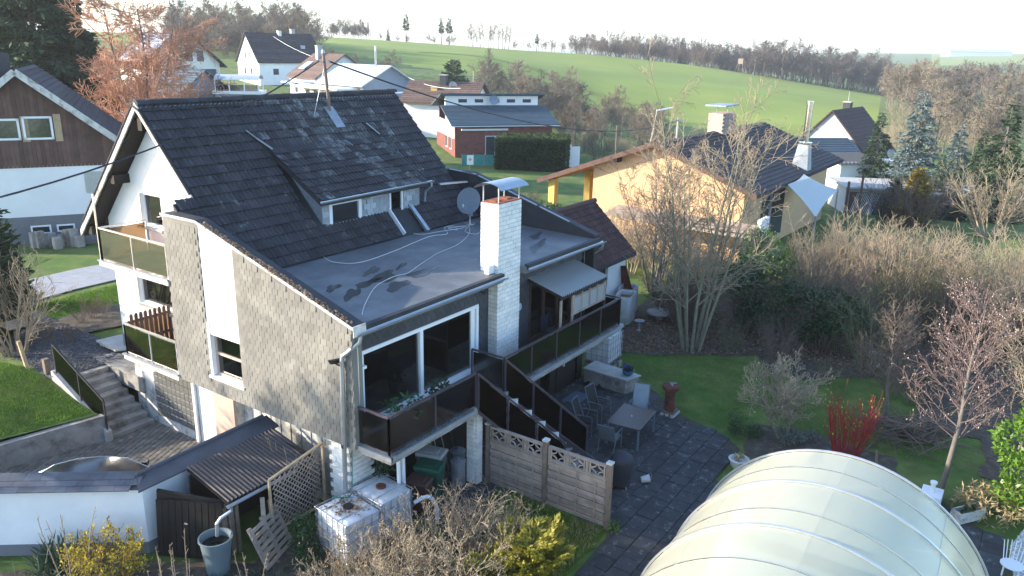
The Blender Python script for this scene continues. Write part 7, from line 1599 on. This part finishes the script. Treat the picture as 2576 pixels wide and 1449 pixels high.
m = MB(); m.hexa([hp(.02, .08, 0), hp(.98, .08, 0), hp(.98, .95, 0), hp(.02, .95, 0), hp(.02, .08, .96), hp(.98, .08, .96), hp(.98, .95, .96), hp(.02, .95, .96)]); m.build('inner_branches', M('hedge_inside', (.02, .03, .01), .95, .3, 2), hdg)
clump('golden_bush', 'yellow green rounded shrub rising over the clipped hedge', 'shrub', gx(1388, 76), rblobs(7, .8, 2.8, .8, 300), m_leafy, .2)
# ---- left foreground: juniper and bare shrub, verge shrubs
jun = conifer(11, 5.2, 1.25, 70, 36, m_needle, .22, droop=-.35, pw=.6); b = PZ(0, 850, ZT); tree('juniper', 'dark upright juniper at the left of the upper lawn', 'conifer', jun, b, 1.0); b = PZ(25, 770, ZT); tree('juniper', 'second dark conifer behind the bare lawn shrub', 'conifer', jun, b, .62)
b = PZ(40, 890, ZT); tree('lawn_shrub', 'large leafless tan shrub on the upper lawn beside the juniper', 'bush', pick(shr_t), b, 1.15, parts=('stems', 'twigs')); b = PZ(-20, 860, ZT); tree('lawn_shrub', 'leafless olive shrub at the far left of the lawn', 'bush', pick(shr_o), b, 1.0, parts=('stems', 'twigs'))
for i, (x, y, s) in enumerate(((235, 800, .28), (205, 812, .22), (262, 790, .22), (180, 860, .2), (120, 850, .25))): tree('verge_shrub', 'small leafless shrub on the verge in front of the street', 'bush', pick(shr_b), PZ(x, y, ZT), s, group='small shrubs on the verge', parts=('stems', 'twigs'))
# ---- front bed
c_front = Cfg(H=1.55, trunk=1, r0=.014, stems=26, lean=34, base=.25, n=[9, 5], seg=[6, 4, 3], jit=[.09, .16, .22], trop=[.03, .05, .03], tap=[.7, .65, .5], st=[.2, .2], ang=[40, 44], rat=[.42, .5], rr=[.55, .6], rmin=.0042)
fr_ = [tree_meshes(s, c_front, m_twigl, m_twigl, 1, (5, 3, 3)) for s in (101, 102, 103)]
for i, (x, y, s, lab) in enumerate(((985, 1490, 1.0, 'budding tan shrub in front of the leaf covered cage tank'), (1130, 1460, 1.25, 'budding tan shrub between the bins and the fence'), (1220, 1395, 1.0, 'small budding tan shrub at the left fence post'), (880, 1540, .95, 'budding tan shrub in the front bed left of the others'), (1080, 1600, 1.25, 'budding tan shrub at the bottom edge'))):
    mm_ = fr_[i % 3]; tree('budding_shrub', lab, 'shrub', mm_, PZ(x, y, 0), s, parts=('stems', 'twigs'), extra=budsof(np.concatenate([p[0][1:] for p in mm_[3][1]]+[p[0][1:] for p in mm_[3][2]]), 2600, M('tan_bud', (.30, .235, .15), .8, .25, 4, island=.3) if i == 0 else bpy.data.materials['tan_bud'], .032))
c_whip = Cfg(H=1.9, trunk=1, r0=.012, stems=4, lean=9, base=.12, n=[12], seg=[6, 2], jit=[.05, .2], trop=[.03, .1], tap=[.5, .5], st=[.15], ang=[50], rat=[.09], rr=[.6], rmin=.005)
wh = [tree_meshes(s, c_whip, m_twigl, m_twigl, 1, (5, 3)) for s in (111, 112)]
for i, (x, y, z, s, lab) in enumerate(((195, 1500, 0, 1.25, 'tall thorny whips in front of the white wall'), (470, 1530, 0, .95, 'thorny whips before the dark shed door'), (640, 1530, 0, .85, 'thorny whips below the rain barrel'), (420, 1560, 0, .9, 'thorny whips between the yellow shrub and the shed door'))): tree('thorny_whips', lab, 'shrub', wh[i % 2], PZ(x, y, z), s, parts=('stems', 'thorns'))
c_rose = Cfg(H=2.3, trunk=1, r0=.011, stems=9, lean=8, base=.35, n=[3], seg=[6, 3], jit=[.04, .1], trop=[.03, .1], tap=[.5, .5], st=[.3], ang=[30], rat=[.25], rr=[.7], rmin=.005)
rv = tree_meshes(121, c_rose, m_twigl, m_twigl, 1, (5, 3)); tree('tall_whips', 'tall pale whips growing in front of the lattice panel', 'shrub', rv, PZ(760, 1285, 0), 1.0, parts=('stems', 'twigs')); 
fs = tree_meshes(122, Cfg(H=1.15, trunk=1, r0=.012, stems=24, lean=26, base=.25, n=[9, 6], seg=[5, 3, 2], jit=[.06, .14, .2], trop=[.05, .06, .04], tap=[.6, .6, .5], st=[.2, .2], ang=[36, 40], rat=[.45, .5], rr=[.6, .6], rmin=.004), m_twig, m_twig, 1, (5, 3, 3))
tree('forsythia', 'yellow flowering shrub at the foot of the white wall', 'shrub', fs, PZ(280, 1475, 0), 1.05, parts=('stems', 'twigs'), extra=budsof(np.concatenate([p[0][1:] for p in fs[3][1]]+[p[0][1:] for p in fs[3][2]]), 5200, m_forsy, .06, 'blossom'))
ir = thing('iris_clump', 'clump of long grey green iris leaves beside the yellow shrub', 'plant', PZ(145, 1440, 0)); b = ir.location; n = 190; pts = np.array(b)+np.stack([rng.normal(size=n)*.25, rng.normal(size=n)*.2, np.zeros(n)], 1); leaves('blades', m_iris, pts, .72, ir, .07, np.stack([rng.normal(size=n)*.45, rng.normal(size=n)*.45, np.ones(n)*1.2], 1))
yb = conifer(13, .95, .75, 260, 16, m_leafy, .14, droop=-.9, pw=.5); tree('yellow_juniper', 'golden green juniper at the bottom edge below the fence', 'conifer', yb, PZ(1330, 1470, 0), 1.0); tree('yellow_juniper', 'smaller golden juniper left of the larger one', 'conifer', yb, PZ(1225, 1500, 0), .75)
clump('ivy_clump', 'dark ivy climbing the cage tank side', 'ivy', Vector((10.2, 12.55, 0)), [(0, 0, .4, .35, 300), (.05, .1, .8, .3, 260), (-.1, -.2, .25, .35, 260)], m_ivy, .09); clump('ivy_clump', 'ivy hanging at the balcony corner above the tanks', 'ivy', Vector((12.45, 12.2, 1.2)), [(0, 0, .3, .25, 200), (.1, 0, .6, .28, 240), (.2, -.1, .85, .2, 160), (.4, .1, .4, .25, 150)], m_ivy, .1, stems=False)
for k, x in enumerate((12.5, 12.66)): m = MB(); m.tube([(x, 11.75, 0), (x, 11.78, 2.18)], .05, 8); m.build('white_pipe', m_wframe, None, label='white drain pipe under the balcony corner among ivy', cat='pipe', group='drain pipes at the balcony corner')
clump('fern_patch', 'rust tinged fern and grass patch under the laurel', 'fern', (21.9, -.2, 0), rblobs(9, .6, .4, .4, 220), m_straw, .16, .2, stems=False, droop=.2); clump('green_ground_plant', 'small green plant at the right fence post foot', 'plant', PZ(1545, 1335, 0), [(0, 0, .1, .2, 120)], m_laurel, .09, stems=False)
# ---- grass and litter
def blades(name, poly, n, z, mat, size, label, parent=None, asp=.16):
    xs = [q[0] for q in poly]; ys = [q[1] for q in poly]; x = rng.uniform(min(xs), max(xs), n*2); y = rng.uniform(min(ys), max(ys), n*2); k = np.array([inside(a, b, poly) for a, b in zip(x, y)]); pts = np.stack([x[k], y[k], np.full(k.sum(), z) if not callable(z) else np.array([z(a, b) for a, b in zip(x[k], y[k])])], 1)[:n]
    o = leaves(name, mat, pts, size, parent, asp, np.tile([0, 0, 1.1], (len(pts), 1)), kind='stuff')
    if not parent: tag(o, label, 'grass')
    return o
blades('grass_blades', [(4, 23.5), (7.83, 22.5), (10.4, 21.9), (10.35, 25.0), (9.8, 27.4), (4, 28)], 36000, lawnz, m_blade, .085, '', ter)
blades('grass_blades', [(24.7, 11.7), (26, 12.8), (27.6, 10.3), (28.4, 8.4), (27.2, 6.6), (26, 1), (23.8, 1), (23.8, 6.6), (22.2, 6.8), (22.6, 8.7), (23.7, 10)], 24000, 0, m_blade, .06, 'short grass of the shaded back lawn')
blades('grass_blades', [(12.4, 7.3), (15.25, 7.45), (15.25, 10.4), (13, 10.2), (12.4, 8.4)], 7000, .01, m_blade, .11, 'tufty grass in front of the screen fence')
blades('dry_grass', [(12.8, 7.4), (15.25, 7.5), (15.2, 8.3), (13.2, 8.2)], 900, .01, m_straw, .16, 'dry straw coloured grass at the fence foot', asp=.08)
blades('grass_blades', [tuple(PZ(*q, 1.33))[:2] for q in [(85, 768), (290, 716), (320, 752), (200, 782), (90, 808)]], 7000, 1.30, m_blade, .1, 'verge grass between the street and the shrubs')
blades('weeds', [(8.5, 7), (12.8, 7.2), (13.8, 10.4), (12.5, 10.6), (9.2, 13), (6.5, 15.5), (5, 14)], 9000, .01, m_iris, .13, 'weeds and low growth in the front bed', asp=.25)
def litter(poly, n, z, mat, size, label):
    xs = [q[0] for q in poly]; ys = [q[1] for q in poly]; x = rng.uniform(min(xs), max(xs), n*2); y = rng.uniform(min(ys), max(ys), n*2); k = np.array([inside(a, b, poly) for a, b in zip(x, y)]); pts = np.stack([x[k], y[k], np.full(k.sum(), z)], 1)[:n]
    o = leaves('leaf_litter', mat, pts, size, None, .7, np.stack([rng.normal(size=len(pts)), rng.normal(size=len(pts)), rng.uniform(0, .35, len(pts))], 1), kind='stuff'); tag(o, label, 'leaves')
litter([(26.3, 12.7), (27.8, 10.3), (29.3, 8.2), (30.5, 4), (33, 4), (33, 13.5), (27, 15)], 7000, .02, m_litter, .09, 'fallen leaves on the bed under the multi stemmed tree')
litter([(8.5, 7), (12.8, 7.2), (13.8, 10.4), (12.5, 11), (9.2, 13), (6.5, 15.5)], 2500, .015, m_litter, .07, 'fallen leaves in the front bed')
litter([(15.6, 6), (21.5, 6.4), (24, 11.5), (22, 12.3), (16.5, 12)], 260, .05, M('pale_speck', (.3, .29, .25), .9, .3, 3, island=.5), .04, 'scattered bits of leaf on the patio slabs')
# leafless trees left of the courtyard whose shadows fall on the slate wall
tree('courtyard_tree', 'leafless tree standing on the lawn left of the courtyard', 'tree', far_d[0], (2.6, 26.6, 1.0), .85)
tree('courtyard_tree', 'leafless tree at the back of the left lawn', 'tree', far_d[2], (.2, 29.0, 1.2), .9)
# ---- haze: pale even air over the valley
hz = MB(); hz.box(-600, -1100, -12, 2200, 2200, 50); hz = hz.build('haze', None); hz['kind'] = 'stuff'; hz.display_type = 'WIRE'
mh = bpy.data.materials.new('haze_air'); mh.use_nodes = True; nt = mh.node_tree; nt.nodes.remove(nt.nodes['Principled BSDF']); v = nt.nodes.new('ShaderNodeVolumePrincipled'); v.inputs['Color'].default_value = (.92, .95, 1, 1); v.inputs['Density'].default_value = .00032; v.inputs['Anisotropy'].default_value = .2
nt.links.new(v.outputs[0], nt.nodes['Material Output'].inputs['Volume']); hz.data.materials.append(mh)
